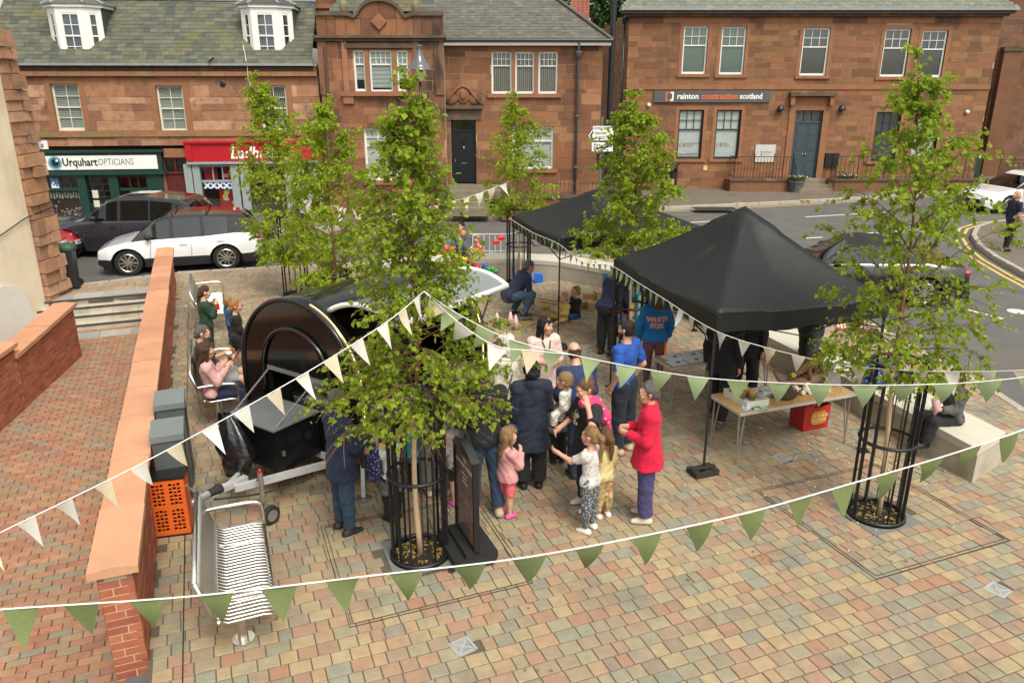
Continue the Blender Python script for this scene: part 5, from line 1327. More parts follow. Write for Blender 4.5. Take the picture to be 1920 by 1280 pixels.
# cast weights on the canopy poles
wt = mat('cast_weight', (.03, .028, .024), .7, var=.3, bump=.3)
for p, lb in ((C1[0], 'black cast weight on the near canopy front pole'), (C2[0], 'black weight on the far canopy front pole')):
 t = thing('pole_weight', lb, 'weight', p, WA, 'weights on the canopy poles'); b = MB()
 for x in (-.13, .13): b.bb(x - .04, x + .04, -.11, .11, .0125, .08)
 b.bb(-.09, .09, .05, .11, .0125, .07); b.bb(-.09, .09, -.11, -.05, .0125, .07); b.bb(.02, .09, -.045, .045, .02, .06); b.build('casting', wt, t)
 b = MB(); b.bb(-.17, .17, -.03, .03, .0805, .1); b.build('grip', wt, t)
# ---------------------------------------------------------------- bunting
cordm = mat('white_cord', (.75, .74, .70), .8, var=.03)
flagc = {'g': mat('sage_flag', (.155, .19, .07), .9, var=.12, scale=40, bump=.2, bscale=300), 'p': mat('pale_sage_flag', (.26, .33, .17), .9, var=.1, scale=40, bump=.2, bscale=300), 'w': mat('white_flag', (.62, .60, .54), .9, var=.08, scale=40), 'c': mat('cream_flag', (.62, .53, .38), .9, var=.1, scale=40, bump=.2, bscale=300)}
FL = {}
for k, m in flagc.items():
 for v in range(6):
  n = 5; V, F = [], []; cu = (.05, -.1, .2, -.22, .33, .12)[v]; tw_ = (0, .1, -.2, .25, -.1, -.3)[v]
  for i in range(n + 1):
   f = i / n; w_ = (1 - f) * .5
   for s in (-1, 0, 1): V.append((s * w_ * (.985 if cu > .1 else 1) * math.cos(tw_ * f * 2) + tw_ * .12 * f * f, cu * f * f + s * w_ * math.sin(tw_ * f * 2) + .05 * math.sin(f * 3 + v) * (1 - abs(s)) * (1 - f), -f))
  for i in range(n): F += [(3 * i, 3 * i + 3, 3 * i + 4, 3 * i + 1), (3 * i + 1, 3 * i + 4, 3 * i + 5, 3 * i + 2)]
  b = MB(); b.add(V, F); o = b.build('flag', m, smooth=True); FL[k, v] = o.data; bpy.data.objects.remove(o)
def spline(P, k=14):
 P = [Vector(p) for p in P]; r_ = []
 for i in range(len(P) - 1):
  a, b, c, d = P[max(i - 1, 0)], P[i], P[i + 1], P[min(i + 2, len(P) - 1)]
  for j in range(k):
   t = j / k; r_.append(.5 * ((2 * b) + (c - a) * t + (2 * a - 5 * b + 4 * c - d) * t * t + (3 * b - a - 3 * c + d) * t ** 3))
 return r_ + [P[-1]]
def bunting(label, P, seq, gap, fw, fh, seed, start=.5, cord=.0042, tw=.5, alt=None):
 t = thing('bunting', label, 'bunting', (0, 0, 0), 0, 'strings of bunting'); pts = spline(P); r_ = random.Random(seed)
 b = MB(); b.tube(pts, cord, 5); b.build('cord', cordm, t)
 L = [0]
 for p, q in zip(pts[:-1], pts[1:]): L.append(L[-1] + (q - p).length)
 s = gap * start; i = 0; k = 0
 while s < L[-1] - fw * .4:
  while L[i + 1] < s: i += 1
  f = (s - L[i]) / (L[i + 1] - L[i]); p = pts[i].lerp(pts[i + 1], f); d = nrm(pts[i + 1] - pts[i])
  o = link('flag', FL[seq[k % len(seq)], r_.randrange(6)], t)
  x = d; y = nrm(Vector((0, 0, 1)).cross(x)); z = x.cross(y); o.matrix_local = Matrix.LocRotScale(p - Vector((0, 0, cord)), Matrix((x, y, z)).transposed().to_quaternion() @ Matrix.Rotation(r_.gauss(0, tw * .25), 3, 'X').to_quaternion(), (fw * r_.uniform(.95, 1.05), fh, fh * r_.uniform(.92, 1.05)))
  s += gap * r_.uniform(.93, 1.07); k += 1
 return t
atl = lambda L: [at(*p) for p in L]
TA = at(795, 546, 6.78)
bunting('front string of sage green bunting right across the bottom of the view', atl([(-150, 1160, 4.1), (0, 1142, 4.2), (360, 1117, 4.25), (700, 1078, 4.4), (960, 1048, 4.5), (1180, 1009, 4.65), (1400, 961, 4.8), (1600, 905, 5.0), (1780, 852, 5.2), (1920, 805, 5.4), (2060, 755, 5.6)]), 'g', .345, .19, .222, 1, cord=.005, start=.35)
bunting('white and cream bunting from the front birch down past the brick wall', [TA] + atl([(730, 600, 6.3), (600, 683, 6.0), (430, 780, 5.7), (270, 866, 5.5), (120, 940, 5.35), (0, 998, 5.2), (-120, 1060, 5.1)]), 'wcwwc', .255, .118, .225, 2, start=.6)
bunting('sage green bunting from the front birch across to the right cage', [TA] + atl([(865, 592, 6.8), (960, 637, 6.9), (1065, 663, 7.0), (1200, 690, 7.1), (1330, 709, 7.0), (1500, 719, 6.8), (1650, 722, 6.6), (1800, 718, 6.5), (1920, 707, 6.4), (2050, 690, 6.3)]), 'p', .335, .20, .215, 3, start=.9)
bunting('short run of white bunting under the green string beside the trailer', [TA] + atl([(860, 604, 6.75), (930, 648, 6.8), (1000, 657, 6.9), (1068, 664, 7.0)]), 'cww', .33, .19, .22, 4, start=.5)
cv = lambda p, z: Vector((p[0], p[1], z))
K1, K2, K3, K4 = cv((-.05, 15.75), 2.02), cv((.81, 13.36), 1.98), cv((1.52, 11.58), 2.0), cv((2.36, 8.6), 1.93)
sag = lambda a, b, s: [a.lerp(b, .5) - Vector((0, 0, s))]
bunting('small pale green bunting along the edges of the two canopies', [K1] + sag(K1, K2, .04) + [K2] + sag(K2, K3, .13) + [K3, K3.lerp(K4, .3), K3.lerp(K4, .6)], 'p', .2, .1, .17, 5, start=.5)
bunting('white and cream bunting from the near canopy across the skull table', [K3.lerp(K4, .6), K4] + atl([(1450, 655, 8.6), (1590, 685, 8.2), (1750, 696, 7.6), (1920, 694, 7.0), (2050, 684, 6.7)]), 'wwcw', .3, .145, .22, 6, start=.5)
bunting('far white bunting between the birches before the front door', atl([(560, 372, 16.0), (612, 384, 16.0), (690, 396, 15.6), (780, 392, 16), (855, 376, 16.5), (905, 360, 17), (955, 341, 17.6)]), 'wc', .42, .26, .3, 7)
# ---------------------------------------------------------------- tables and what lies on them
oak = mat('oak_laminate', (.42, .25, .09), .45, var=.15, scale=4, pat='noise', pcol=(.38, .215, .075), pscale=9, pthr=.45)
edge = mat('grey_edge', (.42, .40, .35), .5, var=.08)
legm = mat('grey_tube', (.36, .34, .30), .35, metal=.6, var=.1)
def table(label, NL, NR, BL, h=.74):
 NL, NR, BL = Vector(NL), Vector(NR), Vector(BL); x = NR - NL; a = math.atan2(x.y, x.x); L_, W_ = x.length, abs((BL - NL).dot(Vector((-math.sin(a), math.cos(a), 0))))
 t = thing('folding_table', label, 'table', (NL.x, NL.y, 0), a, 'oak topped display tables')
 b = MB(); b.bb(.012, L_ - .012, .012, W_ - .012, h - .028, h); b.build('tabletop', oak, t)
 b = MB(); b.bb(0, L_, 0, .012, h - .035, h + .002); b.bb(0, L_, W_ - .012, W_, h - .035, h + .002); b.bb(0, .012, .012, W_ - .012, h - .035, h + .002); b.bb(L_ - .012, L_, .012, W_ - .012, h - .035, h + .002); b.build('edge_trim', edge, t)
 for ix, x_ in enumerate((.1, L_ - .1)):
  for iy, y_ in enumerate((.07, W_ - .07)):
   sx, sy = (1, -1)[ix], (1, -1)[iy]; ft = Vector((x_ - .05 * sx, y_ - .03 * sy, 0)); b = MB(); b.tube([(x_ + .03 * sx, y_, h - .03), ft], .012, 6); b.tube([(x_ - .06 * sx, y_, h - .03), ft], .012, 6); b.build('leg', legm, t)
 b = MB(); b.bb(.1, L_ - .1, .06, .085, h - .06, h - .0285); b.bb(.1, L_ - .1, W_ - .085, W_ - .06, h - .06, h - .0285); b.build('rail', legm, t)
 return t, L_, W_, (lambda u, v, z=h + .002: Vector((NL.x, NL.y, 0)) + Vector((math.cos(a), math.sin(a), 0)) * u * L_ + Vector((-math.sin(a), math.cos(a), 0)) * v * W_ + Vector((0, 0, z))), a
_, L1, W1_, TP, a1 = table('oak topped folding table with jars and skulls under the near canopy', G(1388, 776, .74), G(1607, 738, .74), G(1343, 738, .74))
def rest(name, label, cat, p, rz, *parts, group=None):
 t = thing(name, label, cat, p, rz, group)
 for nm, m, fn, sm in parts: b = MB(); fn(b); b.build(nm, m, t, smooth=sm)
 return t
clear = mat('clear_plastic', (.62, .62, .56), .25, var=.05); amber = mat('amber_fluid', (.42, .22, .03), .12, var=.15, coat=.6); dkjar = mat('dark_jar', (.16, .11, .03), .15, coat=.5); orange = mat('orange_lid', (.75, .28, .03), .4)
bone = mat('bone', (.68, .62, .48), .6, var=.12, scale=30); spiny = mat('spiny_brown', (.10, .07, .05), .9, var=.5, scale=60, bump=.8, bscale=120); fur = mat('russet_fur', (.19, .095, .045), .9, var=.35, scale=30, bump=.6, bscale=150); wood = mat('driftwood', (.22, .13, .07), .85, var=.35, scale=12, bump=.7, bscale=30)
rest('plastic_tray', 'clear plastic tray holding the specimen jars on the skull table', 'tray', TP(.18, .52), a1, ('tray', clear, lambda b: (b.bb(-.17, .17, -.25, .25, 0, .01), b.bb(-.17, -.16, -.25, .25, .01, .09), b.bb(.16, .17, -.25, .25, .01, .09), b.bb(-.16, .16, -.25, -.24, .01, .09), b.bb(-.16, .16, .24, .25, .01, .09)), False))
for i, (u, v, r, h, lb) in enumerate(((.155, .78, .06, .2, 'tall amber specimen jar at the back of the plastic tray'), (.20, .66, .055, .17, 'amber specimen jar in the middle of the plastic tray'), (.16, .58, .05, .13, 'low dark specimen jar in the plastic tray'), (.22, .48, .05, .11, 'jar with an orange lid in the plastic tray'))):
 rest('specimen_jar', lb, 'jar', TP(u, v, .753), a1, ('glass_jar', amber if i < 2 else dkjar, lambda b: b.lathe((0, 0, 0), [(r, 0), (r, h * .8), (r * .8, h * .88), (r * .8, h * .9)], 14), True), ('lid', orange if i == 3 else dkjar, lambda b: b.lathe((0, 0, h * .9), [(r * .86, 0), (r * .86, h * .1)], 14), False), group='specimen jars')
rest('leaflet_stack', 'small pile of blue and white cards at the table corner', 'cards', TP(.1, .18), a1 + .3, ('card', mat('card_blue', (.6, .66, .75), .6, pat='noise', pcol=(.12, .25, .55), pscale=18, pthr=.45), lambda b: [b.box((.012 * i, .01 * i, .004 + .006 * i), (.15, .1, .005), i * .25) for i in range(4)], False))
rest('leaflet_stack', 'pile of green printed cards at the table front edge', 'cards', TP(.17, .08), a1 - .2, ('card', mat('card_green', (.5, .55, .4), .6, pat='noise', pcol=(.08, .16, .08), pscale=18, pthr=.5), lambda b: [b.box((.008 * i, -.008 * i, .004 + .006 * i), (.16, .11, .005), -i * .15) for i in range(3)], False))
rest('perspex_block', 'clear display block lying behind the hedgehog', 'block', TP(.38, .7), a1, ('block', clear, lambda b: b.box((0, 0, .02), (.34, .2, .04)), False), ('print', mat('sheet_grey', (.3, .33, .33), .5, pat='noise', pcol=(.55, .58, .56), pscale=14), lambda b: b.box((0, 0, .042), (.28, .15, .004)), False))
rest('metal_cup', 'small dark metal cup beside the plastic tray', 'cup', TP(.3, .5), 0, ('cup', mat('pewter', (.2, .19, .17), .4, metal=.7), lambda b: b.lathe((0, 0, 0), [(.03, 0), (.03, .1), (.025, .1)], 12), True))
def hedgehog(b):
 r_ = random.Random(2); b.ell((0, 0, .075), (.15, .11, .085), 14); b.ell((.14, 0, .045), (.05, .04, .035), 8)
 for i in range(350):
  v = nrm((r_.gauss(0, 1), r_.gauss(0, 1), abs(r_.gauss(0, 1)))); p = Vector((v.x * .148, v.y * .108, .075 + v.z * .083)); q = p + nrm(v + Vector((-.4, 0, 0))) * .03; s = v.orthogonal().normalized() * .004; b.add([p + s, p - s, q], [(0, 1, 2)])
rest('hedgehog', 'dark spiny stuffed hedgehog on the front of the skull table', 'hedgehog', TP(.46, .3), a1 + 2.8, ('body', spiny, hedgehog, False))
def skull(s):
 def f(b):
  b.ell((-.02 * s, 0, .035 * s), (.045 * s, .034 * s, .036 * s), 10); b.ell((.04 * s, 0, .024 * s), (.045 * s, .018 * s, .018 * s), 8); b.bb(-.01 * s, .07 * s, -.016 * s, .016 * s, 0, .012 * s); b.ell((.0, .034 * s, .02 * s), (.03 * s, .006 * s, .008 * s), 6); b.ell((.0, -.034 * s, .02 * s), (.03 * s, .006 * s, .008 * s), 6)
 return f
eyeh = mat('socket_dark', (.05, .035, .02), .9)
for i, (u, v, s, a, lb) in enumerate(((.60, .52, 1.5, 1.1, 'large pale skull at the back left of the skull group'), (.66, .44, 1.3, 2.2, 'skull with its muzzle to the left in the skull group'), (.72, .52, 1.6, .4, 'largest pale skull on the right of the skull group'), (.70, .26, 1.1, 2.8, 'small skull at the table front in the skull group'), (.79, .33, 1.4, -.6, 'skull nearest the grey stone on the table'), (.62, .34, 1.0, .9, 'smallest skull beside the hedgehog'))):
 rest('animal_skull', lb, 'skull', TP(u, v), a1 + a, ('skull', bone, skull(s), True), ('eye_socket', eyeh, lambda b: (b.ell((.012 * s, .024 * s, .04 * s), (.011 * s, .011 * s, .011 * s), 6), b.ell((.012 * s, -.024 * s, .04 * s), (.011 * s, .011 * s, .011 * s), 6)), False), group='pale animal skulls')
rest('stone_block', 'grey rough stone at the right end of the skull table', 'stone', TP(.93, .6), a1, ('stone', mat('grey_stone', (.2, .2, .19), .9, var=.2, bump=.5), lambda b: b.box((0, 0, .07), (.3, .2, .14), .1, taper=.8), False))
def otter(b):
 b.tube([(-.45, .02, .03), (-.32, 0, .08), (-.2, 0, .16), (-.05, 0, .22), (.1, 0, .26), (.2, 0, .32), (.27, 0, .36)], [.012, .025, .07, .095, .085, .06, .04], 10); b.ell((.3, 0, .37), (.065, .05, .045), 10); b.ell((.36, 0, .355), (.035, .028, .022), 8)
 for x, y in ((-.14, .06), (-.14, -.06), (.1, .06), (.1, -.06)): b.tube([(x, y, .18), (x + .02, y * 1.2, .08), (x + .04, y * 1.2, .0)], [.045, .03, .018], 7)
 for y in (.04, -.04): b.ell((.27, y, .41), (.018, .012, .02), 6)
rest('stuffed_otter', 'brown stuffed otter standing on the driftwood', 'stuffed animal', TP(.8, .72, .86), a1 + .15, ('body', fur, otter, True))
def drift(b): b.tube([(-.5, 0, .08), (-.25, .03, .06), (0, 0, .07), (.25, -.02, .1), (.5, .03, .2)], [.03, .08, .09, .08, .03], 9); b.tube([(-.35, 0, .07), (-.55, .06, .16), (-.62, .1, .28)], [.05, .03, .015], 7); b.tube([(.1, 0, .08), (.3, .1, .14), (.45, .16, .12)], [.05, .04, .015], 7)
rest('driftwood', 'curved brown driftwood log on the skull table', 'driftwood', TP(.8, .72), a1 + .15, ('log', wood, drift, True))
# red shopping bag under the table
rb = mat('red_bag', (.42, .03, .03), .6, var=.15, scale=8, bump=.3, bscale=14); rbp = G(1515, 798)
t = thing('shopping_bag', 'red woven shopping bag with an orange label under the skull table', 'bag', rbp, a1 + .02)
b = MB(); w_, d_, h_ = .22, .14, .36; b.add([(-w_, -d_, 0), (w_, -d_, 0), (w_, d_, 0), (-w_, d_, 0), (-w_ * 1.1, -d_ * 1.05, h_), (0, -d_ * 1.12, h_ - .02), (w_ * 1.08, -d_, h_ + .01), (w_ * 1.08, d_, h_ + .01), (0, d_, h_ - .02), (-w_ * 1.1, d_, h_), (0, -d_ * .96, .0), (0, -d_ * 1.08, h_ * .5)], [(0, 10, 11, 5, 4), (10, 1, 6, 5, 11), (1, 2, 7, 6), (2, 3, 9, 8, 7), (3, 0, 4, 9), (3, 2, 1, 10, 0)]); b.build('bag_body', rb, t)
lbm = mat('label_orange', (.58, .27, .03), .6, var=.1); b = MB(); b.prism([(.02 + .14 * math.copysign(abs(math.cos(k * math.pi / 10)) ** .6, math.cos(k * math.pi / 10)), .19 + .1 * math.copysign(abs(math.sin(k * math.pi / 10)) ** .6, math.sin(k * math.pi / 10))) for k in range(20)], -d_ * 1.14, -d_ * 1.03); lo = b.build('label', lbm, t)
text('lettering', "A Place at", .062, mat('bag_print', (.75, .65, .45), .6), lo, (-.075, -d_ * 1.15, .22), shear=.2); text('lettering', 'Southcraig', .055, mat('bag_print', ()), lo, (-.095, -d_ * 1.15, .16), shear=.2)
for x in (-.1, .12): b = MB(); b.tube([(x - .06, -d_ * .4, h_ - .03), (x - .05, -d_ * .3, h_ + .03), (x + .05, -d_ * .3, h_ + .035), (x + .06, -d_ * .4, h_ - .03)], .014, 6); b.build('handle', black, t)
# left display table with folders, right one with a mounted animal
_, L2, W2, TQ, a2 = table('left oak display table with open folders of drawings', G(1259, 690, .74), G(1372, 672, .74), G(1229, 668, .74))
pg_ = mat('white_paper', (.68, .70, .70), .6, var=.06, pat='noise', pcol=(.45, .47, .48), pscale=25, pthr=.36); prt = mat('dark_print', (.12, .13, .13), .7)
for i, (u, v, s, a, lb) in enumerate(((.12, .28, (.26, .2), .0, 'nearest laminated sheet on the left display table'), (.42, .28, (.3, .2), .02, 'second laminated sheet on the left display table'), (.2, .68, (.3, .24), .1, 'left page of the open folder on the left display table'), (.5, .66, (.3, .24), -.1, 'right page of the open folder on the left display table'), (.85, .6, (.32, .26), .1, 'folder at the far end of the left display table'))):
 rest('paper_sheet', lb, 'sheet', TQ(u + .06, v), a2 + a, ('sheet', pg_, lambda b: b.box((0, 0, .006 + .004 * (i > 1)), (*s, .01 + .008 * (i > 1))), False), ('print', prt, lambda b: b.box((.02, 0, .0125 + .0085 * (i > 1)), (.08, .05, .002), .4), False), group='sheets on the display table')
_, L3, W3, TS, a3 = table('right oak display table with a mounted badger pelt by the seat wall', G(1385, 668, .74), G(1452, 662, .74), G(1370, 644, .74))
def mound(b): b.lathe((0, 0, 0), [(.27, 0), (.27, .02), (.24, .03)], 16); b.ell((0, 0, .05), (.2, .15, .16), 14); b.ell((-.16, -.03, .08), (.1, .08, .07), 10); b.ell((-.26, -.05, .06), (.05, .04, .035), 8)
rest('stuffed_badger', 'brown mounted animal on a dark base on the right display table', 'stuffed animal', TS(.72, .4), a3, ('body', fur, mound, True))
rest('stuffed_bird', 'dark brown and cream mounted bird above the right display table', 'stuffed animal', TS(.3, .7), a3, ('body', mat('plum_feathers', (.10, .04, .035), .8, var=.3), lambda b: (b.tube([(0, 0, 0), (0, 0, .25)], .02, 6), b.ell((.05, 0, .42), (.2, .13, .17), 12), b.tube([(.15, 0, .5), (.25, 0, .58), (.3, 0, .62)], [.08, .06, .05], 8), b.ell((.33, 0, .65), (.07, .055, .055), 8), b.tube([(-.1, 0, .4), (-.35, 0, .3)], [.09, .03], 7)), True), ('breast', mat('cream_feathers', (.5, .42, .3), .8, var=.3), lambda b: b.ell((.13, -.06, .38), (.14, .1, .15), 10), True))
# striped deckchair and blue bag on the seat wall
q = G(1590, 650, .46); b = MB(); stp_ = mat('deckchair_stripe', (.62, .56, .42), .8, pat='stripe', pcol=(.4, .06, .04), pscale=6, pthr=.4)
t = thing('deckchair', 'red and cream striped deckchair behind the right birch', 'deckchair', (q.x, q.y, .46), WA + R(60));
for y in (-.25, .25): b.tube([(-.35, y, .0), (.35, y, .75)], .018, 6); b.tube([(.35, y, 0), (-.25, y, .4)], .018, 6)
b.tube([(.35, -.25, .75), (.35, .25, .75)], .018, 6); b.build('frame', wood, t); b = MB(); n = 10; cc = [(-.25 + .6 * i / n, .4 - .55 * math.sin(i / n * math.pi) * .5 + .35 * i / n) for i in range(n + 1)]
b.add([(x, y, z) for x, z in cc for y in (-.23, .23)], [(2 * i, 2 * i + 1, 2 * i + 3, 2 * i + 2) for i in range(n)]); b.build('sling', stp_, t, smooth=True)
def crumple(b, r3, seed, n=14):
 r_ = random.Random(seed); k0 = len(b.V); b.ell((0, 0, r3[2]), r3, n)
 for i in range(k0, len(b.V)): v = b.V[i]; f = 1 + r_.uniform(-.3, .22); b.V[i] = (v[0] * f, v[1] * f, max(0, v[2] * (1 + r_.uniform(-.2, .15))))
q = G(1645, 720, .46); rest('plastic_bag', 'crumpled blue plastic bag on the seat wall behind the right birch', 'bag', q, 0, ('bag', mat('blue_plastic', (.02, .12, .5), .3, var=.3, scale=12, coat=.3), lambda b: crumple(b, (.3, .2, .2), 3, 20), False))
# ---------------------------------------------------------------- steel benches
def bench(label, org, rz, L=1.55, slats=30, group='steel slatted benches'):
 t = thing('steel_bench', label, 'bench', org, rz, group)       # local x along the seat, +y faces forward
 prof = [(-.30, .86), (-.265, .74), (-.215, .58), (-.165, .46), (-.09, .42), (.05, .425), (.19, .43), (.26, .42), (.285, .395)]
 b = MB(); b.tube([(0, y, z) for y, z in prof], .0135, 6); me = b.build('slat', steel, t, smooth=True)
 for i in range(slats):
  o = me if i == 0 else me.copy()
  if i: COL.objects.link(o); o.parent = t
  o.location = (-L / 2 + L * i / (slats - 1), 0, 0)
 for y, z in ((-.30, .87), (-.165, .445), (.285, .385)): b = MB(); b.tube([(-L / 2 - .03, y, z), (L / 2 + .03, y, z)], .021, 8); b.build('rail', steel, t, smooth=True)
 for s in (-1, 1):
  x = s * (L / 2 + .02); b = MB(); b.tube([(x, -.3, .87), (x, -.18, .45)], .02, 8); b.tube(spline([(x, -.25, .66), (x, -.05, .67), (x, .2, .665), (x, .285, .61), (x, .29, .39)], 5), .02, 8); b.build('armrest', steel, t, smooth=True)
  b = MB(); x2 = s * L * .3; b.tube([(x2, .0, 0), (x2, .0, .4)], .045, 10); b.lathe((x2, 0, 0), [(.1, 0), (.1, .012)], 14); b.bar((x2, -.17, .42), (x2, .27, .39), .04, .03); b.build('leg', steel, t)
 return t
bq = lambda px, py: G(px, py, .4)
bench('near steel bench with its back to the brick wall beside the orange crate', (-2.54, 6.08, 0), R(-90) + R(20.5), 1.5, 31)
bench('steel bench with the man and the girl seated on it', (-4.42, 10.75, 0), R(-90) + R(21), 1.55, 31)
bench('empty far steel bench behind the child in green', (-6.1, 15.0, 0), R(-90) + R(21), 1.6, 31)
wb = bench('pale slatted bench on the road side of the seat wall', (-1.1, 19.75, .0), R(180), 1.9, 14, None)
for o in wb.children:
 o.data = o.data.copy(); o.data.materials.clear(); o.data.materials.append(mat('pale_metal', (.66, .64, .58), .4, metal=.3))
# ================================================================ people: smooth bodies grown from joints, clothes grown over them
def smin(a, b, k):
 h = np.maximum(k - np.abs(a - b), 0) / k
 return np.minimum(a, b) - h * h * k * .25
def snet(D, o, h):
 s = D < 0
 c = s[:-1, :-1, :-1].astype(np.int8)
 for q in ((1, 0, 0), (0, 1, 0), (0, 0, 1), (1, 1, 0), (1, 0, 1), (0, 1, 1), (1, 1, 1)):
  c = c + s[tuple(slice(1, None) if v else slice(None, -1) for v in q)]
 m = (c > 0) & (c < 8); I = np.argwhere(m); n = len(I)
 idx = np.full(m.shape, -1, np.int64); idx[m] = np.arange(n)
 acc, cnt = np.zeros((n, 3)), np.zeros(n)
 for ax in range(3):
  e = np.eye(3, dtype=int)[ax]; u, v = [k for k in range(3) if k != ax]
  for a in (0, 1):
   for b in (0, 1):
    q = np.zeros(3, int); q[u] = a; q[v] = b
    A = I + q; B = A + e; va, vb = D[A[:, 0], A[:, 1], A[:, 2]], D[B[:, 0], B[:, 1], B[:, 2]]
    x = (va < 0) != (vb < 0); t = np.where(x, va / np.where(x, va - vb, 1), 0)
    acc += (q + t[:, None] * e) * x[:, None]; cnt += x
 V = np.array(o) + h * (I + acc / cnt[:, None]); Q = []
 for ax in range(3):
  u, v = [(1, 2), (2, 0), (0, 1)][ax]; e = np.eye(3, dtype=int)
  sl0, sl1 = [slice(None)] * 3, [slice(None)] * 3; sl0[ax] = slice(None, -1); sl1[ax] = slice(1, None)
  a, b = s[tuple(sl0)], s[tuple(sl1)]; P = np.argwhere(a != b)
  P = P[(P[:, u] > 0) & (P[:, v] > 0) & (P[:, u] < s.shape[u] - 1) & (P[:, v] < s.shape[v] - 1)]
  g = lambda d: idx[tuple((P - d).T)]
  q = np.stack([g(e[u] + e[v]), g(e[v]), g(0 * e[u]), g(e[u])], 1)
  fl = ~a[tuple(P.T)]; q[fl] = q[fl][:, ::-1]; Q.append(q)
 return V, np.concatenate(Q)
def grow(groups, h, wr=0., seed=0, k=.035):
 """groups: list of (prims, cuts). prim: (a, b, ra, rb, axis or None, flat). cut: (point, normal) keeps the side against the normal."""
 A = [np.minimum(np.array(p[0]), np.array(p[1])) - max(p[2], p[3]) - 3 * h - .02 for g in groups for p in g[0]]
 B = [np.maximum(np.array(p[0]), np.array(p[1])) + max(p[2], p[3]) + 3 * h + .02 for g in groups for p in g[0]]
 lo, hi = np.min(A, 0), np.max(B, 0); n = np.ceil((hi - lo) / h).astype(int) + 1
 ax = [lo[i] + h * np.arange(n[i]) for i in range(3)]; T = None
 for prims, cuts in groups:
  D = np.full(n, .2, np.float32)
  for a, b, ra, rb, fa, ff in prims:
   a, b = np.array(a, float), np.array(b, float); r = max(ra, rb) + .07
   sl = tuple(slice(max(0, int((min(a[i], b[i]) - r - lo[i]) / h)), min(n[i], int((max(a[i], b[i]) + r - lo[i]) / h) + 2)) for i in range(3))
   X, Y, Z_ = ax[0][sl[0]][:, None, None], ax[1][sl[1]][None, :, None], ax[2][sl[2]][None, None, :]
   d = b - a; L2 = float(d @ d) + 1e-9
   t = np.clip(((X - a[0]) * d[0] + (Y - a[1]) * d[1] + (Z_ - a[2]) * d[2]) / L2, 0, 1)
   x, y, z = X - a[0] - t * d[0], Y - a[1] - t * d[1], Z_ - a[2] - t * d[2]
   q = x * x + y * y + z * z
   if fa is not None: c = x * fa[0] + y * fa[1] + z * fa[2]; q = q + c * c * (ff * ff - 1)
   D[sl] = smin(D[sl], (np.sqrt(q) - (ra + (rb - ra) * t)).astype(np.float32), k)
  X, Y, Z_ = ax[0][:, None, None], ax[1][None, :, None], ax[2][None, None, :]
  for p, nn in cuts:
   D = np.maximum(D, (X - p[0]) * nn[0] + (Y - p[1]) * nn[1] + (Z_ - p[2]) * nn[2])
  T = D if T is None else smin(T, D, .02)
 if wr:
  r_ = np.random.RandomState(seed); f = r_.uniform(16, 34, (4, 3)) * r_.choice([-1, 1], (4, 3)); ph = r_.uniform(0, 6, 4)
  w_ = sum(np.sin(f[i, 0] * X + f[i, 1] * Y + f[i, 2] * .55 * Z_ + ph[i]) for i in range(4)); w2 = np.sin(f[0, 1] * 1.9 * X - f[1, 0] * 1.7 * Y + 52 * Z_ + ph[2] + w_)
  T = T + wr * (.35 * w_ + .5 * w2)
 return snet(T, lo, h)
SKIN = {k: mat('skin_' + k, c, .5, var=.06, scale=14, bump=.05, bscale=200, spec=.35) for k, c in dict(fair=(.58, .33, .22), pink=(.60, .31, .21), tan=(.46, .25, .155)).items()}
lipm, eyew, eyed = mat('lips', (.42, .14, .11), .5), mat('eye_white', (.7, .68, .64), .3), mat('eye_dark_iris', (.02, .015, .01), .2)
HAIR = {k: mat('hair_' + k, c, .45, var=.42, scale=38, bump=.9, bscale=110, spec=.4, streak=True) for k, c in dict(dark=(.018, .012, .009), brown=(.055, .028, .015), mid=(.13, .07, .032), light=(.26, .155, .07), blond=(.42, .28, .12), ginger=(.34, .155, .045), grey=(.10, .09, .08), white=(.68, .64, .56), black=(.008, .007, .007)).items()}
def cloth(n, c, **k): k.setdefault('var', .17); k.setdefault('scale', 7); k.setdefault('bump', .5); k.setdefault('bscale', 42); return mat('cloth_' + n, c, .85, sheen=.04, **k)
V3 = lambda *a: np.array(a, float)
HANG = lambda s: ((s * .16, -.02, -1), (s * .04, .22, -1)); FRONT2 = lambda s: ((s * .18, .12, -1), (-s * .5, .85, .12)); MOUTH = lambda s: ((s * .2, .45, -.85), (-s * .45, .42, .9)); POCKET = lambda s: ((s * .35, -.3, -1), (-s * .12, .5, -.9)); HOLD = lambda s: ((s * .15, .25, -1), (-s * .15, .95, .25))
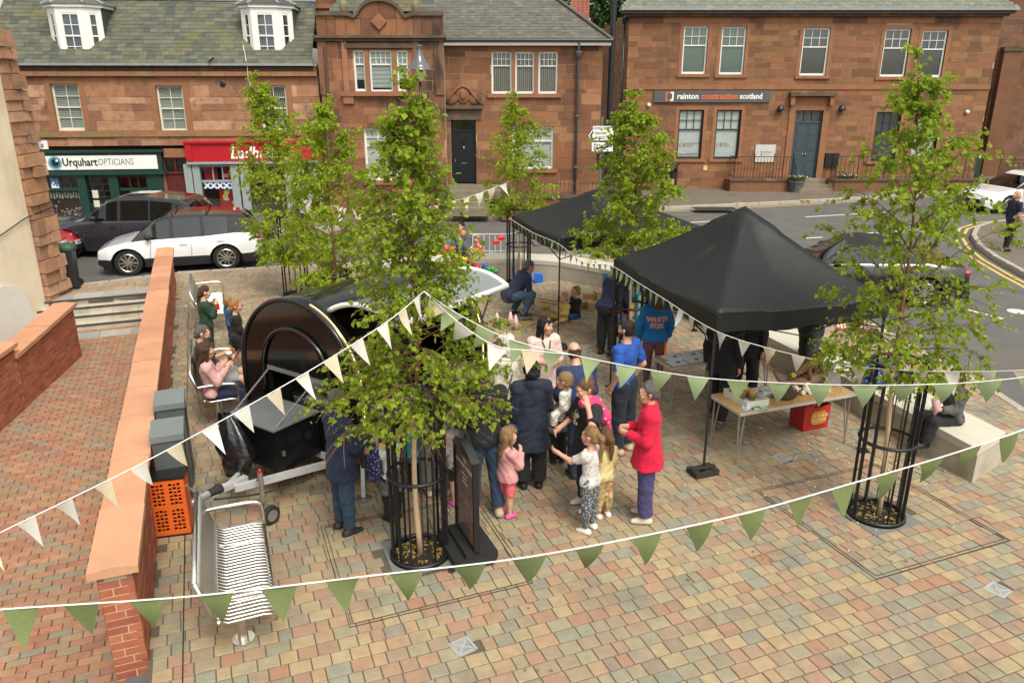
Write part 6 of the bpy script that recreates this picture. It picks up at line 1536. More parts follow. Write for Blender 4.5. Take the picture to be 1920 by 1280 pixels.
def person(label, pos, H, yaw, wear, hair=('short', 'brown'), skin='fair', L=None, Rr=None, legs=None, lean=(0, 0, 1), head=(0, 0), kid=0, bulk=1., sit=None, shoes=((.03, .03, .03), (.6, .6, .58)), twist=0., glasses=False, beard=None, group='people in the square', seed=0, fine=1.):
 t = thing('person', label, 'person', pos, R(yaw), group); seed = seed or len(label) * 7 + int(H * 100)
 hH = .232 if not kid else (.215 if H > 1 else .2); s = (H - hH * 1.13) / (1.75 - .262); tk = s * (1.12 if kid else 1)
 Lh = lambda d: V3(*nrm(d))
 lg = legs or (((-.05, .02, -1), (.0, -.03, -1)), ((.05, -.02, -1), (0, -.0, -1)))
 up = Lh(lean); sd = V3(math.cos(R(twist)), math.sin(R(twist)), 0); sd = sd - up * (sd @ up); sd /= np.linalg.norm(sd); fw = np.cross(up, sd)
 P = V3(0, 0, 0); J = {}
 for i, sx in ((0, -1), (1, 1)):
  hip = P + V3(sx * .085 * s, 0, -.02 * s); kn = hip + Lh(lg[i][0]) * .43 * s; an = kn + Lh(lg[i][1]) * .41 * s; J[i] = [hip, kn, an]
 zmin = min(J[0][2][2], J[1][2][2]); off_ = .085 * s - zmin if sit is None else sit + .1 * s; sh = V3(0, 0, off_)
 if sit is None: cx_ = (J[0][2] + J[1][2]) / 2; sh[0] -= cx_[0]; sh[1] -= cx_[1]
 P = P + sh
 for i in J: J[i] = [q + sh for q in J[i]]
 C = P + up * .36 * s; Nk = P + up * .535 * s
 A_ = {}
 for i, sx, spec in ((0, -1, L or HANG(-1)), (1, 1, Rr or HANG(1))):
  sp = P + up * .475 * s + sd * sx * .175 * s * (.94 + .06 * bulk)
  loc = lambda v: sd * v[0] + fw * v[1] * 1. + (up * .35 + V3(0, 0, .65)) * v[2]
  u, f = Lh(loc(spec[0])), Lh(loc(spec[1])); el = sp + u * .285 * s; wr_ = el + f * .25 * s; A_[i] = [sp, el, wr_, f, sx]
 hm = Matrix.Rotation(R(head[0]), 3, 'Z') @ Matrix.Rotation(R(-head[1]), 3, 'X'); hx, hy, hz = [np.array(hm.col[k]) for k in range(3)]
 q = hH / .232; Hc = Nk + up * .05 * s + hz * .115 * q + hy * .02 * q
 hp = lambda x, y, z: Hc + (hx * x + hy * y + hz * z) * q
 e = 0.0
 def torso(e, b=bulk): return [(P + up * .0, P + up * .2 * s, .145 * tk * b + e, .125 * tk * b + e, fw, 1.45), (P + up * .2 * s, C, .125 * tk * b + e, .158 * tk * (.7 + .3 * b) + e, fw, 1.42), (P + sd * .07 * s - up * .02 * s, P - sd * .07 * s - up * .02 * s, .108 * tk * b + e, .108 * tk * b + e, fw, 1.1), (A_[0][0], A_[1][0], .062 * tk + e, .062 * tk + e, None, 1), (C, Nk, .12 * tk + e, .055 * tk + e, fw, 1.3)]
 def arm(i, e, f=1.0):
  sp, el, w_, d, sx = A_[i]; r_ = [(sp, el if f >= .5 else sp + (el - sp) * f * 2, .056 * tk + e, .043 * tk + e, None, 1)]
  if f > .5: r_.append((el, el + (w_ - el) * (f - .5) * 2, .043 * tk + e, .031 * tk + e * .9, None, 1))
  return r_
 def leg(i, e, f=1.0, fl=0.):
  h_, kn, an = J[i]; b = .8 + .2 * bulk; r_ = [(h_, kn if f >= .5 else h_ + (kn - h_) * f * 2, .092 * tk * b + e, .06 * tk * b + e + fl * .4, None, 1)]
  if f > .5: r_ += [(kn, kn + (an - kn) * (f - .5) * 2, .06 * tk + e + fl * .4, .041 * tk + e + fl, None, 1), (kn + (an - kn) * .1 , kn + (an - kn) * .45, .05 * tk + e, .052 * tk + e, None, 1)]
  return r_
 h0 = .0135 * fine
 # --- body
 pr = torso(-.012) + arm(0, -.002) + arm(1, -.002) + leg(0, -.004) + leg(1, -.004)
 pr += [(Nk - up * .03 * s, Hc - hz * .05 * q - hy * .015 * q, .055 * tk, .05 * tk, None, 1)]
 MBx = MB()
 for i in (0, 1):
  sp, el, w_, d, sx = A_[i]; n_ = -sd * sx; n_ = n_ - d * (n_ @ d)
  if np.linalg.norm(n_) < .35: n_ = V3(0, 0, -1) - d * (-d[2])
  n_ /= np.linalg.norm(n_); c_ = np.cross(d, n_) * (1); kn = w_ + d * .085 * s
  pr.append((w_ + d * .02 * s, kn, .036 * s, .040 * s, n_, 2.1))
  for j in range(4):
   b0 = kn + c_ * (j - 1.5) * .019 * s; ln = (.038, .045, .043, .034)[j] * s; pts = [b0 - d * .03 * s, b0]; dd = d.copy()
   for m_ in range(3): a = .38 + .22 * m_; dd = dd * math.cos(a) + n_ * math.sin(a); dd /= np.linalg.norm(dd); pts.append(pts[-1] + dd * ln * (1, .72, .55)[m_])
   MBx.tube(pts, [.0095 * s, .0095 * s, .009 * s, .0082 * s, .006 * s], 6)
  fd = fw if abs(fw @ c_) > .2 else c_; sg_ = 1 if (c_ @ fw) >= 0 else -1; b0 = w_ + d * .03 * s + c_ * sg_ * .026 * s; d2 = d * .7 + c_ * sg_ * .6 + n_ * .35; d2 /= np.linalg.norm(d2)
  MBx.tube([b0 - d2 * .01 * s, b0 + d2 * .035 * s, b0 + (d2 + d * .4) * .055 * s], [.013 * s, .0115 * s, .008 * s], 6)
  h_, kk, an = J[i]; ft = V3(sx * .1, 1, 0); ft /= np.linalg.norm(ft); pr.append((an + V3(0, 0, -.045 * s), an + ft * .11 * s + V3(0, 0, -.055 * s), .03 * s, .022 * s, None, 1))
 V, Q = grow([(pr, [])], h0)
 hd = [(hp(0, -.015, .03), hp(0, -.012, .032), .092 * q, .092 * q, hx, 1.22), (hp(0, .028, -.02), hp(0, .034, -.06), .068 * q, .052 * q, hx, 1.08), (hp(0, .05, -.085), hp(0, .052, -.088), .031 * q, .031 * q, None, 1), (hp(0, .088, .012), hp(0, .106, -.028), .008 * q, .013 * q, None, 1), (hp(-.03, .08, .036), hp(.03, .08, .036), .012 * q, .012 * q, None, 1), (hp(-.022, .085, -.06), hp(.022, .085, -.06), .010 * q, .010 * q, None, 1), (hp(-.04, .066, -.02), hp(.04, .066, -.02), .022 * q, .022 * q, None, 1)]
 hd += [(hp(sx * .074, -.012, -.025), hp(sx * .08, -.02, .012), .012 * q, .018 * q, hx, 1.6) for sx in (-1, 1)] + [(Hc - hz * .12 * q - hy * .02 * q, Hc - hz * .03 * q - hy * .02 * q, .05 * tk, .052 * tk, None, 1)]
 V2, Q2 = grow([(hd, [])], .0068 * (1 if fine <= 1 else 1.3), k=.02)
 fc = V2[Q2].mean(1) - hp(0, .095, -.062); lip = (np.abs(fc @ hx) < .024 * q) & (np.abs(fc @ hz) < .009 * q) & (fc @ hy > -.02)
 ex = MB()
 for sx in (-1, 1):
  c_ = hp(sx * .031, .078, .012); ex.ell(c_, (.0125 * q,) * 3, 8, mi=2); c_ = hp(sx * .031, .0885, .012); ex.ell(c_, (.0058 * q,) * 3, 6, mi=3)
  a, b = hp(sx * .016, .0925, .034), hp(sx * .046, .078, .036); ex.tube([a, (a + b) / 2 + hz * .004, b], [.003 * q, .0045 * q, .003 * q], 5, mi=4)
 V3_ = np.concatenate([V, V2, np.array(MBx.V).reshape(-1, 3), np.array(ex.V).reshape(-1, 3)]); n1, n2, n3 = len(V), len(V) + len(V2), len(V) + len(V2) + len(MBx.V)
 Fs = Q.tolist() + (Q2 + n1).tolist() + [tuple(i + n2 for i in f) for f in MBx.F] + [tuple(i + n3 for i in f) for f in ex.F]
 mi = [0] * len(Q) + [1 if v else 0 for v in lip] + [0] * len(MBx.F) + ex.MI
 b = MB(); b.V, b.F, b.MI, b.RN = V3_.tolist(), Fs, mi, [0] * len(Fs)
 hm_ = HAIR[hair[1]]; b.build('body', [SKIN[skin], lipm, eyew, eyed, hm_ if hair[1] != 'white' else HAIR['grey']], t, smooth=True)
 # --- hair
 st = hair[0]; hg = []
 front = (hp(0, .035, .045), (hy * .86 - hz * .5)); low = (hp(0, 0, -.075), -hz)
 cap = (hp(0, -.02, .036), hp(0, -.022, .038), .102 * q, .102 * q, hx, 1.2)
 nape = (hp(0, -.06, -.03), hp(0, -.05, -.05), .062 * q, .05 * q, None, 1)
 if st != 'none':
  if st == 'bald': hg.append(([(hp(0, -.03, -.01), hp(0, -.035, -.03), .093 * q, .075 * q, hx, 1.12)], [(hp(0, .01, 0), hy), (hp(0, 0, .03), hz), low]))
  else: hg.append(([cap, nape], [front, low]))
  ln = hair[2] if len(hair) > 2 else .25
  if st in ('long', 'bob'):
   bk = [(hp(0, -.05, .0), hp(0, -.085, -ln), .088 * q, .06 * q if st == 'long' else .085 * q, hy, 1.5)] + [(hp(sx * .075, -.01, .02), hp(sx * .075, -.03 + (.05 if st == 'long' else .02), -ln * .8), .03 * q, .022 * q, None, 1) for sx in (-1, 1)]
   hg.append((bk, [(hp(0, 0, -ln - .02), -hz)]))
   hg.append(([(hp(-.04, .075, .075), hp(.04, .075, .075), .022, .022, None, 1)], []))
  if st == 'pony': hg.append(([(hp(0, -.1, .05), hp(0, -.15, .02), .03 * q, .035 * q, None, 1), (hp(0, -.15, .02), hp(.01, -.14, -ln), .036 * q, .015 * q, None, 1)], []))
  if st == 'bun': hg.append(([(hp(0, -.08, .1), hp(0, -.085, .11), .045 * q, .045 * q, None, 1)], []))
  if st == 'braids': hg.append(([(hp(0, -.1, -.02), hp(0, -.12, -.2), .028 * q, .016 * q, None, 1)], []))
  if beard: pass
  Vh, Qh = grow(hg, .0085, wr=.007, seed=seed, k=.03); npmesh('hair', Vh, Qh, hm_, t, smooth=True)
 if beard:
  Vh, Qh = grow([([(hp(0, .052, -.09), hp(0, .055, -.1), .04 * q, .035 * q, None, 1), (hp(-.055, .03, -.05), hp(-.03, .06, -.09), .024 * q, .024 * q, None, 1), (hp(.055, .03, -.05), hp(.03, .06, -.09), .024 * q, .024 * q, None, 1), (hp(-.02, .092, -.045), hp(.02, .092, -.045), .008, .008, None, 1)], [(hp(0, 0, -.035), hz)])], .008, .002, seed); npmesh('beard', Vh, Qh, HAIR[beard], t, smooth=True)
 if glasses:
  g_ = MB()
  for sx in (-1, 1):
   c_ = hp(sx * .033, .101, .012); g_.tube([c_ + (hx * math.cos(a) * .024 + hz * math.sin(a) * .019) * q for a in [k_ * math.pi / 6 for k_ in range(12)]], .0025, 4, closed=True); g_.tube([hp(sx * .057, .1, .014), hp(sx * .08, .02, .01), hp(sx * .08, -.01, .005)], .0022, 4)
  g_.tube([hp(-.009, .103, .014), hp(.009, .103, .014)], .0022, 4); g_.build('glasses', black, t)
 # --- clothes
 for w_ in wear:
  kind, m_, o = w_[0], w_[1], (w_[2] if len(w_) > 2 else {})
  g_ = []; e = o.get('e', .018); wr_ = o.get('wr', .006)
  if kind == 'top':
   hem = o.get('hem', -.1) * s; pr = torso(e)
   if hem < -.12 * s or o.get('wide'):
    rr = (.155 + o.get('wide', .02)) * tk * bulk; pr.append((P + up * .12 * s, P + up * (hem + .02), .13 * tk * bulk + e, rr + e, fw, 1.3))
   if sit is not None and hem < -.05: hem = -.05 * s
   g_.append((pr, [(P + up * hem, -up), (Nk + up * (.035 * s if o.get('collar') else .0), up)]))
   f = o.get('sl', 1.0)
   for i in (0, 1):
    a = arm(i, e * .9, f);
    if o.get('loose'): a = [(p[0], p[1], p[2] * 1.08, p[3] * (1 + o['loose']), None, 1) for p in a]
    end, d = a[-1][1], np.array(a[-1][1]) - np.array(a[-1][0]); g_.append((a, [(end, d / np.linalg.norm(d))]))
   if o.get('collar'): g_.append(([(Nk - up * .02 * s, Nk + up * .05 * s, .072 * tk, .066 * tk, None, 1)], [(Nk + up * .05 * s, up)]))
   if o.get('hood'): g_.append(([(Nk - fw * .06 * s - sd * .06 * s, Nk - fw * .06 * s + sd * .06 * s, .055 * tk, .055 * tk, None, 1), (Nk - fw * .085 * s + up * .02, Nk - fw * .11 * s - up * .1 * s, .07 * tk, .035 * tk, fw, 1.4), (Nk + fw * .03 * s - sd * .06 * s, Nk - fw * .03 * s - sd * .08 * s, .035 * tk, .04 * tk, None, 1), (Nk + fw * .03 * s + sd * .06 * s, Nk - fw * .03 * s + sd * .08 * s, .035 * tk, .04 * tk, None, 1)], []))
   if o.get('hoodup'): g_.append(([(hp(0, -.02, .03), hp(0, -.025, -.02), .118 * q, .11 * q, hx, 1.1), (hp(0, -.03, -.05), Nk, .1 * q, .09 * tk, None, 1)], [(hp(0, .05, 0), hy)]))
  elif kind == 'legs':
   f = o.get('to', .97); e = o.get('e', .014)
   g_.append(([(P + up * .0, P + up * .12 * s, .14 * tk * bulk + e, .125 * tk * bulk + e, fw, 1.42), (P + sd * .07 * s - V3(0, 0, .02 * s), P - sd * .07 * s - V3(0, 0, .02 * s), .112 * tk * bulk + e, .112 * tk * bulk + e, fw, 1.08)], [(P + up * .13 * s, up)]))
   for i in (0, 1):
    a = leg(i, e, f, o.get('fl', .006)); k_ = 1 if f > .5 else 0; end, d = a[k_][1], np.array(a[k_][1]) - np.array(a[k_][0]); g_.append((a, [(end, d / np.linalg.norm(d))]))
  elif kind == 'skirt':
   g_.append(([(P + up * .12 * s, P + up * -.28 * s, .14 * tk + e, .22 * tk + e, fw, 1.2)], [(P + up * -.3 * s, -up), (P + up * .12 * s, up)]))
  elif kind == 'scarf':
   q_ = C - sd * .13 * s - fw * .15 * s; g_.append(([(Nk + fw * .09 * s - sd * .03, Nk - fw * .06 * s - sd * .07 * s, .06, .065, None, 1), (Nk - sd * .07 * s - fw * .05, q_, .07, .075, None, 1), (q_, P - sd * .16 * s - fw * .25 * s + up * .0, .085, .06, fw, 1.6)], []))
  Vc, Qc = grow(g_, .0125 * fine, wr_, seed + len(kind), k=.03)
  npmesh(o.get('name', {'top': 'top', 'legs': 'trousers', 'skirt': 'skirt', 'scarf': 'scarf'}[kind]), Vc, Qc, m_, t, smooth=True)
 # --- shoes
 sm, so = mat('shoe_%d' % int(sum(c * 10 ** (3 * (i + 1)) for i, c in enumerate(shoes[0]))), shoes[0], .6, var=.12, scale=20), mat('sole_%d' % int(sum(c * 10 ** (3 * (i + 1)) for i, c in enumerate(shoes[1]))), shoes[1], .7)
 for i, sx in ((0, -1), (1, 1)):
  an = J[i][2]; shd = an - J[i][1]; ft = V3(sx * .12, 1, 0)
  if len(lg[i]) > 2: ft = V3(*lg[i][2])
  ft /= np.linalg.norm(ft); z0 = an[2] - .085 * s; dn = V3(0, 0, -1)
  if abs(ft[2]) > .1: dn = np.cross(ft, V3(1, 0, 0)); dn = dn / np.linalg.norm(dn); dn = dn if dn[2] < 0 else -dn
  g0 = an + dn * .085 * s; a, b_ = g0 - dn * .036 * s - ft * .045 * s, g0 - dn * .028 * s + ft * .135 * s
  Vs, Qs = grow([([(a, b_, .042 * s, .036 * s, None, 1), (a - dn * .0, an - dn * .0 + ft * .02 * s, .042 * s, .046 * s, None, 1), (a, g0 + ft * .07 * s - dn * .04 * s, .044 * s, .044 * s, None, 1)], [(g0, dn), (an - dn * .012 * s, -dn)])], .0095 * fine, k=.025)
  hgt = (Vs[Qs].mean(1) - g0) @ -dn; npmesh('shoe', Vs, Qs, [sm, so], t, smooth=True, mi=(hgt < .022 * s).astype(int))
 t['j'] = 0; del t['j']
 inf = dict(t=t, P=P, C=C, N=Nk, up=up, sd=sd, fw=fw, A=A_, s=s, tk=tk, Hc=Hc, hx=hx, hy=hy, hz=hz, hp=hp)
 M_ = Matrix.Translation(Vector(pos)) @ Matrix.Rotation(R(yaw), 4, 'Z'); inf['w'] = lambda p: M_ @ Vector(p); inf['hand'] = lambda i, d=.1: M_ @ Vector(A_[i][2] + A_[i][3] * d * s)
 return inf
navyc = cloth('navy_coat', (.014, .023, .055), var=.2); blackc = cloth('black', (.015, .015, .016)); jeans = cloth('denim', (.022, .045, .085), var=.3, scale=14); blackt = cloth('black_trouser', (.016, .016, .018))
pinkl = cloth('pale_pink', (.60, .34, .30)); STR = lambda a=.12: (((-.08, a, -1), (0, -.05, -1)), ((.08, -a, -1), (0, -.22, -1)))
WS = ((.02, .02, .02), (.62, .62, .6)); TAN = ((.42, .34, .22), (.25, .2, .14)); WHT = ((.66, .64, .6), (.6, .58, .54)); PNK = ((.62, .09, .30), (.6, .12, .32)); CRM = ((.55, .48, .36), (.3, .25, .18))
def cone(b): b.lathe((0, 0, 0), [(.012, -.2), (.075, .04), (.07, .04), (.06, .02)], 14)
conem = mat('popcorn_paper', (.70, .62, .60), .7, pat='hstripe', pcol=(.50, .12, .16), pscale=9, pthr=.42, var=.03); cornm = mat('popcorn', ())
def popcone(label, p, tilt=(0, 0), up=True):
 t = thing('popcorn_cone', label, 'popcorn cone', p, 0, 'striped paper popcorn cones'); b = MB(); b.M = Matrix.Rotation(tilt[0], 4, 'X') @ Matrix.Rotation(tilt[1], 4, 'Y') @ (Matrix() if up else Matrix.Rotation(math.pi, 4, 'X')); cone(b); b.build('paper_cone', conem, t, smooth=True)
 if up: b = MB(); r_ = random.Random(3); b.M = Matrix.Rotation(tilt[0], 4, 'X') @ Matrix.Rotation(tilt[1], 4, 'Y'); [b.ell((r_.gauss(0, .025), r_.gauss(0, .025), .035 + r_.random() * .02), (.014, .014, .012), 5) for _ in range(16)]; b.build('popcorn', cornm, t)
 return t
p = person('person in a navy hooded coat and dark jeans waiting at the trailer side', G(648, 996), 1.66, -48, [('top', navyc, dict(hem=-.22, collar=1, hood=1, e=.026, wide=.02)), ('legs', jeans, dict(fl=.012))], ('short', 'grey'), L=FRONT2(-1), Rr=HOLD(1), shoes=WS, head=(5, 5), bulk=1.08)
h = p['hand'](0); rest('tote_bag', 'navy flowered tote bag hanging from the hand of the navy coat person', 'bag', (h.x + .1, h.y - .05, h.z - .62), R(-40), ('bag', cloth('navy_flower', (.03, .03, .11), pat='spot', pcol=(.35, .33, .45), pscale=34, pthr=.33), lambda b: (b.ell((0, 0, .25), (.14, .07, .26), 12), b.tube([(-.07, 0, .45), (0, 0, .6), (.07, 0, .45)], .012, 5)), True))
p = person('blond boy in a white T-shirt shading his eyes beside the trailer', G(738, 972), 1.13, 50, [('top', cloth('white_tee', (.68, .68, .66)), dict(sl=.3, hem=-.1, loose=.15)), ('skirt', cloth('tied_hoodie', (.13, .12, .115)), dict(name='tied_hoodie', wr=.012)), ('legs', blackt)], ('short', 'blond'), L=((-.5, .5, .2), (.6, .5, .6)), Rr=HOLD(1), kid=1, shoes=((.015,) * 3, (.03,) * 3), head=(10, -12));
h = p['hand'](1); popcone('striped popcorn cone held by the boy in the white T-shirt', (h.x - .1, h.y, h.z + .1), (0, -.3))
person('small child in a teal hooded top behind the bars of the front cage', G(782, 918), 1.02, 10, [('top', cloth('teal', (.05, .30, .32), pat='noise', pcol=(.35, .05, .05), pscale=6, pthr=.36), dict(hem=-.16, e=.03, hood=1)), ('legs', blackt)], ('short', 'mid'), kid=1, L=FRONT2(-1), Rr=FRONT2(1))
person('person in a dark top and wide grey trousers behind the front cage', G(822, 925), 1.66, 8, [('top', cloth('charcoal', (.05, .045, .045)), dict(hem=-.14)), ('legs', cloth('grey_stripe', (.23, .22, .20), pat='stripe', pcol=(.15, .145, .135), pscale=14, pthr=.35), dict(fl=.045, e=.022))], ('long', 'brown', .2), L=FRONT2(-1), Rr=FRONT2(1), shoes=CRM)
person('child in a grey letter print hooded top behind the pavement sign', G(862, 945), 1.2, 40, [('top', cloth('print_hood', (.36, .33, .31), pat='noise', pcol=((.05, .05, .05), (.5, .22, .16), (.36, .33, .31), (.05, .05, .05)), pscale=11, pthr=.47), dict(hoodup=1, hem=-.16, e=.026)), ('legs', blackt, dict(to=.45))], ('none', 'brown'), kid=1, L=FRONT2(-1), Rr=FRONT2(1), shoes=PNK)
person('man in a black jacket and blue jeans standing behind the pavement sign', G(912, 962), 1.78, 20, [('top', blackc, dict(hem=-.12, collar=1, e=.03)), ('legs', jeans, dict(fl=.016, e=.018))], ('short', 'grey'), L=FRONT2(-1), Rr=FRONT2(1), shoes=TAN, bulk=1.12, legs=STR(.1))
person('small child in a flowered shirt in front of the black jacket man', G(852, 890), 1.1, 30, [('top', cloth('floral_dark', (.05, .09, .10), pat='spot', pcol=((.5, .2, .1), (.45, .45, .4), (.1, .25, .15)), pscale=24, pthr=.4), dict(sl=.4)), ('legs', blackt)], ('short', 'mid'), kid=1)
person('little girl in a pink hooded top and pink shorts with her hand at her mouth', G(950, 966), 1.1, -55, [('top', cloth('pink_hood', (.62, .30, .29)), dict(hood=1, hem=-.13, e=.028)), ('legs', cloth('hot_pink', (.70, .13, .17)), dict(to=.5, e=.016))], ('long', 'light', .26), kid=1, Rr=MOUTH(1), L=HANG(-1), shoes=PNK, bulk=1.05, head=(-8, 0))
p = person('person in a long navy parka and black trousers seen from behind', G(995, 912), 1.63, 8, [('top', cloth('parka', (.017, .022, .042), var=.22), dict(hem=-.36, hood=1, e=.034, wide=.05, collar=1, wr=.009)), ('legs', blackt, dict(fl=.03, e=.022))], ('bob', 'black', .05), L=HANG(-1), Rr=FRONT2(1), shoes=((.012,) * 3, (.03,) * 3), bulk=1.15)
def bagfn(w_, d, h_): return lambda b: (b.ell((0, 0, h_ / 2), (w_ / 2, d / 2, h_ / 2), 12), b.tube([(-w_ * .35, 0, h_ * .8), (-.03, .02, h_ + .35), (.03, .02, h_ + .6)], .01, 5))
q = p['w']((-.27, -.13, .72)); rest('handbag', 'dark navy shoulder bag on the back of the navy parka', 'bag', q, .2, ('bag', mat('navy_leather', (.02, .035, .055), .4, var=.2), bagfn(.22, .1, .2), True))
person('woman with a white bob and cream knitted sweater beside the trailer end', G(953, 852), 1.66, 62, [('top', cloth('cream_knit', (.66, .60, .50), pat='stripe', pcol=(.58, .52, .42), pscale=16, pthr=.4), dict(hem=-.14, e=.026)), ('legs', blackt)], ('bob', 'white', .13), L=FRONT2(-1), Rr=FRONT2(1), shoes=WS)
p = person('woman with long dark hair in a pale pink linen tunic facing the crowd', G(1016, 806), 1.66, -158, [('top', cloth('linen', (.66, .50, .45)), dict(sl=.72, hem=-.34, e=.028, wide=.03, loose=.1)), ], ('long', 'black', .24), skin='pink', L=FRONT2(-1), Rr=FRONT2(1), head=(38, 3), bulk=1.1, shoes=CRM)
b = MB(); f = lambda x, y, z: p['N'] + p['fw'] * y + p['sd'] * x + p['up'] * z; b.tube([f(-.06, .1, -.02), f(-.03, .15, -.12), f(0, .17, -.3)], .008, 4); b.tube([f(.06, .1, -.02), f(.03, .15, -.12), f(0, .17, -.3)], .008, 4); c_ = f(0, .175, -.34); b.box(c_, (.06, .01, .09)); b.build('lanyard', black, p['t'])
person('small boy in a grey and black hooded top and black trousers', G(1045, 868), 1.05, 15, [('top', cloth('grey_hood', (.20, .22, .25)), dict(hood=1, hem=-.1, e=.03)), ('legs', blackt, dict(e=.02))], ('short', 'brown'), kid=1, L=FRONT2(-1), Rr=FRONT2(1), shoes=((.02, .03, .05), (.4, .4, .4)))
person('balding man in a navy sweater stooping over a baby', G(1088, 893), 1.72, 18, [('top', cloth('navy_sweat', (.022, .035, .10)), dict(e=.025)), ('legs', jeans)], ('bald', 'brown'), lean=(0, .42, .9), head=(0, 25), L=FRONT2(-1), Rr=FRONT2(1), bulk=1.1)
q = at(1078, 722, 8.6); person('baby in a white flowered suit held by the balding man', (q.x - .1, q.y + .05, q.z - .3), .72, 60, [('top', cloth('baby_print', (.65, .64, .6), pat='spot', pcol=((.2, .35, .2), (.5, .3, .3)), pscale=30, pthr=.3)), ('legs', cloth('baby_print', ()))], ('short', 'light'), kid=1, sit=0, legs=(((-.3, .6, -.7), (0, .1, -1)), ((.3, .6, -.7), (0, .1, -1))))
p = person('woman in a black printed T-shirt with her hand on a pink spotted scarf', G(1098, 950), 1.6, 112, [('top', blackc, dict(sl=.45, hem=-.2, e=.03, wide=.03, loose=.3)), ('legs', cloth('dark_denim', (.02, .03, .055))), ('scarf', cloth('pink_spot', (.72, .05, .18), pat='spot', pcol=(.75, .62, .62), pscale=17, pthr=.24))], ('bun', 'mid'), skin='pink', Rr=((.3, .35, -.9), (-.4, .8, -.2)), L=((-.7, .5, -.3), (.5, .0, .9)), head=(0, 16), bulk=1.2, shoes=((.6, .55, .55), (.6, .12, .2)))
b = MB(); q = lambda x, z: p['C'] + p['fw'] * .158 + p['sd'] * x + p['up'] * z
for i, (x, z, r_) in enumerate(((-.03, .04, .05), (.03, 0, .045), (0, -.07, .04))): c_ = q(x, z); b.ell(c_, (r_, .02, r_ * 1.1), 8, mi=i % 2, rz=0)
b.build('shirt_print', [mat('print_bone', (.5, .45, .35), .8, pat='noise', pcol=(.02, .02, .02), pscale=22, pthr=.5), mat('print_amber', (.5, .3, .06), .8, pat='noise', pcol=(.02, .02, .02), pscale=22, pthr=.5)], p['t'])
person('girl with a long ponytail in a white flowered T-shirt pointing to the left', G(1104, 994), 1.24, 55, [('top', cloth('white_floral', (.60, .58, .55), pat='spot', pcol=((.3, .3, .3), (.62, .6, .58), (.35, .25, .28)), pscale=46, pthr=.34), dict(sl=.4, hem=-.1)), ('legs', cloth('floral_leggings', (.07, .09, .10), pat='spot', pcol=((.45, .3, .38), (.3, .4, .25), (.4, .4, .42)), pscale=40, pthr=.36), dict(e=.008, fl=0))], ('pony', 'light', .28), kid=1, skin='pink', L=((-.1, .8, -.45), (-.05, 1, .35)), shoes=WHT, fine=.9)
person('smaller girl with a ponytail in a yellow top behind the pointing girl', G(1130, 968), 1.1, 25, [('top', cloth('pale_yellow', (.64, .55, .26)), dict(sl=.4, hem=-.12)), ('legs', cloth('autumn_leggings', (.42, .30, .12), pat='spot', pcol=((.5, .1, .05), (.2, .2, .06), (.6, .5, .3)), pscale=26, pthr=.4), dict(to=.9, e=.01))], ('pony', 'mid', .24), kid=1, skin='pink', shoes=WHT)
p = person('older woman with short grey hair in a bright red jacket and purple trousers', G(1208, 972), 1.64, 82, [('top', cloth('red_jacket', (.58, .008, .045), var=.1), dict(hem=-.2, collar=1, e=.03, wide=.03, wr=.006)), ('legs', cloth('purple_trouser', (.055, .05, .13)), dict(fl=.022, e=.02))], ('short', 'grey'), skin='pink', L=FRONT2(-1), Rr=FRONT2(1), glasses=True, shoes=CRM, bulk=1.2, head=(0, 6), fine=.9)
p = person('bearded man in a royal blue T-shirt and navy trousers with his hand in his pocket', G(1166, 846), 1.80, 48, [('top', cloth('royal_blue', (.018, .075, .36)), dict(sl=.42, hem=-.12, loose=.15)), ('legs', cloth('navy_trouser', (.014, .018, .03)), dict(fl=.02, e=.02))], ('short', 'dark'), L=POCKET(-1), Rr=POCKET(1), beard='dark', shoes=TAN, fine=.95)
b = MB(); hp = p['hp']; b.tube([hp(-.085, -.03, .05), hp(-.07, .06, .085), hp(0, .085, .095), hp(.07, .06, .085), hp(.085, -.03, .05)], .006, 5); b.tube([hp(-.06, .07, .09), hp(-.015, .095, .1)], .017, 6); b.tube([hp(.06, .07, .09), hp(.015, .095, .1)], .017, 6); b.build('sunglasses', black, p['t'])
p = person('woman in a bright blue printed hooded top and mauve leggings facing away', G(1222, 728), 1.63, 2, [('top', cloth('bright_blue', (.012, .17, .44)), dict(hem=-.06, hood=0, collar=1, e=.034)), ('legs', cloth('mauve', (.17, .075, .085), bump=.1), dict(e=.006, fl=0, wr=.002))], ('long', 'mid', .3), L=((-.35, .1, -1), (.1, .35, -1)), Rr=((.35, .1, -1), (-.05, .45, -1)), bulk=1.12, shoes=((.6, .28, .34), (.5, .25, .3)))
letter = mat('coral_print', (.75, .32, .22), .8)
def onback(body, size, zc):
 o = text('lettering', body, size, letter, p['t'], (0, 0, 0), (0, 0, 0), ext=.002, bold=.006, align='CENTER'); o.location = (0, 0, 0)
 top = [c for c in p['t'].children if c.name.startswith('top')][0]; bv = BVHTree.FromPolygons([v.co for v in top.data.vertices], [tuple(f.vertices) for f in top.data.polygons])
 for v in o.data.vertices:
  x, z = v.co.x, v.co.y + zc; hit = bv.ray_cast(Vector((x, -1, z)), Vector((0, 1, 0))); y = hit[0].y if hit[0] else -.15
  v.co = Vector((x, y - .006 + v.co.z, z))
onback('WHITE', .105, p['C'][2] - .01); onback('FOX', .105, p['C'][2] - .115)
